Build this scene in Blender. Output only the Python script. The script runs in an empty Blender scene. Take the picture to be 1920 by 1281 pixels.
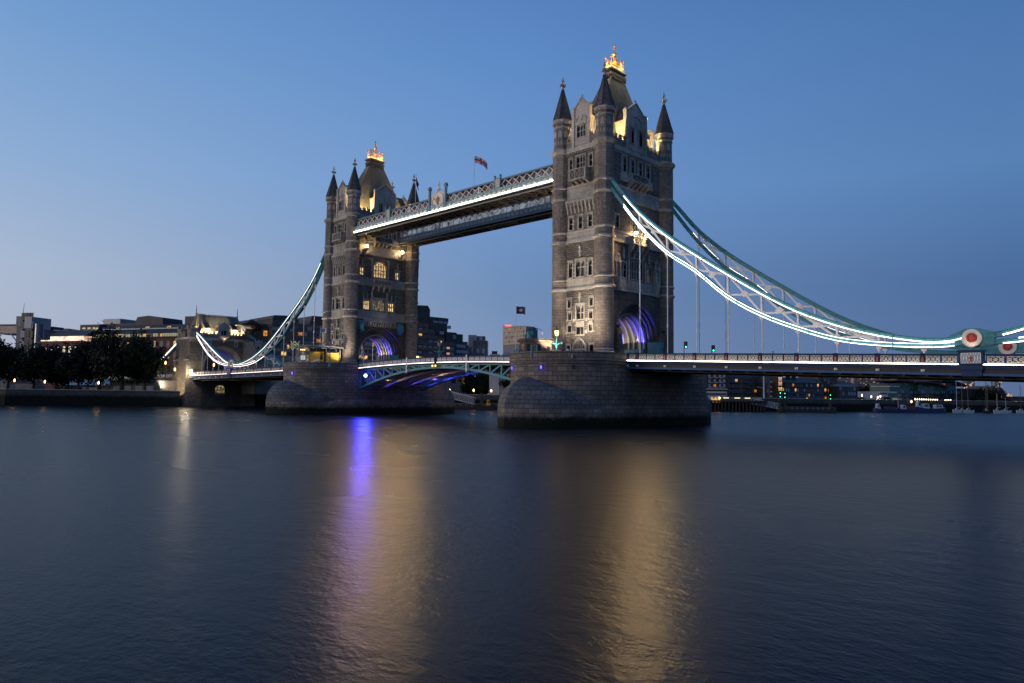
import bpy, math, random
from math import sin, cos, pi, radians, atan2, hypot, sqrt, tan
from mathutils import Vector, Matrix
random.seed(7)
sc = bpy.context.scene
COL = sc.collection
# ---------------------------------------------------------------- camera
YAW, PIT, ROL = 0.7822, 0.0726, 0.0122
CAM = Vector((86.59, -115.18, 5.25))
_r0 = Vector((cos(YAW), sin(YAW), 0))
FWD = Vector((-sin(YAW)*cos(PIT), cos(YAW)*cos(PIT), sin(PIT)))
_u0 = _r0.cross(FWD)
RGT = _r0*cos(ROL) + _u0*sin(ROL)
UPV = -_r0*sin(ROL) + _u0*cos(ROL)
cd = bpy.data.cameras.new('camera'); cam = bpy.data.objects.new('camera', cd); COL.objects.link(cam)
cam.matrix_world = Matrix(((RGT.x, UPV.x, -FWD.x, CAM.x), (RGT.y, UPV.y, -FWD.y, CAM.y), (RGT.z, UPV.z, -FWD.z, CAM.z), (0, 0, 0, 1)))
cd.sensor_fit = 'HORIZONTAL'; cd.sensor_width = 36.0; cd.lens = 1384.4*36/1920
cd.clip_start = 0.5; cd.clip_end = 30000
sc.camera = cam
# ---------------------------------------------------------------- view, world, sun
sc.view_settings.view_transform = 'Standard'; sc.view_settings.look = 'None'
sc.view_settings.exposure = 0; sc.view_settings.gamma = 1
sc.cycles.use_denoising = True
sc.cycles.max_bounces = 5; sc.cycles.diffuse_bounces = 2; sc.cycles.glossy_bounces = 3
sc.cycles.transmission_bounces = 2; sc.cycles.transparent_max_bounces = 6
sc.cycles.caustics_reflective = False; sc.cycles.caustics_refractive = False
sc.cycles.sample_clamp_indirect = 3.0
SUN_AZ = radians(200)      # direction the afterglow comes from, counter-clockwise from +X
world = bpy.data.worlds.new("World"); sc.world = world; world.use_nodes = True
wn = world.node_tree; wn.nodes.clear()
def NN(nt, typ, **kw):
    n = nt.nodes.new(typ)
    for k, v in kw.items():
        if k.startswith('i_'):
            n.inputs[k[2:].replace('_', ' ')].default_value = v
        else: setattr(n, k, v)
    return n
def ramp(nt, stops, interp='LINEAR'):
    n = nt.nodes.new('ShaderNodeValToRGB'); cr = n.color_ramp; cr.interpolation = interp
    while len(cr.elements) < len(stops): cr.elements.new(0.5)
    for e, (p, c) in zip(cr.elements, stops):
        e.position = p; e.color = (c[0], c[1], c[2], 1) if len(c) == 3 else c
    return n
def srgb(r, g, b):
    f = lambda c: (c/255/12.92) if c <= 10 else (((c/255)+0.055)/1.055)**2.4
    return (f(r), f(g), f(b))
def build_world():
    L = wn.links.new
    out = wn.nodes.new('ShaderNodeOutputWorld'); bg = wn.nodes.new('ShaderNodeBackground')
    tc = wn.nodes.new('ShaderNodeTexCoord'); nrm = NN(wn, 'ShaderNodeVectorMath', operation='NORMALIZE')
    L(tc.outputs['Generated'], nrm.inputs[0])
    sep = wn.nodes.new('ShaderNodeSeparateXYZ'); L(nrm.outputs[0], sep.inputs[0])
    def M(op, a, b=None, clamp=False):
        n = NN(wn, 'ShaderNodeMath', operation=op); n.use_clamp = clamp
        for k, v in ((0, a), (1, b)):
            if v is None: continue
            if isinstance(v, (int, float)): n.inputs[k].default_value = v
            else: L(v, n.inputs[k])
        return n.outputs[0]
    x, y, z = sep.outputs
    h = M('SQRT', M('ADD', M('MULTIPLY', x, x), M('MULTIPLY', y, y)))
    dt = M('DIVIDE', M('ADD', M('MULTIPLY', x, cos(SUN_AZ)), M('MULTIPLY', y, sin(SUN_AZ))), M('MAXIMUM', h, 0.001))
    zc = M('MAXIMUM', z, 0.0)
    P = [0.0, 0.04, 0.14, 0.27, 0.42, 0.6, 1.0]
    S = {'right': [(92, 112, 148), (84, 108, 152), (75, 108, 156), (88, 129, 181), (76, 119, 174), (58, 95, 152), (50, 84, 140)],
         'mid': [(142, 150, 172), (126, 147, 180), (112, 142, 184), (110, 150, 203), (95, 139, 198), (74, 115, 178), (54, 90, 150)],
         'left': [(182, 180, 192), (176, 182, 200), (168, 184, 208), (140, 172, 212), (112, 155, 206), (86, 126, 188), (56, 94, 154)],
         'glow': [(255, 214, 178), (250, 218, 192), (225, 214, 210), (190, 202, 222), (150, 180, 216), (104, 142, 196), (58, 96, 156)]}
    R = {}
    for k, cols in S.items():
        r = ramp(wn, [(p, srgb(*c)) for p, c in zip(P, cols)]); L(zc, r.inputs[0]); R[k] = r.outputs[0]
    def mixc(f, a, b):
        n = NN(wn, 'ShaderNodeMix', data_type='RGBA'); L(f, n.inputs[0]); L(a, n.inputs[6]); L(b, n.inputs[7]); return n.outputs[2]
    c = mixc(M('DIVIDE', M('ADD', dt, 0.70), 0.53, True), R['right'], R['mid'])
    c = mixc(M('DIVIDE', M('ADD', dt, 0.17), 0.59, True), c, R['left'])
    c = mixc(M('DIVIDE', M('SUBTRACT', dt, 0.42), 0.58, True), c, R['glow'])
    L(c, bg.inputs[0]); bg.inputs[1].default_value = 1.0
    L(bg.outputs[0], out.inputs[0])
SUN_AZ = radians(235)      # north-west, where the sun has just gone down
build_world()
sl = bpy.data.lights.new('sun', 'SUN'); so = bpy.data.objects.new('sun', sl); COL.objects.link(so)
sl.energy = 1.7; sl.angle = radians(24); sl.color = (1.0, 0.84, 0.70)
so.rotation_euler = Vector((-cos(SUN_AZ), -sin(SUN_AZ), -0.03)).to_track_quat('-Z', 'Y').to_euler()
# ---------------------------------------------------------------- mesh builder
class MB:
    def __init__(s): s.v = []; s.f = []; s.m = []; s.uv = []; s.T = None; s.mi = 0
    def face(s, pts, m=None, uv=None):
        i0 = len(s.v)
        for p in pts:
            p = Vector(p); s.v.append(tuple(s.T @ p) if s.T else tuple(p))
        s.f.append(tuple(range(i0, i0+len(pts)))); s.m.append(s.mi if m is None else m); s.uv.append(uv)
    def box(s, x0, y0, z0, x1, y1, z1, m=None):
        a = [(x0, y0, z0), (x1, y0, z0), (x1, y1, z0), (x0, y1, z0), (x0, y0, z1), (x1, y0, z1), (x1, y1, z1), (x0, y1, z1)]
        for q in ((3, 2, 1, 0), (4, 5, 6, 7), (0, 1, 5, 4), (1, 2, 6, 5), (2, 3, 7, 6), (3, 0, 4, 7)): s.face([a[i] for i in q], m)
    def bar(s, p0, p1, w, h, up=(0, 0, 1), m=None):
        p0 = Vector(p0); p1 = Vector(p1); d = (p1-p0).normalized(); up = Vector(up)
        sd = d.cross(up)
        if sd.length < 1e-4: sd = d.cross(Vector((0, 1, 0)))
        sd.normalize(); u = sd.cross(d); sd = sd*(w/2); u = u*(h/2)
        a = [p0-sd-u, p0+sd-u, p0+sd+u, p0-sd+u, p1-sd-u, p1+sd-u, p1+sd+u, p1-sd+u]
        for q in ((0, 1, 2, 3), (7, 6, 5, 4), (0, 4, 5, 1), (1, 5, 6, 2), (2, 6, 7, 3), (3, 7, 4, 0)): s.face([a[i] for i in q], m)
    def cyl(s, p0, p1, r0, r1=None, n=10, m=None, caps=True):
        r1 = r0 if r1 is None else r1
        p0 = Vector(p0); p1 = Vector(p1); d = (p1-p0).normalized()
        a = d.cross(Vector((0, 0, 1)))
        if a.length < 1e-4: a = Vector((1, 0, 0))
        a.normalize(); b = d.cross(a)
        c0 = [p0+(a*cos(2*pi*k/n)+b*sin(2*pi*k/n))*r0 for k in range(n)]; c1 = [p1+(a*cos(2*pi*k/n)+b*sin(2*pi*k/n))*r1 for k in range(n)]
        for k in range(n):
            j = (k+1) % n
            if r1 > 1e-5 and r0 > 1e-5: s.face([c0[k], c0[j], c1[j], c1[k]], m)
            elif r1 <= 1e-5: s.face([c0[k], c0[j], p1], m)
            else: s.face([p0, c1[j], c1[k]], m)
        if caps:
            if r0 > 1e-5: s.face(c0[::-1], m)
            if r1 > 1e-5: s.face(c1, m)
    def rings(s, rings, m=None, closed=True, uv=True, flip=False):
        """loft of equal-length point rings; m may be a list per band"""
        n = len(rings[0]); us = [0]
        for k in range(n): us.append(us[-1]+(Vector(rings[0][(k+1) % n])-Vector(rings[0][k])).length)
        vv = 0
        for i in range(len(rings)-1):
            a, b = rings[i], rings[i+1]; mm = m[i] if isinstance(m, list) else m
            h = (Vector(b[0])-Vector(a[0])).length
            for k in range(n if closed else n-1):
                j = (k+1) % n
                pts = [a[k], a[j], b[j], b[k]]
                za, zb = Vector(a[k]).z, Vector(b[k]).z
                q = [(us[k], za), (us[k+1], za), (us[k+1], zb), (us[k], zb)] if abs(zb-za) > .2*h else [(us[k], vv), (us[k+1], vv), (us[k+1], vv+h), (us[k], vv+h)]
                if (Vector(b[k])-Vector(b[j])).length < 1e-5: pts = pts[:3]; q = q[:3]
                elif (Vector(a[k])-Vector(a[j])).length < 1e-5: pts = [pts[0], pts[2], pts[3]]; q = [q[0], q[2], q[3]]
                if flip: pts = pts[::-1]; q = q[::-1]
                s.face(pts, mm, q if uv else None)
            vv += h
    def lathe(s, prof, n=16, c=(0, 0), rot=0, m=None, apothem=False):
        k = 1/cos(pi/n) if apothem else 1
        s.rings([[(c[0]+r*k*cos(2*pi*i/n+rot), c[1]+r*k*sin(2*pi*i/n+rot), z) for i in range(n)] for r, z in prof], m)
    def sphere(s, c, r, n=10, k=6, m=None, sz=1.0):
        s.lathe([(max(r*sin(pi*i/k), 1e-6), c[2]-r*sz*cos(pi*i/k)) for i in range(k+1)], n, (c[0], c[1]), 0, m)
    def extr(s, poly, vec, m=None, caps=True):
        p = [Vector(q) for q in poly]; v = Vector(vec); q = [a+v for a in p]; n = len(p)
        if caps: s.face(p[::-1], m); s.face(q, m)
        for k in range(n): s.face([p[k], p[(k+1) % n], q[(k+1) % n], q[k]], m)
    def build(s, name, mats, parent=None, off=None, smooth=False):
        me = bpy.data.meshes.new(name); me.from_pydata(s.v, [], s.f)
        if not isinstance(mats, (list, tuple)): mats = [mats]
        for mt in mats: me.materials.append(mt)
        me.polygons.foreach_set('material_index', s.m)
        uvl = me.uv_layers.new(name='UVMap'); flat = []
        for fi, f in enumerate(s.f):
            if s.uv[fi]:
                for u in s.uv[fi]: flat += [u[0], u[1]]
                continue
            n = me.polygons[fi].normal
            if abs(n.z) > 0.92:
                for i in f: flat += [s.v[i][0], s.v[i][1]]
            else:
                l = hypot(n.x, n.y) or 1; tx, ty = -n.y/l, n.x/l; kz = 1/max(.3, sqrt(max(0, 1-n.z*n.z)))
                for i in f: flat += [s.v[i][0]*tx+s.v[i][1]*ty, s.v[i][2]*kz]
        uvl.data.foreach_set('uv', flat)
        if smooth: me.polygons.foreach_set('use_smooth', [True]*len(me.polygons))
        me.update()
        return link(name, me, parent, off)
def link(name, me, parent=None, off=None):
    o = bpy.data.objects.new(name, me); COL.objects.link(o)
    if parent is not None: o.parent = parent
    if off is not None: o.location = off
    elif parent is not None and parent.parent is None and parent.type == 'EMPTY': o.location = -parent.location
    return o
def tag(o, label=None, cat=None, group=None, kind=None):
    if label: o['label'] = label
    if cat: o['category'] = cat
    if group: o['group'] = group
    if kind: o['kind'] = kind
    return o
def thing(name, label, cat, loc=(0, 0, 0), group=None):
    o = bpy.data.objects.new(name, None); COL.objects.link(o); o.location = loc; o.empty_display_size = .5
    return tag(o, label, cat, group)
def kids(o): return KID.get(o.name, [])
KID = {}
def index_kids():
    KID.clear()
    for o in bpy.data.objects:
        if o.parent: KID.setdefault(o.parent.name, []).append(o)
def copy_tree(o, parent=None, label=None):
    c = o.copy(); COL.objects.link(c); c.parent = parent
    if label: c['label'] = label
    for ch in kids(o): copy_tree(ch, c)
    return c
def lamp(name, kind, loc, energy, color, parent=None, radius=.15, target=None, angle=60, blend=.6, rel=True):
    l = bpy.data.lights.new(name, kind); l.energy = energy; l.color = color
    if kind != 'AREA': l.shadow_soft_size = radius
    if kind == 'SPOT': l.spot_size = radians(angle); l.spot_blend = blend
    o = bpy.data.objects.new(name, l); COL.objects.link(o)
    loc = Vector(loc)
    if target is not None: o.rotation_euler = (Vector(target)-loc).to_track_quat('-Z', 'Y').to_euler()
    if parent is not None:
        o.parent = parent
        b = parent
        if rel:
            while b is not None: loc = loc-b.location; b = b.parent
    o.location = loc
    return o
# ---------------------------------------------------------------- materials
def newmat(name):
    m = bpy.data.materials.new(name); m.use_nodes = True; nt = m.node_tree
    return m, nt, nt.nodes['Principled BSDF']
def noise_node(nt, scale, detail=4, rough=.6, src='Object', stretch=None):
    tc = nt.nodes.new('ShaderNodeTexCoord'); n = NN(nt, 'ShaderNodeTexNoise', i_Scale=scale, i_Detail=detail, i_Roughness=rough)
    o = tc.outputs[src]
    if stretch:
        mp = nt.nodes.new('ShaderNodeMapping'); mp.inputs['Scale'].default_value = stretch; nt.links.new(o, mp.inputs[0]); o = mp.outputs[0]
    nt.links.new(o, n.inputs['Vector']); return n
def plain(name, col, rough=.5, metal=0, var=.25, scale=1.5, spec=.5, bump=0):
    m, nt, b = newmat(name); L = nt.links.new
    n = noise_node(nt, scale)
    r = ramp(nt, [(.3, [c*(1-var) for c in col]), (.7, [min(1, c*(1+var)) for c in col])]); L(n.outputs[0], r.inputs[0]); L(r.outputs[0], b.inputs['Base Color'])
    b.inputs['Roughness'].default_value = rough; b.inputs['Metallic'].default_value = metal; b.inputs['Specular IOR Level'].default_value = spec
    if bump:
        n2 = noise_node(nt, scale*6); bp = NN(nt, 'ShaderNodeBump', i_Strength=bump, i_Distance=.05); L(n2.outputs[0], bp.inputs['Height']); L(bp.outputs[0], b.inputs['Normal'])
    return m
def emit(name, col, strength, var=0):
    m = bpy.data.materials.new(name); m.use_nodes = True; nt = m.node_tree; nt.nodes.clear(); L = nt.links.new
    e = nt.nodes.new('ShaderNodeEmission'); o = nt.nodes.new('ShaderNodeOutputMaterial'); e.inputs[0].default_value = (*col, 1); e.inputs[1].default_value = strength
    L(e.outputs[0], o.inputs[0]); return m
def stone(name, c1, c2, mortar, bw, bh, msize=.025, bump=.5, grime=.45, rough=.85, tide=None, streak=True, seed=0, joint=True, rockface=0):
    m, nt, b = newmat(name); L = nt.links.new
    uv = nt.nodes.new('ShaderNodeUVMap')
    br = NN(nt, 'ShaderNodeTexBrick', i_Scale=1.0, i_Mortar_Size=msize, i_Mortar_Smooth=.3, i_Bias=-.1, i_Brick_Width=bw, i_Row_Height=bh)
    br.inputs['Color1'].default_value = (*c1, 1); br.inputs['Color2'].default_value = (*c2, 1); br.inputs['Mortar'].default_value = (*mortar, 1)
    L(uv.outputs[0], br.inputs[0])
    geo = nt.nodes.new('ShaderNodeNewGeometry')
    n1 = NN(nt, 'ShaderNodeTexNoise', i_Scale=.22, i_Detail=5, i_Roughness=.65); mp = nt.nodes.new('ShaderNodeMapping')
    mp.inputs['Scale'].default_value = (1, 1, .35) if streak else (1, 1, 1); mp.inputs['Location'].default_value = (seed*3.1, seed*1.7, seed)
    L(geo.outputs['Position'], mp.inputs[0]); L(mp.outputs[0], n1.inputs['Vector'])
    rr = ramp(nt, [(.3, (1-grime,)*3), (.68, (1.12,)*3)]); L(n1.outputs[0], rr.inputs[0])
    n2 = NN(nt, 'ShaderNodeTexNoise', i_Scale=2.3, i_Detail=6, i_Roughness=.7); L(geo.outputs['Position'], n2.inputs['Vector'])
    r2 = ramp(nt, [(.25, (.68,)*3), (.75, (1.22,)*3)]); L(n2.outputs[0], r2.inputs[0])
    mx = NN(nt, 'ShaderNodeMix', data_type='RGBA', blend_type='MULTIPLY'); mx.inputs[0].default_value = 1; L(br.outputs[0], mx.inputs[6]); L(rr.outputs[0], mx.inputs[7])
    m2 = NN(nt, 'ShaderNodeMix', data_type='RGBA', blend_type='MULTIPLY'); m2.inputs[0].default_value = 1; L(mx.outputs[2], m2.inputs[6]); L(r2.outputs[0], m2.inputs[7])
    col = m2.outputs[2]
    if tide is not None:
        sp = nt.nodes.new('ShaderNodeSeparateXYZ'); L(geo.outputs['Position'], sp.inputs[0])
        n3 = NN(nt, 'ShaderNodeTexNoise', i_Scale=.9, i_Detail=6, i_Roughness=.7); L(geo.outputs['Position'], n3.inputs['Vector'])
        a = NN(nt, 'ShaderNodeMath', operation='MULTIPLY_ADD'); L(n3.outputs[0], a.inputs[0]); a.inputs[1].default_value = 1.9; L(sp.outputs[2], a.inputs[2])
        r3 = ramp(nt, [(0, (0, 0, 0)), (1, (1, 1, 1))]); mr = NN(nt, 'ShaderNodeMapRange'); mr.inputs[1].default_value = tide+.55; mr.inputs[2].default_value = tide+1.5
        L(a.outputs[0], mr.inputs[0])
        m3 = NN(nt, 'ShaderNodeMix', data_type='RGBA'); L(mr.outputs[0], m3.inputs[0]); m3.inputs[6].default_value = (.006, .0085, .005, 1); L(col, m3.inputs[7]); col = m3.outputs[2]
    L(col, b.inputs['Base Color']); b.inputs['Roughness'].default_value = rough; b.inputs['Specular IOR Level'].default_value = .25
    hs = NN(nt, 'ShaderNodeMath', operation='MULTIPLY_ADD'); L(br.outputs['Fac'], hs.inputs[0]); hs.inputs[1].default_value = -1.0
    n4 = NN(nt, 'ShaderNodeTexNoise', i_Scale=3.2 if not rockface else 2.2, i_Detail=5, i_Roughness=.65); L(geo.outputs['Position'], n4.inputs['Vector'])
    sc4 = NN(nt, 'ShaderNodeMath', operation='MULTIPLY'); sc4.inputs[1].default_value = .8+rockface; L(n4.outputs[0], sc4.inputs[0]); L(sc4.outputs[0], hs.inputs[2])
    bp = NN(nt, 'ShaderNodeBump', i_Strength=bump, i_Distance=.09); L(hs.outputs[0], bp.inputs['Height']); L(bp.outputs[0], b.inputs['Normal'])
    return m
def glass(name, col=(.02, .025, .035), rough=.08, spec=.6):
    m, nt, b = newmat(name); L = nt.links.new
    b.inputs['Base Color'].default_value = (*col, 1); b.inputs['Specular IOR Level'].default_value = spec
    n = noise_node(nt, .8, 2); r = ramp(nt, [(.3, (rough*.5,)*3), (.7, (rough*2,)*3)]); L(n.outputs[0], r.inputs[0]); L(r.outputs[0], b.inputs['Roughness'])
    n2 = noise_node(nt, 1.7, 1); bp = NN(nt, 'ShaderNodeBump', i_Strength=.08, i_Distance=.1); L(n2.outputs[0], bp.inputs['Height']); L(bp.outputs[0], b.inputs['Normal'])
    return m
def litglass(name, c1, c2, strength, scale=1.2):
    """a lit room behind a pane: bright and dim patches, still a glossy pane"""
    m, nt, b = newmat(name); L = nt.links.new
    n = noise_node(nt, scale, 3, .6); r = ramp(nt, [(.38, [c*.12 for c in c1]), (.52, c1), (.66, c2)]); L(n.outputs[0], r.inputs[0])
    b.inputs['Base Color'].default_value = (.02, .02, .02, 1); b.inputs['Roughness'].default_value = .15
    L(r.outputs[0], b.inputs['Emission Color']); b.inputs['Emission Strength'].default_value = strength
    return m
M = {}
M['ashlar'] = stone('granite ashlar', (.30, .25, .215), (.19, .16, .14), (.10, .088, .078), 1.15, .52, .022, .35, .45)
M['rubble'] = stone('rock faced granite', (.30, .255, .215), (.155, .132, .115), (.085, .076, .068), .85, .36, .045, 1.0, .35, rockface=.8)
M['trim'] = stone('pale dressed stone', (.56, .51, .455), (.45, .41, .365), (.33, .30, .27), 1.3, .6, .012, .3, .5, seed=2)
M['pier'] = stone('pier granite blocks', (.27, .22, .19), (.165, .138, .122), (.038, .033, .03), 1.75, .78, .04, .6, .5, tide=1.75, seed=4)
M['dome'] = stone('cutwater dome slabs', (.165, .16, .165), (.115, .112, .118), (.03, .03, .03), 1.75, .78, .045, .5, .45, tide=1.75, seed=5)
M['slate'] = stone('dark slate courses', (.15, .128, .122), (.09, .08, .08), (.05, .046, .046), .55, .42, .03, .6, .5, rough=.6, seed=6)
M['lead'] = stone('grey green roof slates', (.23, .22, .18), (.17, .165, .14), (.11, .108, .095), .34, .24, .02, .5, .5, rough=.75, seed=7)
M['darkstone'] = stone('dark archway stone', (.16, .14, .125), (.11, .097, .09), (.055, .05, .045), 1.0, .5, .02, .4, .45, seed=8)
M['teal'] = plain('teal painted steel', (.06, .24, .28), .5, 0, .18, 1.5, .25)
M['tealdark'] = plain('deep teal painted steel', (.02, .115, .16), .45, 0, .2)
M['palesteel'] = plain('white painted steel', (.74, .72, .72), .5, 0, .10)
M['pale2'] = plain('cream painted ironwork', (.66, .60, .52), .5, 0, .12)
M['navy'] = plain('navy painted steel', (.022, .042, .10), .6, 0, .18, 1.5, .12)
M['blueflange'] = plain('blue painted flange', (.035, .09, .22), .55, 0, .15, 1.5, .15)
M['greyblue'] = plain('grey blue painted iron', (.16, .255, .30), .5, 0, .15)
M['under'] = plain('dark under deck steel', (.02, .019, .018), .7, 0, .4)  # near-black mottled steel for deck and walkway undersides
M['brownsteel'] = plain('brown grey bascule steel', (.24, .21, .19), .55, 0, .25)
M['red'] = plain('red enamel', (.42, .025, .02), .4, 0, .15)
M['gold'] = plain('gilded copper', (.85, .42, .09), .32, .85, .12)
M['iron'] = plain('black cast iron', (.015, .016, .018), .5)
M['asphalt'] = plain('asphalt road', (.05, .05, .052), .85, 0, .25, 3, .3, .2)
M['paving'] = plain('pier paving', (.14, .13, .12), .85, 0, .25, 1.2, .3, .2)
M['glass'] = glass('dark window glass', (.015, .018, .026), .22, .16)
M['litwarm'] = litglass('warm lit leaded glass', (.95, .62, .22), (1, .86, .55), 1.1, 2.4)
M['litdim'] = litglass('dimly lit glass', (.30, .2, .09), (.95, .75, .4), .45, 1.4)
M['litred'] = litglass('stained lit glass', (.85, .5, .16), (1, .8, .45), .95, 3.0)
M['led'] = emit('white light strip', (1, .88, .74), 11); M['ledwalk'] = emit('walkway light strip', (1, .86, .68), 34)
M['ledcool'] = emit('cool white light strip', (1, .95, .90), 5)
M['ledpink'] = emit('pinkish light strip', (1, .82, .76), 3.5)
M['leddim'] = emit('dim light strip', (.9, 1, .98), 2.5)
M['bulb'] = emit('warm lamp bulb', (1, .70, .34), 65)
M['bulbsoft'] = emit('orange street lantern', (1, .52, .16), 7)
M['bluelamp'] = emit('blue lamp lens', (.10, .09, 1), 60)
M['bluelens'] = emit('small blue lens', (.08, .07, 1), 5)
M['floodlens'] = emit('floodlight lens', (1, .80, .45), 6)
M['amberglow'] = emit('amber light panel', (1, .58, .18), 2.2)
M['ember'] = emit('red navigation lens', (1, .08, .05), 5)
M['green'] = emit('green signal lens', (.05, 1, .45), 5)
WARM = (1, .74, .38)
M['ribpaint'] = plain('grey painted arch rib', (.28, .28, .30), .5)
# ---------------------------------------------------------------- bridge tower (built once, copied for the other side)
HX, HY, HXS, HXN = 5.25, 10.25, 5.15, 4.4
FACE = {'W': Matrix(((1, 0, 0, 0), (0, -1, 0, -HY), (0, 0, 1, 0), (0, 0, 0, 1))),
        'E': Matrix(((-1, 0, 0, 0), (0, 1, 0, HY), (0, 0, 1, 0), (0, 0, 0, 1))),
        'S': Matrix(((0, 1, 0, HXS), (1, 0, 0, 0), (0, 0, 1, 0), (0, 0, 0, 1))),
        'N': Matrix(((0, -1, 0, -HXN), (-1, 0, 0, 0), (0, 0, 1, 0), (0, 0, 0, 1))),
        'NT': Matrix(((0, -1, 0, -HX), (-1, 0, 0, 0), (0, 0, 1, 0), (0, 0, 0, 1)))}
def window(parent, T, u0, u1, z0, z1, lights=1, transom=(), pane='glass', fr=.2, proud=.12, depth=.42, arch=0, toothed=False, head=.5, off=None, stone_='trim'):
    """dressed stone surround with mullions; one pane set back as a sub-part. arch>0: round/pointed head of that rise"""
    b = MB(); b.T = T
    b.box(u0-fr, -depth, z0-fr*.9, u0, proud, z1+(0 if arch else fr)); b.box(u1, -depth, z0-fr*.9, u1+fr, proud, z1+(0 if arch else fr))
    b.box(u0, -depth, z0-fr*.9, u1, proud+.06, z0)
    if not arch: b.box(u0, -depth, z1, u1, proud, z1+fr); b.box(u0-fr-.08, 0, z1+fr+.003, u1+fr+.08, proud+.12, z1+fr+.13)
    if toothed:
        k = 0; z = z0
        while z < z1-.3:
            if k % 2 == 0:
                b.box(u0-fr-.17, 0, z, u0-fr-.003, proud-.02, z+.34); b.box(u1+fr+.003, 0, z, u1+fr+.17, proud-.02, z+.34)
            z += .36; k += 1
    lw = (u1-u0)/lights; mw = .13
    for k in range(1, lights): b.box(u0+lw*k-mw/2, -depth+.06, z0+.003, u0+lw*k+mw/2, -.08, z1+arch*.75)
    for t in transom:
        for k in range(lights): b.box(u0+lw*k+(mw/2+.003 if k else .003), -depth+.08, t-.08, u0+lw*(k+1)-(mw/2+.003 if k < lights-1 else .003), -.1, t+.08)
    if not arch and head:
        hh = head*min(1, lw)
        for k in range(lights):
            a, c = u0+lw*k+(mw/2 if k else 0), u0+lw*(k+1)-(mw/2 if k < lights-1 else 0); mid = (a+c)/2
            b.extr([(a, -.32, z1), (mid, -.32, z1), (a+.22*(c-a), -.32, z1-hh*.55), (a, -.32, z1-hh)], (0, .2, 0))
            b.extr([(c, -.32, z1), (mid, -.32, z1), (c-.22*(c-a), -.32, z1-hh*.55), (c, -.32, z1-hh)], (0, .2, 0))
    if arch:
        mid = (u0+u1)/2; hw = (u1-u0)/2; n = 12; P = []; Q = []
        for k in range(n+1):
            t = pi*k/n; P.append((mid-hw*cos(t), z1+arch*sin(t))); Q.append((mid-(hw+fr)*cos(t), z1+(arch+fr)*sin(t)))
        for k in range(n):
            b.extr([(P[k][0], -depth, P[k][1]), (P[k+1][0], -depth, P[k+1][1]), (Q[k+1][0], -depth, Q[k+1][1]), (Q[k][0], -depth, Q[k][1])], (0, depth+proud, 0))
        for k in range(lights):
            m_ = u0+lw*(k+.5); b.extr([(m_-lw*.5, -.3, z1-.05), (m_-lw*.12, -.3, z1+.35), (m_-lw*.3, -.3, z1+.4), (m_-lw*.5, -.3, z1+.5)], (0, .14, 0))
            b.extr([(m_+lw*.5, -.3, z1-.05), (m_+lw*.12, -.3, z1+.35), (m_+lw*.3, -.3, z1+.4), (m_+lw*.5, -.3, z1+.5)], (0, .14, 0))
    o = b.build('window', M[stone_], parent, off)
    g = MB(); g.T = T
    if arch:
        mid = (u0+u1)/2; hw = (u1-u0)/2
        g.face([(u0, -depth+.05, z0), (u1, -depth+.05, z0)]+[(mid+hw*cos(pi*k/12), -depth+.05, z1+arch*sin(pi*k/12)) for k in range(13)])
    else: g.face([(u0, -depth+.05, z0), (u1, -depth+.05, z0), (u1, -depth+.05, z1), (u0, -depth+.05, z1)])
    g.build('pane', M[pane], o, (0, 0, 0))
    return o
def wall(mb, T, u0, u1, z0, z1, holes, depth=.45, m=0):
    us = sorted({u0, u1, *[h[0] for h in holes], *[h[1] for h in holes]}); zs = sorted({z0, z1, *[h[2] for h in holes], *[h[3] for h in holes]})
    mb.T = T
    for a, c in zip(us, us[1:]):
        for e, g in zip(zs, zs[1:]):
            um, zm = (a+c)/2, (e+g)/2
            if any(h[0] < um < h[1] and h[2] < zm < h[3] for h in holes): continue
            mb.face([(a, 0, e), (c, 0, e), (c, 0, g), (a, 0, g)], m)
    for h in holes:
        a, c, e, g = h[:4]
        for q in (((a, e), (c, e)), ((c, e), (c, g)), ((c, g), (a, g)), ((a, g), (a, e))):
            mb.face([(q[0][0], 0, q[0][1]), (q[1][0], 0, q[1][1]), (q[1][0], -depth, q[1][1]), (q[0][0], -depth, q[0][1])], m)
    mb.T = None
def corbel(b, u, w, z0, z1, out, n0=0):
    """S-shaped bracket from the wall out to `out` at z1"""
    pr = [(n0, z0), (n0+.12*out, z0+.02), (n0+.3*out, z0+.35*(z1-z0)), (n0+.55*out, z0+.5*(z1-z0)), (n0+.8*out, z0+.6*(z1-z0)), (n0+out, z0+.86*(z1-z0)), (n0+out, z1), (n0, z1)]
    b.extr([(u-w/2, n, z) for n, z in pr], (w, 0, 0))
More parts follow.
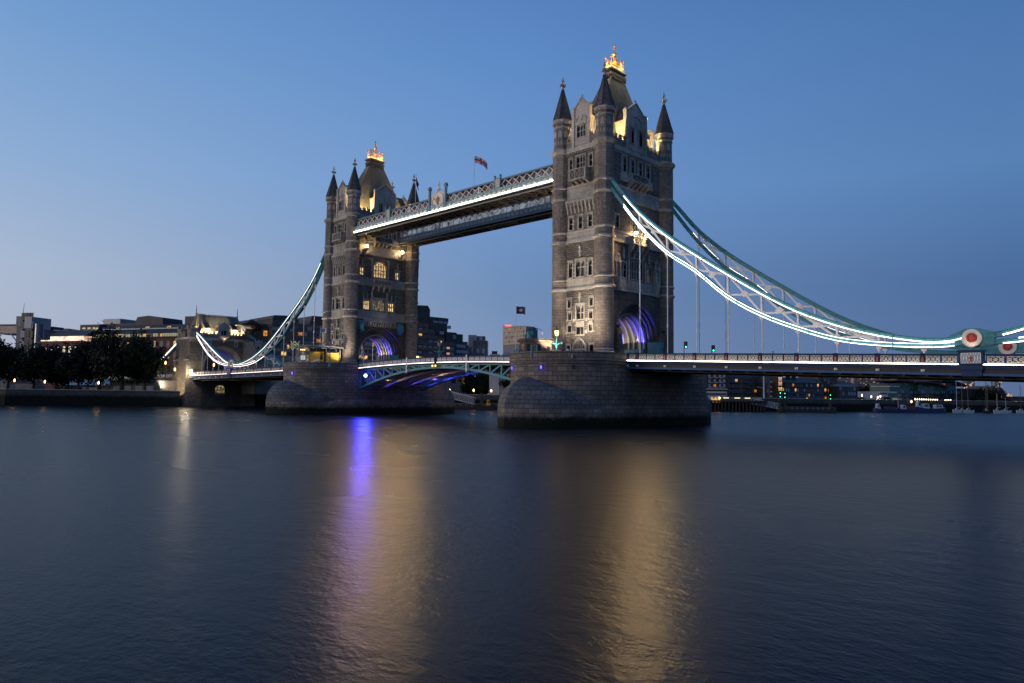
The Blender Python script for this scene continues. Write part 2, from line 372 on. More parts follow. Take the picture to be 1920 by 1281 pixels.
def balcony(parent, T, hw, z0, z1, out, zc, ncorb, name='balcony', holes=3, off=None):
    b = MB(); b.T = T
    b.box(-hw-.1, 0, z0, hw+.1, out+.1, z0+.28); b.box(-hw-.06, .02, z1-.2, hw+.06, out+.06, z1)
    b.box(-hw, out-.3, z0+.283, -hw+.35, out, z1-.203); b.box(hw-.35, out-.3, z0+.283, hw, out, z1-.203)
    for s in (-1, 1): b.box(min(s*hw, s*(hw-.22)), 0, z0+.283, max(s*hw, s*(hw-.22)), out-.303, z1-.203)
    n = holes; w = (2*hw-.7)/n
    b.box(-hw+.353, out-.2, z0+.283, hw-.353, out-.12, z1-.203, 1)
    for k in range(n):
        a = -hw+.35+w*k
        for s in (0, 1):
            p0 = (a+.04, out-.06, z0+.3) if s == 0 else (a+w-.04, out-.06, z0+.3); p1 = (a+w-.04, out-.06, z1-.22) if s == 0 else (a+.04, out-.06, z1-.22)
            b.bar(p0, p1, .09, .1 if s else .08, up=(0, 1, 0))
        if k: b.box(a-.07, out-.11, z0+.283, a+.07, out-.02, z1-.203)
    for k in range(ncorb):
        u = -hw+.3+(2*hw-.6)*k/(ncorb-1); corbel(b, u, .42, zc, z0-.003, out*.96)
    return b.build(name, [M['trim'], M['darkstone']], parent, off)
def battlement(b, p0, p1, z0, z1, t=.45, mw=.75, gap=.6, h=.75):
    p0 = Vector(p0); p1 = Vector(p1); d = p1-p0; L_ = d.length; d.normalize(); b_ = b
    n = Vector((d.y, -d.x, 0))
    def blk(a, c, e, g):
        q = [p0+d*a, p0+d*c, p0+d*c-n*t, p0+d*a-n*t]
        b_.extr([(v.x, v.y, e) for v in q], (0, 0, g-e))
    blk(0, L_, z0, z1-h)
    k = max(1, round((L_+gap)/(mw+gap))); w = (L_-(k-1)*gap)/k
    for i in range(k):
        a = i*(w+gap); blk(a, a+w, z1-h+.003, z1-.12); 
        q = [p0+d*(a-.05)+n*.06, p0+d*(a+w+.05)+n*.06, p0+d*(a+w+.05)-n*(t+.06), p0+d*(a-.05)-n*(t+.06)]
        b_.extr([(v.x, v.y, z1-.117) for v in q], (0, 0, .12))
def finial_mesh(b, z, s=1.0):
    b.lathe([(.16*s, z), (.34*s, z+.12*s), (.34*s, z+.3*s), (.14*s, z+.42*s), (.14*s, z+.75*s)], 8)
    b.box(-.13*s, -.55*s, z+.88*s, .13*s, .55*s, z+1.16*s); b.box(-.55*s, -.13*s, z+.885*s, .55*s, .13*s, z+1.155*s)
    for a, c in ((.5, 0), (-.5, 0), (0, .5), (0, -.5)): b.sphere((a*s, c*s, z+1.02*s), .24*s, 6, 4)
    b.lathe([(.16*s, z+.7*s), (.2*s, z+1.02*s), (.15*s, z+1.5*s), (.12*s, z+1.75*s), (.28*s, z+1.9*s), (.3*s, z+2.1*s), (.1*s, z+2.25*s), (.14*s, z+2.45*s), (.02*s, z+2.85*s)], 8)
def gable(parent, T, hw, z0, zs, za, wins, deep=5.0, off=None, zr=None):
    """stone dormer gable rising from the parapet with its own slate roof"""
    b = MB(); b.T = T; t = .55
    holes = [(w[0], w[1], w[2], w[3]) for w in wins]; b.T = None
    wall(b, T, -hw, hw, z0, min(zs, max(w[3] for w in wins)+.5), holes, .45); b.T = T
    zt = min(zs, max(w[3] for w in wins)+.5)
    b.face([(-hw, 0, zt), (hw, 0, zt), (hw, 0, zs), (0, 0, za), (-hw, 0, zs)])
    b.face([(-hw, -t, z0), (hw, -t, z0), (hw, -t, zs), (0, -t, za), (-hw, -t, zs)])
    for s in (-1, 1):
        b.face([(s*hw, 0, z0), (s*hw, -deep, z0), (s*hw, -deep, zs-1.3), (s*hw, 0, zs-1.3)])
        c0 = [(s*(hw+.12), -t-.1, zs-.15), (s*(hw+.12), .16, zs-.15), (0, .16, za+.12), (0, -t-.1, za+.12)]
        c1 = [(x, y, z+.28) for x, y, z in c0]; b.face(c0[::-1], 1); b.face(c1, 1); b.face([c0[1], c0[2], c1[2], c1[1]], 1); b.face([c0[0], c0[3], c1[3], c1[0]], 1); b.face([c0[0], c0[1], c1[1], c1[0]], 1)
        u = s*(hw+.02)   # buttress posts with caps beside the gable
        b.box(u-.3, -.5, z0, u+.3, .22, zs+.2, 1); b.box(u-.38, -.6, zs+.203, u+.38, .3, zs+.45, 1); b.box(u-.34, -.55, z0+2.6, u+.34, .27, z0+2.85, 1); b.box(u-.24, -.44, zs+.453, u+.24, .16, zs+.75, 1)
    # carved tympanum: arch moulding over the window and a shield
    n = 10; r = hw*.62; zc = zt+.12
    for k in range(n):
        a0, a1 = pi*k/n, pi*(k+1)/n
        b.extr([(r*cos(a0), .003, zc+r*1.0*sin(a0)), (r*cos(a1), .003, zc+r*1.0*sin(a1)), ((r+.16)*cos(a1), .003, zc+(r+.16)*1.0*sin(a1)), ((r+.16)*cos(a0), .003, zc+(r+.16)*1.0*sin(a0))], (0, .16, 0), 1)
    b.extr([(-.4, .003, zc+.75), (0, .003, zc+.15), (.4, .003, zc+.75), (.34, .003, zc+1.15), (-.34, .003, zc+1.15)], (0, .12, 0), 1)
    b.box(-hw*.8, .003, z0+.35, hw*.8, .1, z0+1.25, 1); b.cyl((0, -.2, za+.3), (0, -.2, za+1.0), .1, .04, 6, 1); b.box(-.22, -.3, za+.62, .22, -.1, za+.78, 1)
    o = b.build('gable', [M['trim'], M['trim']], parent, off)
    r_ = MB(); r_.T = T
    zr = zs-1.1
    for s in (-1, 1):
        r_.face([(s*(hw+.2), -t-.15, zr-.2), (s*(hw+.2), -deep-1.5, zr-.2), (0, -deep-1.5, za-.25), (0, -t-.15, za-.25)])
        r_.face([(s*(hw+.2), -t-.15, zr-.4), (s*(hw+.2), -deep-1.5, zr-.4), (0, -deep-1.5, za-.45), (0, -t-.15, za-.45)])
    r_.build('dormer_roof', M['slate'], o, (0, 0, 0))
    for w in wins: window(o, T, *w[:4], off=(0, 0, 0), **w[4])
    return o
def octr(ap, n=24):
    out = []
    for i in range(n):
        a = 2*pi*i/n; q = (a % (pi/4))-pi/8
        out.append(ap/cos(q))
    return out
def turret(parent, cx, cy):
    n = 24; prof = []
    R = lambda r, z: [(r*cos(2*pi*i/n), r*sin(2*pi*i/n), z) for i in range(n)]
    def O(ap, z):
        rr = octr(ap, n); return [(rr[i]*cos(2*pi*i/n), rr[i]*sin(2*pi*i/n), z) for i in range(n)]
    b = MB(); r0 = 1.78
    seq = [(R(2.05, 11.4), 0), (R(2.05, 13.1), 1), (R(1.9, 13.3), 0), (R(1.9, 13.6), 1), (R(r0, 13.8), 0), (R(r0, 24.75), 1), (R(2.06, 25.0), 1), (R(2.06, 25.2), 1), (R(r0, 25.4), 0), (R(r0, 26.65), 1), (R(2.0, 26.85), 1), (R(1.95, 27.0), 1), (R(r0, 27.1), 0),
           (R(r0, 33.75), 1), (R(2.05, 34.05), 1), (R(2.05, 34.2), 1), (R(r0, 34.4), 0), (R(r0, 35.6), 1), (R(1.98, 35.85), 1), (R(1.95, 36.0), 1), (R(r0, 36.1), 0), (R(r0, 38.4), 0), (O(1.74, 40.9), 0), (O(1.74, 42.05), 1), (O(1.95, 42.3), 1), (O(1.95, 42.5), 1), (O(1.72, 42.65), 0), (O(1.72, 44.2), 1), (O(1.92, 44.4), 1), (O(1.9, 44.6), 1), (O(1.68, 44.75), 0),
           (O(1.68, 51.05), 1), (O(1.9, 51.3), 1), (O(2.12, 51.6), 1), (O(2.12, 51.9), 1), (O(1.55, 52.2), 0), (O(1.5, 53.0), 0), (O(1.5, 56.4), 1), (O(1.62, 56.5), 1), (O(1.62, 56.7), 1), (O(1.5, 56.8), 0), (O(1.5, 57.2), 1), (O(1.82, 57.75), 1), (O(1.86, 58.0), 1), (O(1.7, 58.1), 1)]
    b.rings([s[0] for s in seq], [s[1] for s in seq])
    for k in range(8):        # pointed broaches, blind panels, corbel teeth
        a = pi/8+k*pi/4; tx, ty = -sin(a), cos(a); d = Vector((cos(a), sin(a), 0)); t = Vector((tx, ty, 0))
        base = d*1.70
        b.extr([tuple(base-t*.34+Vector((0, 0, 37.7))), tuple(base+t*.34+Vector((0, 0, 37.7))), tuple(base+Vector((0, 0, 40.6)))], d*.13, 0)
        a2 = k*pi/4+pi/8
        for e in (-1, 1):
            p = Vector((cos(a2), sin(a2), 0))*1.5+t*(e*.3)
            b.extr([tuple(p-t*.14+Vector((0, 0, 53.1))), tuple(p+t*.14+Vector((0, 0, 53.1))), tuple(p+t*.14+Vector((0, 0, 53.9))), tuple(p-t*.14+Vector((0, 0, 53.9)))], d*.05, 1)
        p = Vector((cos(a2), sin(a2), 0))*1.5
        b.extr([tuple(p-t*.36+Vector((0, 0, 54.6))), tuple(p+t*.36+Vector((0, 0, 54.6))), tuple(p+t*.36+Vector((0, 0, 55.5))), tuple(p+Vector((0, 0, 56.1))), tuple(p-t*.36+Vector((0, 0, 55.5)))], d*.06, 1)
        for e in (-.45, 0, .45):
            p = d*1.62+t*e; b.extr([tuple(p-t*.13+Vector((0, 0, 57.25))), tuple(p+t*.13+Vector((0, 0, 57.25))), tuple(p+t*.13+Vector((0, 0, 57.7))), tuple(p-t*.13+Vector((0, 0, 57.7)))], d*.22, 1)
    o = b.build('turret', [M['ashlar'], M['trim']], parent, (cx, cy, -parent.location.z))
    sp = MB(); sp.lathe([(1.95, 58.1), (1.86, 58.5), (1.68, 59.0), (1.1, 61.2), (.55, 63.1), (.2, 64.35)], 8, rot=pi/8)
    for k in range(8):
        a = pi/8+k*pi/4; d = lambda r, z: (r*cos(a), r*sin(a), z)
        sp.bar(d(1.94, 58.2), d(1.7, 59.02), .12, .14, m=1); sp.bar(d(1.7, 59.02), d(.2, 64.4), .12, .12, m=1)
    sp.build('spire', [M['slate'], M['darkstone']], o, (0, 0, 0))
    f = MB(); finial_mesh(f, 64.25); f.build('finial', M['trim'], o, (0, 0, 0))
def build_tower():
    ZB = 11.6
    root = thing('bridge_tower', 'nearer stone Gothic bridge tower at right, tallest in view, with gilded crown', 'tower', (0, 0, ZB), 'stone towers of the bridge')
    # --- window specs per face: u0,u1,z0,z1,kw
    side = [(-1.05, 1.0, 47.7, 50.1, dict(lights=3, transom=(48.9,), head=.6)), (-2.75, -2.05, 47.7, 49.9, dict(lights=1, transom=(48.9,))), (2.05, 2.75, 47.7, 49.9, dict(lights=1, transom=(48.9,)))]
    for c in (-2.3, 0, 2.3): side.append((c-.42, c+.42, 36.35, 38.75, dict(lights=1, transom=(37.5,), toothed=True, fr=.22, head=.6)))
    side += [(-1.05, 1.05, 27.35, 30.4, dict(lights=2, transom=(29.1,), toothed=True, fr=.24, head=.7)), (-2.75, -1.95, 27.35, 30.2, dict(lights=1, transom=(29.2,), toothed=True, fr=.24)), (1.95, 2.75, 27.35, 30.2, dict(lights=1, transom=(29.2,), toothed=True, fr=.24))]
    for s in (-1, 1):
        c = s*2.62; side.append((c-.36, c+.36, 21.7, 23.2, dict(fr=.26)))
        c = s*2.5; side.append((c-.4, c+.4, 19.35, 20.75, dict(fr=.24))); side.append((c-.4, c+.4, 17.1, 18.25, dict(fr=.24, head=0, pane='glass' if s < 0 else 'litdim')))
        c = s*2.75; side.append((c-.42, c+.42, 13.0, 14.6, dict(fr=.22, head=0)))
    side.append((-.85, .85, 19.4, 22.0, dict(lights=2, transom=(20.6,), fr=.24, head=.9))); side.append((-.85, .85, 16.6, 17.9, dict(lights=2, fr=.24, head=0)))
    outer = []
    for c in (-3.85, -1.28, 1.28, 3.85): outer.append((c-.62, c+.62, 47.5, 50.4, dict(lights=2, transom=(49.2,), fr=.3, head=.7)))
    for c in (-6.1, 6.1): outer.append((c-.55, c+.55, 36.5, 38.8, dict(lights=2, transom=(37.7,), toothed=True, head=.6)))
    outer.append((-1.7, 1.7, 36.5, 40.2, dict(lights=4, transom=(38.2,), head=.7)))
    outer.append((-2.05, 2.05, 27.4, 31.2, dict(lights=5, transom=(29.0,), head=.8)))
    for c in (-4.1, 4.1): outer.append((c-.85, c+.85, 27.4, 30.2, dict(lights=3, transom=(28.9,), head=.6, pane='glass' if c < 0 else 'litdim')))
    inner = []
    for c in (-3.85, -1.28, 1.28, 3.85): inner.append((c-.62, c+.62, 47.5, 50.4, dict(lights=2, transom=(49.2,), fr=.3, head=.7)))
    for c in (-6.2, 5.2): inner.append((c-.6, c+.6, 36.5, 38.6, dict(lights=2, transom=(37.4,), pane='litwarm', toothed=True, head=.7)))
    inner.append((-2.5, 1.6, 36.4, 39.0, dict(lights=5, transom=(37.4, 38.3), pane='litred', arch=1.5, fr=.3)))
    inner.append((-2.5, 1.4, 27.5, 30.6, dict(lights=5, transom=(29.1,), pane='litdim', head=.8)))
    for c in (-4.5, 3.4): inner.append((c-.95, c+.95, 27.5, 29.9, dict(lights=3, transom=(28.7,), pane='litwarm', head=.6)))
    # mirror so that the face reads the same way round once the copy is turned about
    # --- wall shells
    b = MB(); bands = [(25.25, 26.75), (34.25, 35.7), (42.55, 44.3)]
    for key, wins, hw in (('W', side, HX), ('E', side, HX)):
        T = FACE[key]; hs = [w[:4] for w in wins]
        for z0, z1, mm in ((11.4, 25.1, 0), (25.1, 27.0, 1), (27.0, 34.1, 0), (34.1, 35.9, 1), (35.9, 42.4, 0), (42.4, 44.4, 1), (44.4, 52.0, 0)):
            wall(b, T, -hw, hw, z0, z1, [h for h in hs if z0 < (h[2]+h[3])/2 < z1], .45, mm)
    RA, ZC = 7.0, 15.6; n = 20
    for key, wins in (('S', outer), ('N', inner)):
        T = FACE[key]; hs = [(w[0], w[1], w[2], w[3]+(w[4].get('arch') or 0)) for w in wins]
        for z0, z1, mm in ((25.1, 27.0, 1), (27.0, 34.1, 0), (34.1, 35.9, 1), (35.9, 42.4, 0), (42.4, 44.4, 1), (44.4, 52.0, 0)):
            wall(b, T, -HY, HY, z0, z1, [h for h in hs if z0 < (h[2]+h[3])/2 < z1], .45, mm)
        b.T = T
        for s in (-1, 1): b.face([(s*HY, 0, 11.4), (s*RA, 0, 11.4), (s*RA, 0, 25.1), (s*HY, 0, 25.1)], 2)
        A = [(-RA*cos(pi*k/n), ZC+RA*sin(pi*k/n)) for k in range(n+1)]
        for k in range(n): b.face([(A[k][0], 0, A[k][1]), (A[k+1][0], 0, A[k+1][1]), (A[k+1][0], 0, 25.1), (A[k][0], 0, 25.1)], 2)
        # stepped arch orders
        steps = [(7.0, 0.0), (6.5, -.5), (6.05, -1.0), (5.55, -1.5)]
        for (ra, da), (rb, db) in zip(steps, steps[1:]):
            pa = [(-ra, 11.4)]+[(-ra*cos(pi*k/n), ZC+ra*sin(pi*k/n)) for k in range(n+1)]+[(ra, 11.4)]
            pb = [(-rb, 11.4)]+[(-rb*cos(pi*k/n), ZC+rb*sin(pi*k/n)) for k in range(n+1)]+[(rb, 11.4)]
            for k in range(len(pa)-1):
                b.face([(pa[k][0], da, pa[k][1]), (pa[k+1][0], da, pa[k+1][1]), (pa[k+1][0], db, pa[k+1][1]), (pa[k][0], db, pa[k][1])], 2)
                b.face([(pa[k][0], db, pa[k][1]), (pa[k+1][0], db, pa[k+1][1]), (pb[k+1][0], db, pb[k+1][1]), (pb[k][0], db, pb[k][1])], 2)
        for k in range(n):   # hood mould
            a0, a1 = pi*k/n, pi*(k+1)/n
            b.extr([(7.05*cos(a0), .003, ZC+7.05*sin(a0)), (7.05*cos(a1), .003, ZC+7.05*sin(a1)), (7.4*cos(a1), .003, ZC+7.4*sin(a1)), (7.4*cos(a0), .003, ZC+7.4*sin(a0))], (0, .22, 0), 2)
        b.T = None
    xa, xb = -HXN+1.5, HXS-1.5; pv = [(-5.55, 11.4)]+[(-5.55*cos(pi*k/n), ZC+5.55*sin(pi*k/n)) for k in range(n+1)]+[(5.55, 11.4)]
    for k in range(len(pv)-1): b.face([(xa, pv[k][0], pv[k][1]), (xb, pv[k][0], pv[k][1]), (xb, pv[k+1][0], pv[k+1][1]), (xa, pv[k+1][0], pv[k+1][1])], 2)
    b.face([(-HX, -HY, 52.0), (HX, -HY, 52.0), (HX, HY, 52.0), (-HX, HY, 52.0)], 1)
    # string courses round the walls (between the turrets)
    for z0, z1, o_ in ((24.8, 25.35, .26), (26.65, 27.05, .18), (33.8, 34.35, .26), (35.6, 36.05, .18), (42.05, 42.6, .24), (44.2, 44.65, .2), (51.1, 51.95, .42), (12.9, 13.3, .12)):
        if z0 > 20:
            b.box(HXS+.002, -8.2, z0, HXS+o_, 8.2, z1, 1); b.box(-(HX if z0 > 50 else HXN)-o_, -8.2, z0, -HXN-.002, 8.2, z1, 1)
        b.box(-3.6, HY+.002, z0, 3.6, HY+o_, z1, 1); b.box(-3.6, -HY-o_, z0, 3.6, -HY-.002, z1, 1)
    k = 0
    for i in range(30):   # dentils under the main cornice
        y = -7.9+i*.545; b.box(HXS+.002, y, 50.75, HXS+.28, y+.26, 51.097, 1); b.box(-HX-.28, y, 50.75, -HXN-.002, y+.26, 51.097, 1)
    for i in range(13):
        x = -3.45+i*.545; b.box(x, HY+.002, 50.75, x+.26, HY+.28, 51.097, 1); b.box(x, -HY-.28, 50.75, x+.26, -HY-.002, 51.097, 1)
    b.build('wall', [M['rubble'], M['trim'], M['darkstone']], root)
    # --- battlemented parapets
    for s in (-1, 1):
        for a, c in ((-3.7, -2.05), (2.05, 3.7)):
            b = MB()
            if s < 0: battlement(b, (a, -HY-.1, 0), (c, -HY-.1, 0), 51.953, 54.2)
            else: battlement(b, (-a, HY+.1, 0), (-c, HY+.1, 0), 51.953, 54.2)
            b.build('battlement', M['ashlar'], root)
        for a, c in ((-8.3, -3.35), (3.35, 8.3)):
            b = MB()
            if s > 0: battlement(b, (HX+.1, a, 0), (HX+.1, c, 0), 51.953, 54.2)
            else: battlement(b, (-HX-.1, -a, 0), (-HX-.1, -c, 0), 51.953, 54.2)
            b.build('battlement', M['ashlar'], root)
    for sx in (-1, 1):
        for sy in (-1, 1): turret(root, sx*5.1, sy*9.75)
    # --- windows
    for key, wins in (('W', side), ('E', side), ('S', outer), ('N', inner)):
        for w in wins: window(root, FACE[key], *w[:4], **w[4])
    for key in ('W', 'E'):
        T = FACE[key]
        balcony(root, T, 2.05, 45.35, 47.5, 1.25, 44.65, 4)
        b = MB(); b.T = T      # corbel table, doorway surround, white bands and carved crests
        for i in range(8):
            u = -3.15+i*.9; corbel(b, u, .34, 39.4, 41.4, .5)
            b.extr([(u+.2, .003, 40.9), (u+.45, .003, 41.6), (u+.7, .003, 40.9), (u+.7, .003, 41.9), (u+.2, .003, 41.9)], (0, .36, 0)) if i < 7 else None
        b.box(-3.5, .002, 41.403, 3.5, .5, 41.9); b.build('corbel_table', M['trim'], root); b = MB(); b.T = T
        for z in (16.75, 19.0):
            for a, c in ((-3.6, -3.2), (-1.75, -1.15), (1.15, 1.75), (3.2, 3.6)): b.box(a, .003, z, c, .1, z+.5)
        b.build('stone_band', M['trim'], root)
        for z, h in ((31.2, 2.2), (22.7, 1.9)):
            b = MB(); b.T = T
            b.box(-.16, .003, z-.2, .16, .3, z+h*.7); b.sphere((0, .2, z+h*.8), .3, 6, 5); b.box(-.4, .01, z+h*.3, .4, .26, z+h*.42); b.cyl((0, .2, z+h*.85), (0, .2, z+h), .16, .03, 6); b.build('carved_crest', M['trim'], root)
        b = MB(); b.T = T
        for x0, zz0, x1, zz1, dd in ((-1.0, 18.15, 1.0, 19.0, .1), (-1.3, 16.25, 1.3, 16.4, .24), (-2.92, 18.5, -2.08, 18.98, .08), (2.08, 18.5, 2.92, 18.98, .08)):
            b = MB(); b.T = T; b.box(x0, .003, zz0, x1, dd, zz1); b.build('carved_panel', M['trim'], root)
        d = MB(); d.T = T      # pointed doorway
        for w, dd in ((1.75, .28), (1.45, .16)):
            L_ = [(-w, 11.6), (-w, 13.9), (-w*.86, 14.8), (-w*.5, 15.6), (0, 16.2 if w > 1.5 else 15.85)]; Rr = [(-x, z) for x, z in L_[::-1][1:]]
            P = L_+Rr; k2 = .84
            Q = [(x*k2, 11.6+(z-11.6)*(.93)) for x, z in P]
            for i in range(len(P)-1): d.extr([(P[i][0], .003, P[i][1]), (P[i+1][0], .003, P[i+1][1]), (Q[i+1][0], .003, Q[i+1][1]), (Q[i][0], .003, Q[i][1])], (0, dd, 0))
        d.face([(-1.2, .02, 11.6), (1.2, .02, 11.6), (1.2, .02, 13.9), (0, .02, 15.5), (-1.2, .02, 13.9)], 1)
        d.box(-1.2, .03, 13.6, 1.2, .14, 13.95); [d.box(x-.07, .03, 13.953, x+.07, .12, 15.0-abs(x)*.6) for x in (-.6, -.2, .2, .6)]
        d.build('doorway', [M['trim'], M['iron']], root)
        gable(root, T, 1.85, 51.953, 59.2, 61.1, [(-1.0, 1.0, 53.8, 56.2, dict(lights=3, transom=(55.0,), head=.6, fr=.14))], deep=5.5)
    for key in ('S', 'N'):
        T = FACE[key]
        gable(root, FACE['NT'] if key == 'N' else T, 3.1, 51.953, 59.4, 61.6, [(c-.62, c+.62, 53.6, 56.5, dict(lights=2, head=.8, fr=.2)) for c in (-1.35, 1.35)], deep=3.0)
        balcony(root, T, 2.9, 45.75, 47.25, 1.2, 44.2, 5, holes=2)
        b = MB(); b.T = T
        for s in (-1, 1):
            u = s*4.05; b.box(u-1.1, .003, 45.9, u+1.1, .3, 47.1); b.box(u-1.15, .003, 45.6, u+1.15, .4, 45.897)
        if key == 'S':
            # canopied niches and apron panels of the shore side
            b.box(-6.9, .003, 25.4, 6.9, .2, 26.6); [b.box(u-.16, .203, 25.3, u+.16, .42, 31.0 if abs(u) < 3.2 else 27.4) for u in (-7.0, -5.4, -2.7, 2.7, 5.4, 7.0)]
            for i in range(12): b.box(-6.6+i*1.13, .203, 25.65, -6.6+i*1.13+.7, .26, 26.4)
            for s in (-1, 1):
                u = s*6.45
                b.lathe([(.1, 24.6), (.4, 25.2), (.62, 26.2), (.75, 26.9), (.7, 27.2)], 8, (u, .35)); b.box(u-.2, .1, 27.2, u+.2, .55, 29.0); b.sphere((u, .35, 29.2), .26, 6, 5)
                for e in (-1, 1): b.box(u+e*.62-.1, .003, 27.2, u+e*.62+.1, .75, 30.0); b.bar((u+e*.75, .5, 29.9), (u, .5, 31.4), .9, .22, up=(0, 1, 0)); b.cyl((u+e*.66, .5, 30.0), (u+e*.66, .5, 31.6), .14, .02, 6)
                b.cyl((u, .5, 31.3), (u, .5, 32.3), .12, .02, 6)
                b.box(s*4.1-.18, .003, 30.9, s*4.1+.18, .3, 32.4); b.cyl((s*4.1, .2, 32.4), (s*4.1, .2, 33.2), .18, .02, 6)
        else:
            # corbel table above the inner arch
            b.box(-5.6, .003, 24.2, 5.0, .45, 24.75)
            for i in range(14): u = -5.4+i*.79; b.box(u-.15, .003, 23.3, u+.15, .36, 24.197); b.box(u-.22, .003, 23.0, u+.22, .2, 23.297)
            b.box(-5.7, .003, 25.5, 4.7, .22, 26.5); [b.box(u-.15, .223, 25.3, u+.15, .4, 27.3) for u in (-5.7, -3.0, 1.95, 4.7)]
            for u in (-3.0, 1.95): b.box(u-.16, .003, 27.303, u+.16, .4, 32.4)
            for u in (-5.7, -4.5, 3.4, 4.7): b.cyl((u, .25, 30.2), (u, .25, 32.3), .2, .03, 6)
            for u in (-3.1, 2.1): b.box(u-.22, .003, 36.2, u+.22, .35, 41.2)
            for u in (-6.2, 5.2): b.cyl((u, .25, 39.2), (u, .25, 41.2), .2, .03, 6); b.box(u-.85, .003, 38.75, u+.85, .5, 39.1)
        b.build('carved_trim', M['trim'], root)
        if key == 'N':
            balcony(root, T, 2.9, 34.2, 35.6, 1.0, 32.6, 4, holes=5)
            for u in (-6.7, 6.2):       # teal painted steel shrouds of the bascule gear
                h = MB(); h.T = T
                h.rings([[(u+a*s_, .05+q*s_, z) for a, q in ((-.75, 0), (-.95, .7), (-.5, 1.5), (.5, 1.5), (.95, .7), (.75, 0))] for z, s_ in ((21.2, .55), (22.0, 1.0), (23.3, 1.05), (24.0, .8), (24.5, .3))])
                h.face([(u+a*.55, .05+q*.55, 21.2) for a, q in ((-.75, 0), (-.95, .7), (-.5, 1.5), (.5, 1.5), (.95, .7), (.75, 0))])
                h.build('steel_shroud', M['teal'], root)
    # --- big lamp balcony on the shore side with two bright lamps
    T = FACE['S']
    lb = balcony(root, T, 2.6, 33.75, 35.35, 1.35, 31.2, 4, name='lamp_balcony', holes=6)
    for u, n_, z_ in ((-1.6, 1.2, 36.0), (1.7, 1.2, 35.95)):
        p = FACE['S'] @ Vector((u, n_, z_))
        b = MB(); b.cyl((p.x, p.y, 35.353), (p.x, p.y, 35.8), .1, .16, 8); b.build('lamp_stem', M['iron'], lb, (0, 0, 0))
        b = MB(); b.sphere(p, .30, 12, 8); b.build('lamp_globe', M['bulb'], lb, (0, 0, 0))
        lamp('lamp_light', 'SPOT', FACE['S'] @ Vector((u, n_+.45, z_)), 9000, (1, .64, .26), root, .4, target=FACE['S'] @ Vector((u-70, 50, -30)), angle=110, blend=.6)
    # --- two bracket lamps under the walkways on the river side
    for u in (-5.75, 5.75):
        T = FACE['N']; b = MB(); b.T = T; corbel(b, u, .6, 41.9, 43.2, 1.3); b.box(u-.4, 0, 43.203, u+.4, 1.6, 43.5); o = b.build('lamp_bracket', M['trim'], root)
        p = T @ Vector((u, 1.4, 44.05)); g = MB(); g.sphere(p, .36, 12, 8); g.build('lamp_globe', M['bulb'], o, (0, 0, 0))
        lamp('lamp_light', 'SPOT', T @ Vector((u, 2.1, 43.9)), 17000, (1, .64, .26), root, .45, target=T @ Vector((u-45, 70, -25)), angle=80, blend=.7)
        lamp('lamp_glow', 'POINT', T @ Vector((u*.9, .7, 43.3)), 35, WARM, root, .3)
    # --- main roof, crown
    b = MB()
    Rr = lambda a, c, z: [(-a, -c, z), (a, -c, z), (a, c, z), (-a, c, z)]
    b.rings([Rr(3.5, 9.2, 52.05), Rr(3.05, 8.8, 53.2), Rr(2.55, 7.7, 57.0), Rr(.85, 2.15, 68.0)], 0, uv=False)
    b.rings([Rr(.85, 2.15, 68.0), Rr(1.12, 2.45, 68.35), Rr(1.12, 2.45, 68.75), Rr(.9, 2.2, 68.9), Rr(.9, 2.2, 69.15), Rr(1.25, 2.6, 69.4), Rr(1.25, 2.6, 69.65)], 1, uv=False); b.face(Rr(1.25, 2.6, 69.65), 1)
    for i in range(8):
        y = -2.2+i*.6; b.box(.9, y, 67.55, 1.2, y+.25, 68.3, 1); b.box(-1.2, y, 67.55, -.9, y+.25, 68.3, 1)
    for x in (-.6, -.1, .4): b.box(x, -2.55, 67.55, x+.22, -2.2, 68.3, 1); b.box(x, 2.2, 67.55, x+.22, 2.55, 68.3, 1)
    roof = b.build('roof', [M['lead'], M['slate']], root)
    c = MB(); z = 69.65; cx_, cy_ = .75, 1.95
    for sx in (-1, 1):
        for sy in (-1, 1):
            c.cyl((sx*cx_, sy*cy_, z), (sx*cx_, sy*cy_, z+2.1), .11, .09, 8); c.sphere((sx*cx_, sy*cy_, z+2.35), .24, 8, 6); c.cyl((sx*cx_, sy*cy_, z+2.5), (sx*cx_, sy*cy_, z+2.95), .07, .01, 6)
    for s in (-1, 1):
        for a in range(2):
            y0 = -cy_+a*cy_; y1 = y0+cy_; ym = (y0+y1)/2
            c.bar((s*cx_, y0, z+.25), (s*cx_, y1, z+.25), .1, .12); c.bar((s*cx_, y0, z+.8), (s*cx_, y1, z+.8), .1, .1)
            c.bar((s*cx_, y0, z+.8), (s*cx_, ym, z+2.1), .1, .12); c.bar((s*cx_, y1, z+.8), (s*cx_, ym, z+2.1), .1, .12); c.sphere((s*cx_, ym, z+2.3), .2, 8, 6)
            for t in (.25, .5, .75): c.bar((s*cx_, y0+cy_*t, z+.8), (s*cx_, y0+cy_*t, z+1.2+(.6-abs(t-.5)*2)), .06, .06); c.sphere((s*cx_, y0+cy_*t, z+1.35), .15, 6, 4)
        c.bar((-cx_, s*cy_, z+.25), (cx_, s*cy_, z+.25), .1, .12); c.bar((-cx_, s*cy_, z+.8), (0, s*cy_, z+1.9), .1, .1); c.bar((cx_, s*cy_, z+.8), (0, s*cy_, z+1.9), .1, .1)
        c.bar((0, s*cy_, z+1.6), (0, 0, z+3.4), .14, .16); c.bar((s*cx_, 0, z+.8), (0, 0, z+3.4), .14, .16)
        c.bar((0, s*cy_*.5, z+2.5), (0, s*cy_*.5, z+3.1), .1, .1)
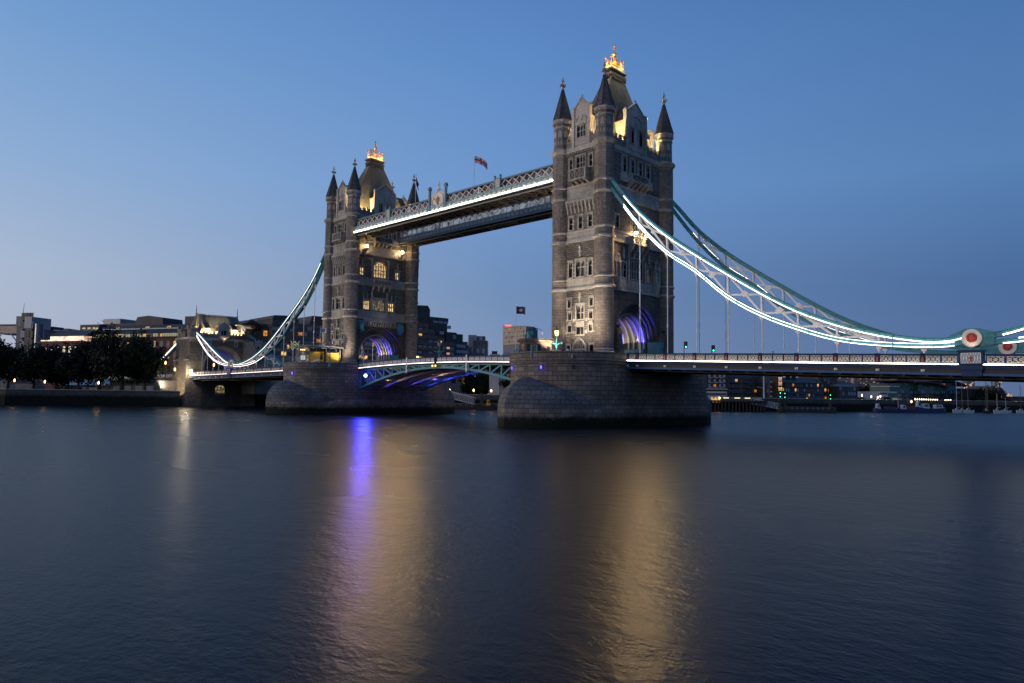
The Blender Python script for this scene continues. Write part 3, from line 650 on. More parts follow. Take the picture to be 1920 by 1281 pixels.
    c.lathe([(.3, z+1.6), (.4, z+2.0), (.2, z+2.4), (.24, z+3.2), (.42, z+3.5), (.42, z+3.7), (.13, z+3.95), (.1, z+4.5), (.3, z+4.7), (.3, z+4.85), (.08, z+5.0), (.2, z+5.25), (.02, z+5.7)], 10)
    c.box(-.08, -.4, z+4.55, .08, .4, z+4.75)
    crown = c.build('crown', M['gold'], roof, (0, 0, 0))
    c = MB()
    for a in range(2):
        y0 = -cy_+a*cy_+.2
        for s in (-1, 1): c.box(s*.6-.03, y0, z+.32, s*.6+.03, y0+cy_-.4, z+.72)
    for s in (-1, 1): c.box(-.5, s*1.8-.03, z+.32, .5, s*1.8+.03, z+.72)
    c.build('crown_light', M['amberglow'], roof, (0, 0, 0))
    for p, e in (((0, 0, 70.3), 220), ((0, -1.2, 70.6), 150), ((0, 1.2, 70.6), 150), ((0, 0, 72.2), 90)): lamp('crown_lamp', 'POINT', p, e, (1, .55, .14), root, .3)
    for x, y in ((1.9, -2.6), (1.9, 2.6), (-1.9, -2.6), (0.2, -3.1)): lamp('crown_lamp', 'POINT', (x*1.3, y*1.15, 71.2), 420, (1, .80, .42), root, .2)
    # --- floodlights behind the parapets
    fl = MB(); pts = []
    for s in (-1, 1):
        for y in (-6.6, -4.6, 4.6, 6.6): pts.append((s*4.65, y, s*-1, 0))
        for x in (-2.9, 2.9): pts.append((x, s*9.9, 0, -s))
    for x, y, dx, dy in pts:
        fl = MB(); fl.box(x-.2, y-.2, 52.02, x+.2, y+.2, 52.3); o = fl.build('floodlight', M['iron'], root)
        g = MB(); g.box(x-.15, y-.15, 52.303, x+.15, y+.15, 52.33); g.build('floodlight_lens', M['floodlens'], o, (0, 0, 0))
        lamp('roof_flood', 'SPOT', (x, y, 52.4), 5000, (1, .70, .30), root, .15, target=(x+dx*2.2, y+dy*2.2, 57.0), angle=130, blend=.8)
    # --- ribs and lights of the archway, teal hoardings at its foot
    xs = [3.3, 2.1, .9, -.3, -1.5, -2.7]
    for x in xs:
        b = MB(); nn = 24; ro, ri = 5.53, 5.2
        P = [(-5.53, 14.6)]+[(-ro*cos(pi*k/nn), ZC+ro*sin(pi*k/nn)) for k in range(nn+1)]+[(5.53, 14.6)]; Q = [(-5.2, 14.6)]+[(-ri*cos(pi*k/nn), ZC+ri*sin(pi*k/nn)) for k in range(nn+1)]+[(5.2, 14.6)]
        for k in range(len(P)-1): b.extr([(x-.16, P[k][0], P[k][1]), (x-.16, P[k+1][0], P[k+1][1]), (x-.16, Q[k+1][0], Q[k+1][1]), (x-.16, Q[k][0], Q[k][1])], (.32, 0, 0))
        b.build('arch_rib', M['ribpaint'], root)
    BL, WM, CW = (.14, .12, 1), (1, .72, .3), (.75, .9, 1)
    for x, col, e in ((3.58, BL, 900), (2.7, (.06, .05, 1), 3600), (1.5, WM, 650), (.3, CW, 160), (-.9, WM, 560), (-2.1, (.06, .05, 1), 3000), (-2.88, BL, 700)):
        for s in (-1, 1): lamp('arch_light', 'SPOT', (x, s*4.72, 15.0), e, col, root, .08, target=(x, s*5.1, 18.5), angle=75, blend=.7)
    b = MB()
    for s in (-1, 1):
        b.box(-3.6, min(s*4.6, s*5.5), 11.62, 3.6, max(s*4.6, s*5.5), 14.5)
        for i in range(6): b.box(-3.3+i*1.15, s*4.55-.03, 12.1, -3.3+i*1.15+.8, s*4.55+.03, 14.0, 1)
    b.build('hoarding', [M['teal'], M['tealdark']], root)
    b = MB(); b.box(4.3, 5.0, 11.62, 6.9, 7.4, 15.6); b.box(4.28, 4.96, 15.603, 6.95, 7.45, 15.75); b.build('sentry_box', M['teal'], root); b = MB(); b.box(-5.6, -5.4, 11.62, -4.2, -3.6, 15.6); b.box(-5.7, -5.5, 15.603, -4.1, -3.5, 15.75)
    b.build('sentry_box', M['teal'], root)
    for s in (-1, 1):   # statue plinths flanking the shore arch
        b = MB(); u = s*7.3; x0 = HX
        b.box(x0+.3, u-.75, 11.62, x0+2.0, u+.75, 14.4); b.box(x0+.2, u-.85, 14.403, x0+2.1, u+.85, 14.7); b.box(x0+.5, u-.55, 14.703, x0+1.7, u+.55, 16.6); b.extr([(x0+.4, u-.7, 16.603), (x0+1.8, u-.7, 16.603), (x0+1.1, u-.7, 17.8)], (0, 1.4, 0)); b.sphere((x0+1.1, u, 18.0), .4, 8, 6)
        b.build('plinth', M['darkstone'], root)
    return root
# ---------------------------------------------------------------- river piers
XN = -82.3
def arc_pts(s, r, a0, a1, n, yc=13.2):
    return [(r*sin(a0+(a1-a0)*k/n), s*(yc+r*cos(a0+(a1-a0)*k/n))) for k in range(n+1)]
def capsule(r, n=28, yc=13.2):
    top = [(r*cos(pi*k/n), yc+r*sin(pi*k/n)) for k in range(n+1)]; bot = [(r*cos(pi+pi*k/n), -yc+r*sin(pi+pi*k/n)) for k in range(n+1)]
    m1 = [(-r, yc-2*yc*k/10) for k in range(1, 10)]; m2 = [(r, -yc+2*yc*k/10) for k in range(1, 10)]
    return top+m1+bot+m2
def build_pier():
    root = thing('bridge_pier', 'round nosed granite river pier under the nearer tower', 'pier', (0, 0, 0), 'granite river piers of the bridge')
    R0 = 10.65; C_ = lambda r, z: [(x, y, z) for x, y in capsule(r)]
    b = MB()
    b.rings([C_(R0+.55, -3), C_(R0+.55, 2.9), C_(R0, 3.5), C_(R0, 10.55)], 0); b.rings([C_(R0, 10.55), C_(R0+.22, 10.7), C_(R0+.22, 10.95), C_(R0+.06, 11.0), C_(R0+.06, 11.15), C_(R0+.28, 11.25), C_(R0+.28, 11.5), C_(R0+.05, 11.6)], 0)
    b.face(C_(R0-.55, 11.55), 1)
    b.build('shaft', [M['pier'], M['paving']], root)
    # parapet wall, open where the roadway crosses
    for s in (-1, 1):
        b = MB(); n = 36
        def ring(r, z):
            out = []
            for k in range(n+1):
                t = -pi/2+pi*k/n; out.append((r*sin(t), s*(13.2+r*cos(t)), z))
            return [(-r, s*10.9, z)]+out+[(r, s*10.9, z)]
        A = [ring(R0+.05, 11.6), ring(R0+.05, 12.5), ring(R0+.14, 12.55), ring(R0+.14, 12.75), ring(R0-.5, 12.75), ring(R0-.5, 11.55)]
        b.rings(A, 0, closed=False)
        for e in (0, -1): b.face([A[i][e] for i in range(len(A))])
        b.build('parapet', M['pier'], root)
    for s in (-1, 1):
        b = MB(); n = 26; tm = radians(70)
        def o_(t): return R0+.1+5.7*max(0, 1-abs(t)/tm)**1.55
        P = lambda r, t, z: (r*sin(t), s*(13.2+r*cos(t)), z)
        ts = [-tm+2*tm*k/n for k in range(n+1)]
        zi = lambda t: 3.75+4.65*max(0, 1-(abs(t)/tm))**.85
        rings = [[P(o_(t), t, -3) for t in ts], [P(o_(t), t, 3.2) for t in ts]]
        b.rings(rings, 0, closed=False); top = []
        for i in range(8):
            q = i/7*pi/2
            top.append([P(R0+.02+(o_(t)-R0-.02)*cos(q), t, 3.2+(zi(t)-3.2)*sin(q)) for t in ts])
        b.rings(top, 1, closed=False); b.build('cutwater', [M['pier'], M['dome']], root)
    return root
def pier_lights(root, x0, spec):
    for t, on in spec:
        r = 10.68; p = (x0+r*sin(t), -(13.2+r*cos(t))); d = Vector((sin(t), -cos(t), 0)); tt = Vector((cos(t), sin(t), 0)); q = Vector((p[0], p[1], 0))
        b = MB(); b.extr([tuple(q-tt*.3+Vector((0, 0, 9.7))), tuple(q+tt*.3+Vector((0, 0, 9.7))), tuple(q+tt*.3+Vector((0, 0, 10.4))), tuple(q-tt*.3+Vector((0, 0, 10.4)))], d*.06)
        o = b.build('light_recess', M['iron'], root, (-x0, 0, 0))
        if on:
            g = MB(); c = q+d*.08; w = .17 if on == 1 else .13
            g.extr([tuple(c-tt*w+Vector((0, 0, 9.8))), tuple(c+tt*w+Vector((0, 0, 9.8))), tuple(c+tt*w+Vector((0, 0, 10.25))), tuple(c-tt*w+Vector((0, 0, 10.25)))], d*.08)
            g.build('light_lens', M['bluelens'], o, (0, 0, 0))
            lamp('pier_light', 'POINT', c+d*.45+Vector((0, 0, 10.0)), 22, (.12, .1, 1), None, .1)
# ---------------------------------------------------------------- suspension chains
CH_U = [(6.6, 44.5), (8.5, 42.4), (12.9, 37.3), (18.3, 32.6), (23.4, 28.9), (29.5, 24.8), (35.1, 21.2), (40.5, 18.15), (46.2, 15.75), (51.7, 14.05), (57.2, 13.0), (60.2, 12.95), (61.6, 13.25)]
CH_L = [(6.6, 43.2), (8.5, 40.6), (12.9, 35.1), (18.3, 29.7), (24.0, 25.75), (29.5, 21.15), (35.0, 17.9), (40.5, 15.55), (46.2, 13.65), (51.7, 12.75), (57.2, 12.3), (60.2, 12.3), (61.6, 12.55)]
SH_U = [(63.8, 13.25), (66.0, 13.5), (68.5, 14.2), (72.0, 15.5), (76.0, 17.1), (80.0, 18.9), (84.0, 20.8), (88.0, 22.6), (92.3, 24.4)]
SH_L = [(63.8, 12.55), (66.0, 12.5), (68.5, 12.7), (72.0, 13.2), (76.0, 14.2), (80.0, 15.8), (84.0, 18.0), (88.0, 20.6), (92.3, 23.6)]
PAN = [12.9, 18.45, 24.0, 29.55, 35.1, 40.65, 46.2, 51.7, 57.2]; SPAN = [68.5, 73.0, 77.5, 82.0, 86.5]
def interp(tab, d):
    if d <= tab[0][0]: return tab[0][1]
    for (a, za), (c, zc) in zip(tab, tab[1:]):
        if d <= c: return za+(zc-za)*(d-a)/(c-a)
    return tab[-1][1]
def smooth_tab(tab, n=3):
    """Catmull-Rom resample"""
    out = []
    for i in range(len(tab)-1):
        p0 = tab[max(0, i-1)]; p1 = tab[i]; p2 = tab[i+1]; p3 = tab[min(len(tab)-1, i+2)]
        for k in range(n):
            t = k/n; f = lambda j: .5*(2*p1[j]+(p2[j]-p0[j])*t+(2*p0[j]-5*p1[j]+4*p2[j]-p3[j])*t*t+(3*p1[j]-p0[j]-3*p2[j]+p3[j])*t**3)
            out.append((f(0), f(1)))
    return out+[tab[-1]]
def deck_led(side, d): return 11.85-.0335*d if side == 'S' else 11.85-.0125*d
def chain(side, yp, label, leds):
    """side S: X = d ; side N: X = XN - d"""
    X = (lambda d: d) if side == 'S' else (lambda d: XN-d)
    rise = (lambda d: 0) if side == 'S' else (lambda d: 1.35*max(0, d-6.6)/56)
    root = thing('suspension_chain', label, 'bridge chain', (X(62.7), yp, deck_led(side, 62.7)), 'suspension chains of the side spans')
    def chord(tab, h, name, w=.62):
        b = MB(); T_ = smooth_tab(tab)
        for (a, za), (c, zc) in zip(T_, T_[1:]):
            za += rise(a); zc += rise(c)
            dx = (c-a)*.02
            p0, p1 = (X(a-dx), yp, za), (X(c+dx), yp, zc)
            b.bar(p0, p1, w, h); b.bar((X(a), yp, za+h*.5), (X(c), yp, zc+h*.5), w+.26, .09); b.bar((X(a), yp, za-h*.5), (X(c), yp, zc-h*.5), w+.26, .09)
        for i in range(0, len(T_), 3):
            a, za = T_[i]; b.box(min(X(a-.2), X(a+.2)), yp-w/2-.03, za+rise(a)-h*.36, max(X(a-.2), X(a+.2)), yp+w/2+.03, za+rise(a)+h*.36)
        b.build(name, M['teal'], root)
    chord(CH_U, .62, 'upper_chord'); chord(CH_L, .55, 'lower_chord'); chord(SH_U, .58, 'upper_chord'); chord(SH_L, .5, 'lower_chord')
    zu = lambda d: (interp(CH_U, d) if d < 62 else interp(SH_U, d))+rise(d)
    zl = lambda d: (interp(CH_L, d) if d < 62 else interp(SH_L, d))+rise(d)
    for grp in (PAN, SPAN):
        for i, d in enumerate(grp):
            z0, z1 = zl(d)+.25, zu(d)-.28
            if z1-z0 > .35:
                b = MB(); b.box(X(d)-.14, yp-.2, z0, X(d)+.14, yp+.2, z1)
                for s, z in ((1, z0), (-1, z1)):
                    b.extr([(X(d)-.45, yp-.12, z), (X(d)+.45, yp-.12, z), (X(d)+.14, yp-.12, z+s*min(.55, (z1-z0)*.4)), (X(d)-.14, yp-.12, z+s*min(.55, (z1-z0)*.4))], (0, .24, 0))
                b.build('post', M['palesteel'], root)
            # hanger down to the deck with socket and cap
            zd = deck_led(side, d)+.25; zt = zl(d)-.2
            b = MB(); b.cyl((X(d), yp, zd), (X(d), yp, zt-.35), .085, n=8); b.cyl((X(d), yp, zt-.9), (X(d), yp, zt-.35), .13, .2, 8)
            b.extr([(X(d)-.55, yp-.14, zt+.08), (X(d)+.55, yp-.14, zt+.08), (X(d)+.22, yp-.14, zt-.55), (X(d)-.22, yp-.14, zt-.55)], (0, .28, 0))
            if zt-zd > 3: b.cyl((X(d), yp, zd+(zt-zd)*.3), (X(d), yp, zd+(zt-zd)*.3+.5), .14, n=8)
            if zt-zd > .6: b.build('hanger', M['palesteel'], root)
        for d0, d1 in zip(grp, grp[1:]):
            a0, b0, a1, b1 = zl(d0)+.22, zu(d0)-.25, zl(d1)+.22, zu(d1)-.25
            if min(b0-a0, b1-a1) < .3: continue
            b = MB(); up = (0, 1, 0)
            b.bar((X(d0), yp, b0), (X(d1), yp, a1), .3, .2, up=up); b.bar((X(d0), yp+.01, a0), (X(d1), yp+.01, b1), .3, .16, up=up)
            zc = ((b0+a1)/2); xm = (X(d0)+X(d1))/2; k = min(.55, .25*(b0-a0)); b.extr([(xm-k*1.3, yp-.13, zc), (xm, yp-.13, zc-k), (xm+k*1.3, yp-.13, zc), (xm, yp-.13, zc+k)], (0, .26, 0))
            b.build('cross_brace', M['palesteel'], root)
    # joint disc
    xj, zj = X(62.7), 13.0+rise(62.7); b = MB()
    b.extr([(X(60.4), yp-.36, zj-.9), (X(65.0), yp-.36, zj-.9), (X(65.2), yp-.36, zj+.72), (X(63.4), yp-.36, zj+1.25), (X(62.0), yp-.36, zj+1.25), (X(60.2), yp-.36, zj+.45)], (0, .72, 0))
    b.build('joint_plate', M['teal'], root)
    for s in (-1, 1):
        b = MB(); b.cyl((xj, yp+s*.37, zj), (xj, yp+s*.55, zj), 1.18, 1.1, 28); o = b.build('joint_disc', M['pale2'], root)
        g = MB(); g.cyl((xj, yp+s*.553, zj+.05), (xj, yp+s*.66, zj+.05), .62, .56, 20)
        for k in range(10): g.sphere((xj+.4*cos(k*.628), yp+s*.68, zj+.05+.4*sin(k*.628)), .09, 6, 4)
        g.build('rose', M['red'], o, (0, 0, 0))
        l = lamp('disc_light', 'SPOT', (xj, yp+s*1.5, zj-1.5), 60 if yp < 0 else 4, (1, .86, .66), root, .08, target=(xj, yp+s*.5, zj+.3), angle=85)
    # light strips on the river face
    for tab, dz, key, lo, hi, w in leds:
        T_ = [p for p in smooth_tab(tab) if lo <= p[0] <= hi]; b = MB()
        for i, ((a, za), (c, zc)) in enumerate(zip(T_, T_[1:])):
            if i % 3 == 2: c, zc = c-.09*(c-a), zc-.09*(zc-za)
            q = yp-.50 if key[0] != '-' else yp+.50
            b.bar((X(a), q, za+rise(a)+dz), (X(c), q, zc+rise(c)+dz), .1, w)
        b.build('light_strip', M[key.strip('-')], root)
    return root
# ---------------------------------------------------------------- side span decks
def parapet_panel_mesh(w, h, key):
    b = MB(); t = .09
    b.box(-w/2, -.07, 0, w/2, .07, .14); b.box(-w/2, -.07, h-.14, w/2, .07, h); b.box(-w/2, -.07, .143, -w/2+t, .07, h-.143); b.box(w/2-t, -.07, .143, w/2, .07, h-.143); b.box(-w/2+t+.003, .02, .143, w/2-t-.003, .05, h-.143)
    me = []
    b.mi = 1; x0, x1, z0, z1 = -w/2+t+.03, w/2-t-.03, .2, h-.2; n = max(2, round((x1-x0)/.55)); cw = (x1-x0)/n; cy = -.02
    for k in range(n):
        a, c = x0+cw*k, x0+cw*(k+1); m_ = (a+c)/2; zm = (z0+z1)/2
        b.bar((a, cy, z0), (c, cy, z1), .05, .06, up=(0, 1, 0)); b.bar((a, cy-.005, z1), (c, cy-.005, z0), .05, .06, up=(0, 1, 0))
        r = min(cw, z1-z0)*.34
        for q in range(8): b.bar((m_+r*cos(q*pi/4), cy-.01, zm+r*sin(q*pi/4)), (m_+r*cos((q+1)*pi/4), cy-.01, zm+r*sin((q+1)*pi/4)), .05, .05, up=(0, 1, 0))
    b.bar((x0, cy, z0), (x1, cy, z0), .05, .05); b.bar((x0, cy, z1), (x1, cy, z1), .05, .05); b.bar((x0, cy, z0), (x0, cy, z1), .05, .05); b.bar((x1, cy, z0), (x1, cy, z1), .05, .05)
    o = b.build('parapet_panel', [M['navy'], M[key]])
    return o
def red_shield_mesh(h):
    b = MB(); b.box(-.22, -.12, 0, .22, .1, h+.06); b.box(-.27, -.16, h+.063, .27, .14, h+.16); b.mi = 1
    b.extr([(-.13, -.124, .16), (.13, -.124, .16), (.13, -.124, h*.6), (0, -.124, h*.78), (-.13, -.124, h*.6)], (0, -.05, 0), 1)
    return b.build('parapet_post', [M['navy'], M['red']])
def side_deck(side, label):
    X = (lambda d: d) if side == 'S' else (lambda d: XN-d)
    L0, L1 = 10.72, (99.0 if side == 'S' else 92.2)
    root = thing('side_span_deck', label, 'bridge deck', (X((L0+L1)/2), 0, deck_led(side, (L0+L1)/2)), 'side span decks')
    zl = lambda d: deck_led(side, d)
    P = lambda d, y, dz: (X(d), y, zl(d)+dz)
    def strip(b, y0, z0, y1, z1, m=0, a=L0, c=L1):
        q = [P(a, y0, z0), P(a, y1, z0), P(a, y1, z1), P(a, y0, z1)]; r = [P(c, y0, z0), P(c, y1, z0), P(c, y1, z1), P(c, y0, z1)]
        for k in range(4): b.face([q[k], q[(k+1) % 4], r[(k+1) % 4], r[k]], m)
        b.face(q[::-1], m); b.face(r, m)
    b = MB(); strip(b, -10.3, -.35, 10.3, -.05); b.build('roadway', M['asphalt'], root)
    for s in (-1, 1):
        f = lambda y: s*y
        b = MB()
        strip(b, f(10.3), -.42, f(10.75), -.08, 0); strip(b, f(10.755), -.12, f(10.95), -.075, 0); strip(b, f(10.35), -.62, f(10.66), -.42, 0); strip(b, f(10.3), -1.12, f(10.52), -.62, 2); strip(b, f(10.3), -1.42, f(10.72), -1.12, 1)
        b.build('girder', [M['navy'], M['blueflange'], M['under']], root)
        for d in ([10.9]+PAN+[62.7]+SPAN if side == 'S' else [10.9]+PAN+SPAN):
            if d == 62.7: continue
            g = MB(); z = zl(d); g.box(X(d)-.22, f(10.6)-.06, z-1.02, X(d)+.22, f(10.6)+.06, z-.72); g.sphere((X(d), f(10.66), z-.87), .14, 6, 4)
            g.build('rosette', M['pale2'], root)
        b = MB(); strip(b, f(10.76), -.07, f(10.84), .05, 0); b.build('light_strip', M['led'] if (side == 'S') else M['ledpink'], root)
        b = MB(); strip(b, f(10.44), 1.16, f(10.72), 1.28); b.build('handrail', M['navy'], root)
    b = MB()
    for y in (-8.2, -4.1, 0, 4.1, 8.2): strip(b, y-.25, -1.78, y+.25, -.36)
    n = int((L1-L0)/2.75)
    for k in range(n+1):
        d = L0+.2+(L1-L0-.5)*k/n; q = zl(d); b.box(X(d)-.15, -10.28, q-1.6, X(d)+.15, 10.28, q-.36)
    b.build('under_frame', M['under'], root)
    bays = [10.95]+PAN+[62.7]+SPAN+([90.9, 95.2, 98.9] if side == 'S' else [91.9])
    PP = parapet_panel_mesh(1.62, 1.12, 'pale2'); PR = red_shield_mesh(1.12); first = [True, True]
    def put(proto, i, d, s, sx=1.0):
        o = proto if first[i] else proto.copy()
        if not first[i]: COL.objects.link(o)
        first[i] = False; o.parent = root; o.location = Vector((X(d), s*10.6, zl(d)+.06))-root.location
        o.scale = (sx, -s, 1); o.rotation_euler = (0, atan2((.0335 if side == 'S' else -.0125), 1), 0)
    for s in (-1, 1):
        for d0, d1 in zip(bays, bays[1:]):
            if abs(d0-62.7) > .1: put(PR, 1, d0, s)
            a = d0+(.25 if abs(d0-62.7) > .1 else 1.5); c = d1-(.25 if abs(d1-62.7) > .1 else 1.5)
            n = max(1, round((c-a)/1.72)); w = (c-a)/n
            for k in range(n): put(PP, 0, a+w*(k+.5), s, (w-.06)/1.62)
        # pedestal under the joint
        z = zl(62.7); b = MB(); x = X(62.7)
        b.box(x-1.35, min(s*10.2, s*11.0), z-.05, x+1.35, max(s*10.2, s*11.0), z+1.5); b.box(x-1.5, min(s*10.1, s*11.15), z+1.503, x+1.5, max(s*10.1, s*11.15), z+1.75); b.box(x-1.25, min(s*10.2, s*10.95), z-.7, x+1.25, max(s*10.2, s*10.95), z-.053); b.box(x-1.1, min(s*10.2, s*10.85), z-1.5, x+1.1, max(s*10.2, s*10.85), z-.703)
        o = b.build('joint_pedestal', M['navy'], root)
        g = MB(); y = s*11.003; e = s*.04
        g.box(x-1.1, min(y, y+e), z+.1, x+1.1, max(y, y+e), z+1.4)
        for k in range(7):
            g.bar((x-1.05+.3*k, y+e*1.5, z+.15), (x-1.05+.3*k+.25, y+e*1.5, z+1.35), .05, .04, up=(0, 1, 0), m=1); g.bar((x-1.05+.3*k+.25, y+e*1.6, z+.15), (x-1.05+.3*k, y+e*1.6, z+1.35), .05, .04, up=(0, 1, 0), m=1)
        g.build('crest_plate', [M['palesteel'], M['greyblue']], o, (0, 0, 0))
        g = MB(); g.box(x-.08, min(y+e*2, y+e*4), z+.3, x+.08, max(y+e*2, y+e*4), z+1.0); g.box(x-.24, min(y+e*2, y+e*4), z+.68, x-.083, max(y+e*2, y+e*4), z+.84); g.box(x+.083, min(y+e*2, y+e*4), z+.68, x+.24, max(y+e*2, y+e*4), z+.84)
        g.build('red_cross', M['red'], o, (0, 0, 0))
    return root
# ---------------------------------------------------------------- bascule leaves
def bascule(sgn, label):
    xm = XN/2
    X = (lambda t: XN+10.72+t*(xm-.12-XN-10.72)) if sgn < 0 else (lambda t: -10.72-t*(-10.72-xm-.12))
    zt = lambda t: 11.55+.75*(1-(1-t)**2); zb = lambda t: 6.5+4.75*(1-(1-t)**1.9)
    root = thing('bascule_leaf', label, 'bascule leaf', (X(.5), 0, 11), 'bascule leaves over the shipping channel')
    N = 9
    for y, key in ((-9.9, 'teal'), (-3.4, 'brownsteel'), (3.4, 'brownsteel'), (9.9, 'teal')):
        b = MB(); n = 18
        for k in range(n):
            t0, t1 = k/n, (k+1)/n
            b.bar((X(t0), y, zb(t0)), (X(t1), y, zb(t1)), .75, .5); b.bar((X(t0), y, zt(t0)-.45), (X(t1), y, zt(t1)-.45), .5, .4)
        for k in range(N+1):
            t = min(.999, k/N); h = zt(t)-.45-zb(t)
            if h > .5: b.box(X(t)-.15, y-.18, zb(t), X(t)+.15, y+.18, zt(t)-.45)
            if k < N:
                t1 = (k+1)/N
                if zt(t1)-.45-zb(t1) > .35: b.bar((X(t), y, zt(t)-.5), (X(t1), y, zb(t1)), .3, .3, up=(0, 1, 0))
                else: b.face([(X(t), y-.1, zb(t)), (X(t1), y-.1, zb(t1)), (X(t1), y-.1, zt(t1)-.4), (X(t), y-.1, zt(t)-.4)])
        b.build('arched_truss', M[key], root)
    b = MB()
    for k in range(1, 14):
        t = k/14; b.box(X(t)-.12, -9.6, zb(t)+.15, X(t)+.12, 9.6, zb(t)+.55)
    for k in range(13):
        t0, t1 = k/13, (k+1)/13
        b.face([(X(t0), -10.2, zt(t0)-.2), (X(t1), -10.2, zt(t1)-.2), (X(t1), 10.2, zt(t1)-.2), (X(t0), 10.2, zt(t0)-.2)])
        b.face([(X(t0), -10.2, zt(t0)-.45), (X(t1), -10.2, zt(t1)-.45), (X(t1), 10.2, zt(t1)-.45), (X(t0), 10.2, zt(t0)-.45)])
    b.build('cross_beam', M['brownsteel'], root)
    b = MB(); b.face([(X(t), -10.0, zt(t)-.02) for t in (0, .25, .5, .75, 1)]+[(X(t), 10.0, zt(t)-.02) for t in (1, .75, .5, .25, 0)]); b.build('roadway', M['asphalt'], root)
    PP = parapet_panel_mesh(1.62, 1.1, 'palesteel'); first = True; n = 17
    for s in (-1, 1):
        b = MB(); l = MB(); hr = MB(); m = 20
        for k in range(m):
            t0, t1 = k/m, (k+1)/m
            b.bar((X(t0), s*10.4, zt(t0)-.2), (X(t1), s*10.4, zt(t1)-.2), .45, .3); l.bar((X(t0), s*10.68, zt(t0)+.02), (X(t1), s*10.68, zt(t1)+.02), .08, .13); hr.bar((X(t0), s*10.5, zt(t0)+1.27), (X(t1), s*10.5, zt(t1)+1.27), .26, .12)
        b.build('edge_beam', M['navy'], root); l.build('light_strip', M['ledpink'], root); hr.build('handrail', M['navy'], root)
        for k in range(n):
            t = (k+.5)/n; o = PP if first else PP.copy()
            if not first: COL.objects.link(o)
            first = False; o.parent = root; o.location = Vector((X(t), s*10.5, zt(t)+.1))-root.location; o.scale = (abs(X(1)-X(0))/n/1.66, -s, 1)
            o.rotation_euler = (0, -math.atan((zt(t+.02)-zt(t-.02))/(X(t+.02)-X(t-.02))), 0)
        p = MB(); p.box(X(1)-.3+(.0 if sgn < 0 else 0), min(s*10.3, s*10.75), zt(1)-.2, X(1)+.3, max(s*10.3, s*10.75), zt(1)+1.5); p.build('end_post', M['navy'], root)
        w = MB(); xw = X(.66); w.box(xw-.14, min(s*10.72, s*10.86), zt(.66)-2.2, xw+.14, max(s*10.72, s*10.86), zt(.66)+1.5); w.build('gauge_board', M['palesteel'], root)
    y = -10.75; x = X(1)+(.4 if sgn > 0 else -.4)
    b = MB(); b.box(x-.22, y-.25, zt(1)-1.0, x+.22, y+.1, zt(1)-.5); o = b.build('navigation_light', M['iron'], root)
    g = MB(); g.sphere((x, y-.35, zt(1)-.75), .24, 8, 6); g.build('navigation_lens', M['amberglow'], o, (0, 0, 0))
    lamp('navigation_lamp', 'POINT', (x, y-.8, zt(1)-.75), 25, (1, .5, .15), root, .15)
    # blue and warm lights under the leaf near its pier
    for t, y, e, col in ((.05, -7, 260, (.08, .07, 1)), (.14, 0, 260, (.1, .09, 1)), (.3, 6.5, 230, (.1, .09, 1)), (.1, 7, 150, (.1, .09, 1)), (.22, -6.4, 45, (1, .75, .45)), (.34, -1, 45, (1, .75, .45)), (.5, 1, 55, (1, .62, .5)), (.55, 6, 90, (.12, .1, 1))):
        lamp('under_light', 'SPOT', (X(t), y, zb(t)-.15), e*6.0, col, root, .15, target=(X(t+.06), y+1.5, zt(t)), angle=150, blend=.6)
    return root
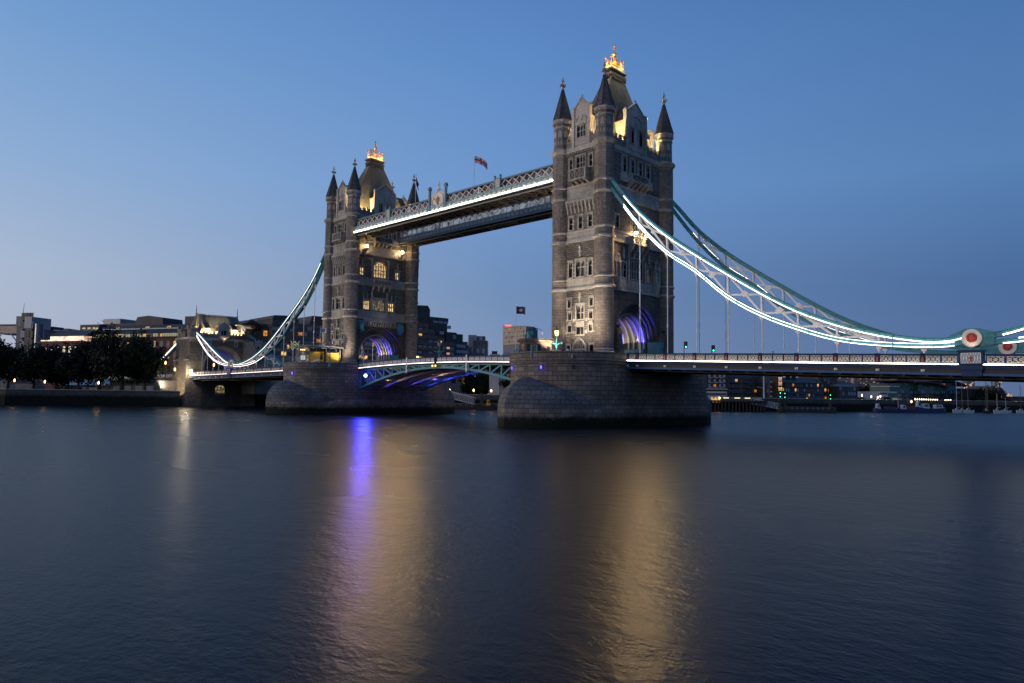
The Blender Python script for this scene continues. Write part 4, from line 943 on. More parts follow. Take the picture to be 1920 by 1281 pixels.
# ---------------------------------------------------------------- high level walkways
def walkway(y0, y1, label, west):
    xa, xb = XN+HXN+.05, -HXN-.05; L_ = xb-xa; zf = 46.0
    root = thing('high_walkway', label, 'walkway', ((xa+xb)/2, (y0+y1)/2, zf), 'high walkways between the towers')
    b = MB(); b.box(xa, y0+.1, 46.9, xb, y1-.1, 47.3); b.box(xa, y0, 46.25, xb, y0+.35, 46.9, 0); b.box(xa, y1-.35, 46.25, xb, y1, 46.9, 0); b.build('floor_girder', M['under'], root)
    b = MB(); n = 26
    for k in range(n):
        a, c = xa+L_*k/n, xa+L_*(k+1)/n
        b.bar((a, y0+.2, 46.2), (c, y1-.2, 46.2), .14, .2); b.bar((a, y1-.2, 46.19), (c, y0+.2, 46.19), .14, .2); b.box(a-.09, y0+.1, 46.1, a+.09, y1-.1, 46.4)
    for y in (y0+.18, y1-.18): b.box(xa, y-.16, 46.0, xb, y+.16, 46.247)
    b.build('soffit_bracing', M['brownsteel'], root)
    for s, ye in ((-1, y0), (1, y1)):
        f = lambda d: ye+s*d
        def bx(b, x0, d0, z0, x1, d1, z1, m=None): b.box(x0, min(f(d0), f(d1)), z0, x1, max(f(d0), f(d1)), z1, m)
        xe, xf = xa-1.1, xb+.4
        b = MB(); bx(b, xe, .1, 46.55, xf, .62, 46.78); bx(b, xe, .1, 47.06, xf, .5, 48.1); bx(b, xe, .1, 48.103, xf, .64, 48.26); bx(b, xe, .1, 46.783, xf, .42, 47.057)
        m_ = 52
        for k in range(m_+1):
            x = xe+(xf-xe)*k/m_; bx(b, x-.07, .503, 47.06, x+.07, .58, 48.1)
            if k < m_:
                w = (xf-xe)/m_; xc = x+w/2
                for q in range(6):
                    a0, a1 = pi*q/6, pi*(q+1)/6; r = .36
                    b.bar((xc+r*cos(a0), f(.53), 47.3+r*sin(a0)), (xc+r*cos(a1), f(.53), 47.3+r*sin(a1)), .07, .07, up=(0, 1, 0), m=1)
                bx(b, xc-.1, .503, 47.3, xc+.1, .56, 47.5, 1); b.bar((x+.1, f(.53), 47.2), (x+w-.1, f(.53), 47.2), .05, .05, m=1)
        b.build('fascia', [M['greyblue'], M['pale2']], root)
        if west and s < 0:
            b = MB(); bx(b, xe+.1, .66, 46.79, xf, .74, 46.90); b.build('light_strip', M['ledwalk'], root)
        b = MB(); m_ = 36; ya, yb = f(-.02), f(-.1)
        for k in range(m_):
            a, c = xa+L_*k/m_, xa+L_*(k+1)/m_
            b.bar((a, ya, 48.28), (c, ya, 49.95), .16, .07, up=(0, 1, 0)); b.bar((a, yb, 49.95), (c, yb, 48.28), .16, .07, up=(0, 1, 0))
        for k in range(0, m_+1, 12): b.box(xa+L_*k/m_-.2, min(f(0), f(-.2)), 48.26, xa+L_*k/m_+.2, max(f(0), f(-.2)), 50.0)
        b.build('lattice', M['palesteel'], root)
        b = MB(); bx(b, xa, -.3, 49.95, xb, .15, 50.2); bx(b, xa, -.25, 50.2, xb, .05, 50.33); b.build('top_rail', M['tealdark'], root)
        g = MB(); bx(g, xa, -.75, 48.0, xb, -.8, 50.0)
        for k in range(34): x = xa+L_*k/34; bx(g, x-.06, -.65, 48.0, x+.06, -.74, 50.0, 1)
        g.build('glazing', [M['walkglass' if west else 'walkglass2'], M['navy']], root)
        for xc in (-61.5, -22.8):
            b = MB(); bx(b, xc-.75, .02, 48.26, xc+.75, .3, 50.6, 0); bx(b, xc-.95, .02, 48.26, xc-.7, .45, 51.0); bx(b, xc+.7, .02, 48.26, xc+.95, .45, 51.0); bx(b, xc-.98, 0, 51.003, xc-.66, .5, 51.15); bx(b, xc+.66, 0, 51.003, xc+.98, .5, 51.15); bx(b, xc-.55, .303, 48.6, xc+.55, .36, 50.3, 1)
            for q in range(5): b.bar((xc-.4, f(.38), 48.75+.32*q), (xc+.4, f(.38), 48.95+.32*q), .08, .06, up=(0, 1, 0), m=0)
            b.build('panel_post', [M['greyblue'], M['pale2']], root)
    b = MB(); b.face([(xa, y0-.1, 50.33), (xb, y0-.1, 50.33), (xb, (y0+y1)/2, 50.75), (xa, (y0+y1)/2, 50.75)]); b.face([(xa, y1+.1, 50.33), (xb, y1+.1, 50.33), (xb, (y0+y1)/2, 50.75), (xa, (y0+y1)/2, 50.75)]); b.build('roof', M['tealdark'], root)
    if west:     # central armorial crest
        xc = -42.2; y = y0-.45; b = MB()
        for s in (-1, 1):
            b.lathe([(.42, 47.0), (.42, 48.3), (.34, 48.4), (.34, 51.9), (.5, 52.0), (.5, 52.5), (.42, 52.55), (.42, 52.75), (.1, 52.85)], 10, (xc+s*2.85, y))
        b.build('crest_post', M['greyblue'], root)
        b = MB(); b.extr([(xc-2.4, y+.1, 47.1), (xc+2.4, y+.1, 47.1), (xc+2.4, y+.1, 50.6), (xc+1.5, y+.1, 51.1), (xc+.5, y+.1, 51.5), (xc, y+.1, 52.0), (xc-.5, y+.1, 51.5), (xc-1.5, y+.1, 51.1), (xc-2.4, y+.1, 50.6)], (0, .3, 0)); 
        b.mi = 1
        L_ = [(-1.95, 47.4), (-1.95, 49.6), (-1.6, 50.4), (-.9, 50.8), (0, 51.5)]; F_ = L_+[(-x, z) for x, z in L_[::-1][1:]]
        for p, q in zip(F_, F_[1:]): b.bar((xc+p[0], y+.02, p[1]), (xc+q[0], y+.02, q[1]), .16, .18, up=(0, 1, 0))
        b.extr([(xc-.55, y+.097, 49.8), (xc-.5, y+.097, 48.9), (xc, y+.097, 48.3), (xc+.5, y+.097, 48.9), (xc+.55, y+.097, 49.8)], (0, -.22, 0), 2)
        rnd = random.Random(3)
        for k in range(34):
            a = rnd.uniform(0, 2*pi); r = rnd.uniform(.5, 1.5); b.sphere((xc+r*cos(a), y+.06, 49.05+r*.95*sin(a)), rnd.uniform(.1, .22), 6, 4, rnd.choice((0, 1, 1, 2)))
        for k in range(9): b.cyl((xc-2.2+k*.55, y+.25, 50.9+.9*(1-abs(k-4)/4)*.6), (xc-2.2+k*.55, y+.25, 51.45+.9*(1-abs(k-4)/4)*.6), .07, .03, 5)
        b.box(xc-.45, y+.1, 51.6, xc+.45, y+.4, 52.3); b.box(xc-.12, y+.18, 52.303, xc+.12, y+.36, 53.7); b.box(xc-.42, y+.18, 52.9, xc+.42, y+.36, 53.15)
        o = b.build('armorial_crest', [M['pale2'], M['pale2'], M['brownstone']], root)
        lamp('crest_light', 'SPOT', (xc, y-1.6, 46.7), 190, (1, .80, .56), root, .15, target=(xc, y, 50.0), angle=70)
    return root
M['walkglass'] = litglass('walkway glazing', (.16, .08, .08), (.36, .40, .46), .4, .5); M['walkglass2'] = litglass('pale walkway glazing', (.30, .36, .44), (.50, .58, .68), .55, .5)  # both glazings glow by emission to look pale; no lit room behind
M['brownstone'] = plain('brown painted arms', (.22, .10, .06), .6)
# ================================================================ build the bridge
tower = build_tower(); index_kids()
t2 = copy_tree(tower, None, 'farther stone Gothic bridge tower at left, with a floodlit roof and lamps under the walkways'); t2.location = (XN, 0, 11.6); t2.rotation_euler = (0, 0, pi)
pier = build_pier(); index_kids()
p2 = copy_tree(pier, None, 'round nosed granite river pier under the farther tower, bearing the glazed ticket kiosk'); p2.location = (XN, 0, 0)
pier_lights(pier, 0, [(radians(-30), 1), (radians(14), 2), (radians(44), 0), (radians(-75), 0)])
pier_lights(p2, XN, [(radians(-50), 2), (radians(9), 1)])
LW = [(CH_U, -.2, 'ledcool', 9, 62, .11), (CH_L, .25, 'ledcool', 9, 61, .06), (CH_L, -.22, 'ledcool', 9, 61, .08), (SH_U, -.22, 'ledcool', 65.5, 92, .16), (SH_L, .24, 'ledcool', 67, 92, .12), (SH_L, -.24, 'ledcool', 66, 92, .12)]
chain('S', -9.75, 'near river side chain of the right side span, edged with bright white light strips', LW)
chain('S', 9.75, 'far side chain of the right side span, dark teal behind the lit one', [(CH_L, .3, '-ledcool', 10, 58, .1)])
chain('N', -9.75, 'near river side chain of the left side span, teal with white braces', [(SH_U, -.2, 'ledpink', 64.5, 92, .13), (SH_L, .24, 'ledpink', 65, 92, .08), (SH_L, -.24, 'ledpink', 65, 92, .08), (CH_L, -.28, 'ledpink', 40, 61.5, .09), (CH_L, .28, 'ledpink', 46, 61.5, .07), (CH_U, -.26, 'leddim', 9, 60, .06)])
chain('N', 9.75, 'far side chain of the left span, mostly hidden', [(CH_L, .3, '-ledcool', 30, 58, .08)])
side_deck('S', 'right side span deck with red shields and cream lattice parapet panels')
side_deck('N', 'left side span deck running from the farther pier to the abutment tower')
bascule(-1, 'left bascule leaf, blue lit under its teal arch truss')
bascule(1, 'right bascule leaf meeting the nearer pier, teal truss')
walkway(-9.7, -4.9, 'near high walkway with a lit cream fascia and a central coat of arms', True)
walkway(6.0, 9.7, 'far high walkway seen below the near one, unlit grey blue fascia', False)
# bright blue floodlight at the root of the left leaf
bl = thing('blue_floodlight', 'bright blue floodlight at the left end of the arched bascule', 'floodlight', (-67.6, -11.2, 9.6))
b = MB(); b.box(-67.8, -11.1, 9.4, -67.3, -10.3, 9.9); b.build('housing', M['iron'], bl)
b = MB(); b.cyl((-67.6, -11.12, 9.65), (-67.5, -11.3, 9.63), .4, .36, 14); b.build('lens', M['bluelamp'], bl)
lamp('blue_light', 'SPOT', (-67.4, -11.6, 9.6), 11000, (.025, .03, 1), None, .2, target=(-30, -60, 1), angle=75, blend=.8)
for x0, rt in ((0, pier), (XN, p2)):      # floodlights on the pier tops washing the river faces of the towers
    for dx in ((.8, 7.2) if x0 == 0 else (-9.3, 9.3)):
        yf = -21.2 if x0 == 0 else -16.6
        fb = MB(); fb.box(x0+dx-.3, yf, 11.6, x0+dx+.3, yf+.5, 12.1); o = fb.build('floodlight', M['iron'], rt, (-x0, 0, 0)); g = MB(); g.face([(x0+dx-.25, yf+.52, 11.7), (x0+dx+.25, yf+.52, 11.7), (x0+dx+.25, yf+.52, 12.05), (x0+dx-.25, yf+.52, 12.05)]); g.build('floodlight_lens', M['floodlens'], o, (0, 0, 0))
        lamp('river_face_flood', 'SPOT', (x0+dx, yf+.9, 12.3), 9000 if x0 == 0 else 4500, (1, .84, .62), None, .2, target=(x0+dx*.3, -10.2, 30), angle=100, blend=.6)
# ---------------------------------------------------------------- river
def build_water():
    m, nt, b = newmat('river water'); L = nt.links.new
    b.inputs['Base Color'].default_value = (.005, .011, .018, 1); b.inputs['IOR'].default_value = 1.12
    geo = nt.nodes.new('ShaderNodeNewGeometry')
    def nz(scale, sx, sy, det, rot=.8, loc=0):
        mp = nt.nodes.new('ShaderNodeMapping'); mp.inputs['Scale'].default_value = (sx, sy, 1); mp.inputs['Rotation'].default_value = (0, 0, rot); mp.inputs['Location'].default_value = (loc, loc*.7, 0)
        L(geo.outputs['Position'], mp.inputs[0]); n = NN(nt, 'ShaderNodeTexNoise', i_Scale=scale, i_Detail=det, i_Roughness=.6); L(mp.outputs[0], n.inputs['Vector']); return n.outputs[0]
    big = nz(.012, 1, 2.2, 4, .5); rr = NN(nt, 'ShaderNodeMapRange'); rr.inputs[1].default_value = .2; rr.inputs[2].default_value = .8; rr.inputs[3].default_value = WATER_R[0]; rr.inputs[4].default_value = WATER_R[1]; L(big, rr.inputs[0]); L(rr.outputs[0], b.inputs['Roughness'])
    w1, w2, w3 = nz(.55, 1, 1.8, 3), nz(2.6, 1, 1.6, 3, 1.1, 7), nz(7.0, 1, 1.3, 2, .6, 3)
    def addw(a, k, c):
        n = NN(nt, 'ShaderNodeMath', operation='MULTIPLY_ADD'); L(a, n.inputs[0]); n.inputs[1].default_value = k
        if c is not None: L(c, n.inputs[2])
        else: n.inputs[2].default_value = 0
        return n.outputs[0]
    h = addw(w1, WATER_W[0], None); h = addw(w2, WATER_W[1], h); h = addw(w3, WATER_W[2], h)
    bp = NN(nt, 'ShaderNodeBump', i_Strength=1.0, i_Distance=1.0); L(h, bp.inputs['Height']); L(bp.outputs[0], b.inputs['Normal'])
    mb = MB(); R_ = 4000
    mb.face([(-R_, -R_, 0), (R_, -R_, 0), (R_, R_, 0), (-R_, R_, 0)]); o = mb.build('river', m); tag(o, 'dark smooth river water with streaked light reflections', 'river', kind='structure')
WATER_R = (.25, .30); WATER_W = (.055, .020, .0085)
build_water()
# ---------------------------------------------------------------- helpers for placing things on real ground
def P3(px, py, D): return CAM + (FWD + RGT*((px-960)/1384.4) - UPV*((py-640.5)/1384.4))*D
def G2(px, D): p = P3(px, 735, D); return p.x, p.y
def ZZ(px, py, D): return P3(px, py, D).z
M['concrete'] = plain('grey concrete', (.20, .19, .18), .85, 0, .25, .4, .3, .2)
M['hotelbrown'] = plain('dark brown precast concrete', (.115, .09, .075), .85, 0, .25, .3)
M['hoteldark'] = plain('dark slate cladding', (.045, .043, .048), .7, 0, .3, .3)
M['brick'] = stone('red brown brick', (.17, .072, .055), (.13, .055, .045), (.12, .08, .07), .6, .2, .02, .3, .35, seed=11)
M['brickdark'] = stone('dark stock brick', (.085, .06, .05), (.06, .045, .04), (.05, .04, .035), .6, .2, .02, .3, .35, seed=12)
M['render'] = plain('white render', (.46, .46, .47), .8, 0, .15, .4)
M['greyclad'] = plain('grey metal cladding', (.22, .24, .27), .5, .2, .2, .3)
M['bluepaint'] = plain('blue painted balcony steel', (.03, .08, .18), .5, 0, .2)
M['gglass'] = glass('green tinted curtain glass', (.02, .10, .095), .1)
M['bglass'] = glass('blue tinted curtain glass', (.04, .075, .12), .1)
M['skypink'] = glass('tower glass with painted afterglow', (.36, .24, .20), .25, .5)  # afterglow is painted into the pink base colour
M['skyblue'] = glass('tower glass with painted shade', (.07, .09, .13), .2, .5)  # shaded copy of the tower glass, shade put into the colour
M['w_dark'] = glass('unlit window', (.03, .04, .06), .1, .7)
M['w_sky'] = glass('window with painted sky reflection', (.22, .26, .33), .12, .8)  # sky reflection painted in as a pale blue base colour
M['w_warm'] = litglass('warm lit window', (.95, .5, .14), (1, .72, .32), 1.0, .9)
M['w_pale'] = litglass('pale lit office window', (.62, .66, .42), (.9, .9, .62), .55, .7)
M['w_pink'] = litglass('glowing lit storey', (.9, .55, .36), (1, .78, .6), .95, .25)
M['w_orange'] = litglass('orange lit window', (.8, .28, .04), (.95, .45, .1), .8, 1.2)
M['bark'] = plain('tree bark', (.04, .032, .026), .9, 0, .3, 2, .2, .4)
M['boatblue'] = plain('blue boat hull', (.02, .04, .13), .4)
M['boatwhite'] = plain('white boat paint', (.45, .46, .48), .4)
M['boatred'] = plain('red oxide hull', (.12, .025, .02), .5)
M['wood'] = plain('varnished mast timber', (.16, .085, .05), .5)
M['timber'] = plain('wet dark timber', (.02, .018, .016), .8)
M['yellow'] = plain('yellow sign board', (.55, .33, .035), .5, 0, .12)
M['lampwhite'] = emit('white lamp globe', (1, .84, .58), 8)
M['lampamber'] = emit('amber lamp globe', (1, .60, .24), 8)
def leafmat(name, c1, c2):
    m, nt, b = newmat(name); L = nt.links.new
    n = noise_node(nt, .35, 3); r = ramp(nt, [(.35, c1), (.65, c2)]); L(n.outputs[0], r.inputs[0]); L(r.outputs[0], b.inputs['Base Color']); b.inputs['Roughness'].default_value = .7; b.inputs['Specular IOR Level'].default_value = .2
    return m
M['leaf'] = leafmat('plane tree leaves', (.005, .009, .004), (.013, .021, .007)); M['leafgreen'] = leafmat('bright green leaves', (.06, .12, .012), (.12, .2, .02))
M['bankwall'] = stone('river wall stone', (.12, .105, .095), (.085, .075, .07), (.05, .045, .04), 1.4, .6, .03, .5, .4, tide=3.3, seed=14)
M['ground'] = plain('paved quay', (.09, .085, .08), .9, 0, .25, .3, .2, .2)
# ---------------------------------------------------------------- north bank land
BANK = [(-900, -620), (-420, -255), (-262, -112), (-199, -60), (-187, -33), (-175.5, -14.2)]
BANK2 = [(-175.5, 14.2), (-150, 52), (-124, 92), G2(1330, 303), G2(1460, 312), G2(1600, 324), G2(1700, 336), G2(1800, 346), G2(1940, 354), (330, 760), (900, 1500)]
b = MB(); poly = BANK+[(-187, -14.2), (-187, 14.2)]+BANK2+[(900, 4000), (-3800, 4000), (-3800, -620)]
b.face([(x, y, 4.5) for x, y in poly]); o = b.build('north_bank', M['ground']); tag(o, 'paved quays and streets along the far river bank', 'ground', kind='structure')
def bank_wall(pts, label, zt):
    root = thing('embankment_wall', label, 'river wall', (pts[len(pts)//2][0], pts[len(pts)//2][1], 0))
    b = MB(); c = MB()
    for (x0, y0), (x1, y1) in zip(pts, pts[1:]):
        d = Vector((x1-x0, y1-y0, 0)).normalized(); n = Vector((d.y, -d.x, 0))
        if n.dot(Vector((CAM.x-x0, CAM.y-y0, 0))) < 0: n = -n
        q = lambda x, y, k: (x+n.x*k, y+n.y*k)
        a0, a1 = q(x0, y0, .35), q(x1, y1, .35); e0, e1 = q(x0, y0, -.5), q(x1, y1, -.5); f0, f1 = q(x0, y0, 1.1), q(x1, y1, 1.1)
        b.face([(*f0, -2), (*f1, -2), (*a1, zt), (*a0, zt)]); b.face([(*a0, zt), (*a1, zt), (*e1, zt), (*e0, zt)]); b.face([(*e0, 4.4), (*e1, 4.4), (*e1, zt), (*e0, zt)])
        c.bar((*q(x0, y0, .1), zt+.12), (*q(x1, y1, .1), zt+.12), .9, .22)
    b.build('wall', M['bankwall'], root); c.build('coping', M['trim'], root); return root
bank_wall(BANK[1:], 'dark river wall of the far quay left of the abutment tower', 5.15)
bank_wall(BANK2[:-1], 'dark river wall of the far quay right of the bridge', 5.15)
def railing(pts, label):
    root = thing('quay_railing', label, 'railing', (*pts[0], 5.3)); b = MB()
    for (x0, y0), (x1, y1) in zip(pts, pts[1:]):
        L_ = hypot(x1-x0, y1-y0); n = int(L_/2.2)
        for z in (5.55, 5.95, 6.35): b.bar((x0, y0, z), (x1, y1, z), .07, .07)
        for k in range(n+1): t = k/n; b.box(x0+(x1-x0)*t-.05, y0+(y1-y0)*t-.05, 5.1, x0+(x1-x0)*t+.05, y0+(y1-y0)*t+.05, 6.4)
    b.build('rail', M['iron'], root)
railing([(-262.4, -112.4), (-199.4, -60.3), (-187.4, -33.2), (-176, -15.5)], 'thin black railing on top of the far left river wall')
# ---------------------------------------------------------------- north abutment tower
def abutment():
    XF, XB, W = -174.6, -187.0, 11.9
    root = thing('abutment_tower', 'low stone gate tower at the left end of the bridge, steep roof floodlit yellow', 'gate tower', ((XF+XB)/2, 0, 10.8))
    T = Matrix(((0, 1, 0, XF), (1, 0, 0, 0), (0, 0, 1, 0), (0, 0, 0, 1)))       # u along +Y, n out towards the river span
    b = MB(); n = 20; R_, ZC = 7.2, 14.4
    A = [(-R_*cos(pi*k/n), ZC+R_*sin(pi*k/n)) for k in range(n+1)]
    for x, sg in ((XF, 1), (XB, -1)):
        T_ = Matrix(((0, sg, 0, x), (1, 0, 0, 0), (0, 0, 1, 0), (0, 0, 0, 1))); b.T = T_
        for s in (-1, 1): b.face([(s*W, 0, -2), (s*R_, 0, -2), (s*R_, 0, 24.2), (s*W, 0, 24.2)], 0)
        for k in range(n): b.face([(A[k][0], 0, A[k][1]), (A[k+1][0], 0, A[k+1][1]), (A[k+1][0], 0, 24.2), (A[k][0], 0, 24.2)], 0)
        b.face([(-R_, 0, -2), (R_, 0, -2), (R_, 0, 10.4), (-R_, 0, 10.4)], 2)
        for (ra, da), (rb, db) in zip([(7.2, 0), (6.85, -.4), (6.5, -.8), (6.15, -1.2)], [(6.85, -.4), (6.5, -.8), (6.15, -1.2), (5.8, -1.6)]):
            pa = [(-ra, 10.4)]+[(-ra*cos(pi*k/n), ZC+ra*sin(pi*k/n)) for k in range(n+1)]+[(ra, 10.4)]; pb = [(-rb, 10.4)]+[(-rb*cos(pi*k/n), ZC+rb*sin(pi*k/n)) for k in range(n+1)]+[(rb, 10.4)]
            for k in range(len(pa)-1):
                b.face([(pa[k][0], da, pa[k][1]), (pa[k+1][0], da, pa[k+1][1]), (pa[k+1][0], db, pa[k+1][1]), (pa[k][0], db, pa[k][1])], 1)
                b.face([(pa[k][0], db, pa[k][1]), (pa[k+1][0], db, pa[k+1][1]), (pb[k+1][0], db, pb[k+1][1]), (pb[k][0], db, pb[k][1])], 1)
        b.box(-W, .003, 23.6, W, .35, 24.3, 1); b.box(-W, .003, 9.9, -R_, .2, 10.4, 1); b.box(R_, .003, 9.9, W, .2, 10.4, 1)
        for i in range(9):
            for s in (-1, 1): u = s*(8.2+i*.45); b.box(u-.12, .003, 22.7, u+.12, .3, 23.597, 1)
    b.T = None
    pv = [(-5.8, 10.4)]+[(-5.8*cos(pi*k/n), ZC+5.8*sin(pi*k/n)) for k in range(n+1)]+[(5.8, 10.4)]
    for k in range(len(pv)-1): b.face([(XB+1.6, *pv[k]), (XF-1.6, *pv[k]), (XF-1.6, *pv[k+1]), (XB+1.6, *pv[k+1])], 1)
    for s in (-1, 1):
        b.face([(XB, s*W, -2), (XF, s*W, -2), (XF, s*W, 24.2), (XB, s*W, 24.2)], 0)
        b.box(XB-.1, min(s*W, s*(W+.3)), 23.6, XF+.1, max(s*(W+.002), s*(W+.3)), 24.3, 1)
        for x in (XF-1.4, XB+1.4): # stepped buttresses
            b.box(x-1.3, min(s*(W+.002), s*(W+.9)), -2, x+1.3, max(s*(W+.002), s*(W+.9)), 16.0, 0); b.extr([(x-1.3, s*(W+.002), 16.003), (x+1.3, s*(W+.002), 16.003), (x+1.3, s*(W+.9), 16.003), (x-1.3, s*(W+.9), 16.003)], (0, 0, .4), 1)
    b.face([(XB, -W, 24.2), (XF, -W, 24.2), (XF, W, 24.2), (XB, W, 24.2)], 1)
    b.build('wall', [M['rubble'], M['trim'], M['darkstone']], root)
    for p, q in (((XF+.15, -7.6, 0), (XF+.15, -2.0, 0)), ((XF+.15, 2.0, 0), (XF+.15, 7.6, 0)), ((XB+4, -W-.15, 0), (XF-4, -W-.15, 0)), ((XF-4, W+.15, 0), (XB+4, W+.15, 0)), ((XB-.15, 7.6, 0), (XB-.15, -7.6, 0))):
        b = MB(); battlement(b, p, q, 24.303, 26.5); b.build('battlement', M['ashlar'], root)
    for x in (XF-1.9, XB+1.9):
        for s in (-1, 1):
            b = MB(); y = s*(W-2.0); N_ = 12
            b.lathe([(2.2, 24.303), (2.2, 26.9), (2.4, 27.1), (2.4, 27.6), (2.1, 27.6), (2.1, 27.0)], N_, (x, y), pi/12)
            for k in range(N_//2):
                a = 2*pi*(2*k+1)/N_; b.extr([(x+2.42*cos(a-.26), y+2.42*sin(a-.26), 27.603), (x+2.42*cos(a+.26), y+2.42*sin(a+.26), 27.603), (x+1.95*cos(a+.26), y+1.95*sin(a+.26), 27.603), (x+1.95*cos(a-.26), y+1.95*sin(a-.26), 27.603)], (0, 0, .9))
            b.build('corner_turret', M['ashlar'], root)
    b = MB(); xc = (XF+XB)/2
    r4 = lambda a, c, z: [(xc-a, -c, z), (xc+a, -c, z), (xc+a, c, z), (xc-a, c, z)]
    b.rings([r4(3.9, 9.3, 24.3), r4(3.3, 9.0, 27.0), r4(.4, 7.7, 32.7)], 0, uv=False); b.face(r4(.4, 7.7, 32.7))
    b.box(xc-.3, -7.7, 32.703, xc+.3, 7.7, 32.95, 1); b.box(xc-.12, -7.6, 32.953, xc+.12, 7.6, 33.25, 1)
    roof = b.build('roof', [M['lead'], M['trim']], root)
    for y in (-5.1, 5.0):
        d = MB(); d.box(xc+3.0, y-.8, 26.2, xc+4.6, y+.8, 27.9); d.extr([(xc+2.2, y-1, 27.903), (xc+4.8, y-1, 27.903), (xc+2.0, y-1, 29.9)], (0, 2, 0), 1); o = d.build('dormer', [M['trim'], M['slate']], roof, (0, 0, 0))
        for s in (-1, 1):
            f = MB(); f.lathe([(.22, 32.9), (.3, 33.4), (.12, 33.6), (.12, 34.4), (.25, 34.6), (.1, 34.9), (.08, 35.6), (.15, 35.7), (.02, 36.3)], 8, (xc, s*7.6))
            if y < 0: f.build('finial', M['iron'], roof, (0, 0, 0))
    gable(root, T, 1.75, 24.303, 28.3, 30.4, [(-.9, .9, 25.6, 27.4, dict(lights=2, head=.5, fr=.14))], deep=3.5)
    b = MB(); b.T = T; b.lathe([(.05, 22.6), (.5, 23.6), (1.1, 24.4), (1.7, 24.9), (1.7, 25.2)], 12, (0, .2)); b.build('oriel_corbel', M['trim'], root)
    for u in (-4.9, 4.7):
        w = window(root, T, u-.35, u+.35, 21.9, 23.3, fr=.3, pane='glass', head=0); 
        g = MB(); g.T = T; g.box(u-.28, -.3, 22.0, u+.28, -.1, 23.2); g.build('blue_glow', M['bluelens' if u < 0 else 'glass'], w, (0, 0, 0))
    g = MB(); g.T = T; g.face([(-2.3, .02, 4.7), (1.1, .02, 4.7), (1.1, .02, 6.6), (.5, .02, 7.3), (-.6, .02, 7.6), (-1.7, .02, 7.3), (-2.3, .02, 6.6)]); g.box(-2.5, .021, 4.3, 1.3, .25, 4.69, 1); g.build('lit_opening', [M['litdim'], M['trim']], root)
    for y, e in ((-8.6, 260), (-6.7, 330), (-3.4, 330), (3.4, 330), (6.7, 330), (8.6, 200)):
        fb = MB(); fb.box(XF-1.2, y-.2, 24.31, XF-.8, y+.2, 24.7); o = fb.build('floodlight', M['iron'], root); g = MB(); g.box(XF-1.15, y-.15, 24.703, XF-.85, y+.15, 24.74); g.build('floodlight_lens', M['floodlens'], o, (0, 0, 0))
        lamp('roof_flood', 'SPOT', (XF-.9, y, 24.85), e*30, (1, .78, .40), root, .15, target=(xc+1.8, y*.95, 30.0), angle=110, blend=.8)
    for x, e in ((XB+3.5, 9000), (XF-3.5, 9000)): lamp('roof_flood', 'SPOT', (x, -W+.9, 24.85), e, (1, .78, .40), root, .15, target=(xc, -7.0, 29.5), angle=110, blend=.8)
    lamp('oriel_flood', 'SPOT', (XF+2.4, 0, 22.9), 160, WARM, root, .1, target=(XF, 0, 25.6), angle=70)
    for s in (-1, 1):
        for x in (XB+3, (XF+XB)/2, XF-3): lamp('arch_light', 'SPOT', (x, s*5.1, 12.0), 420, (.10, .08, 1), root, .1, target=(x, s*5.6, 17), angle=80)
    for u in (-6.4, 6.4): lamp('front_flood', 'SPOT', (XF+2.6, u*1.02, 11.4), 420, (1, .76, .42), root, .12, target=(XF, u*1.2, 20), angle=85, blend=.9)
    # floodlit west flank with its bright lamp at deck level
    l = MB(); l.box(XF+.05, -W+.3, 10.9, XF+.75, -10.9, 12.7); o = l.build('wall_lamp', M['floodlens'], root)
    lamp('wall_light', 'POINT', (XF+1.8, -W-1.3, 11.9), 1500, (1, .86, .6), root, .3)
    for x, z in ((-185.5, 10.6), (-178.8, 6.0)):
        fb = MB(); fb.box(x-.2, -W-8.2, z-.4, x+.2, -W-7.8, z); fb.box(x-.06, -W-8.06, 4.5, x+.06, -W-7.94, z-.4); fb.build('flank_floodlight', M['iron'], root); lamp('flank_flood', 'SPOT', (x, -W-7.6, z), 7000, (1, .80, .52), None, .3, target=(x, -W, 13), angle=140, blend=.4)
    return root
abutment()
# ---------------------------------------------------------------- things standing on the bridge and its piers
def lamp_post(name, x, y, z0, label, h=4.6, lit=None, col='teal', cross=True, group=None, e=0, kind='lamp post'):
    r = thing(name, label, kind, (x, y, z0), group); b = MB()
    b.lathe([(.34, z0), (.34, z0+.3), (.22, z0+.5), (.2, z0+1.2), (.13, z0+1.4), (.1, z0+h*.62), (.2, z0+h*.66), (.24, z0+h*.7), (.09, z0+h*.73), (.07, z0+h)], 10, (x, y))
    b.build('post', M[col], r)
    if cross:
        b = MB(); zc = z0+h*.68; d = Vector((RGT.x, RGT.y, 0)).normalized()
        for s in (-1, 1): b.bar(Vector((x, y, zc)), Vector((x, y, zc+.08))+d*s*1.05, .1, .12); b.sphere(Vector((x, y, zc+.2))+d*s*1.0, .12, 6, 5); b.bar(Vector((x, y, zc-.5)), Vector((x, y, zc))+d*s*.6, .07, .08)
        b.build('cross_arm', M[col], r)
    b = MB(); z = z0+h
    b.lathe([(.1, z), (.28, z+.12), (.40, z+.85), (.3, z+.95)], 6, (x, y)); lt = b.build('lantern', M[lit] if lit else M['w_sky'], r)
    b = MB(); b.lathe([(.44, z+.95), (.3, z+1.15), (.12, z+1.3), (.1, z+1.45), (.02, z+1.8)], 6, (x, y)); b.build('lantern_cap', M['iron'], lt, (0, 0, 0))
    if e: lamp('lantern_light', 'POINT', (x, y, z+.5)-Vector((0, 0, 0)) if False else Vector((x, y, z+.5))+(CAM-Vector((x, y, z))).normalized()*.6, e, (1, .58, .22), r, .25)
    return r
def at_top(px, D, z0): x, y = G2(px, D); return x, y, z0
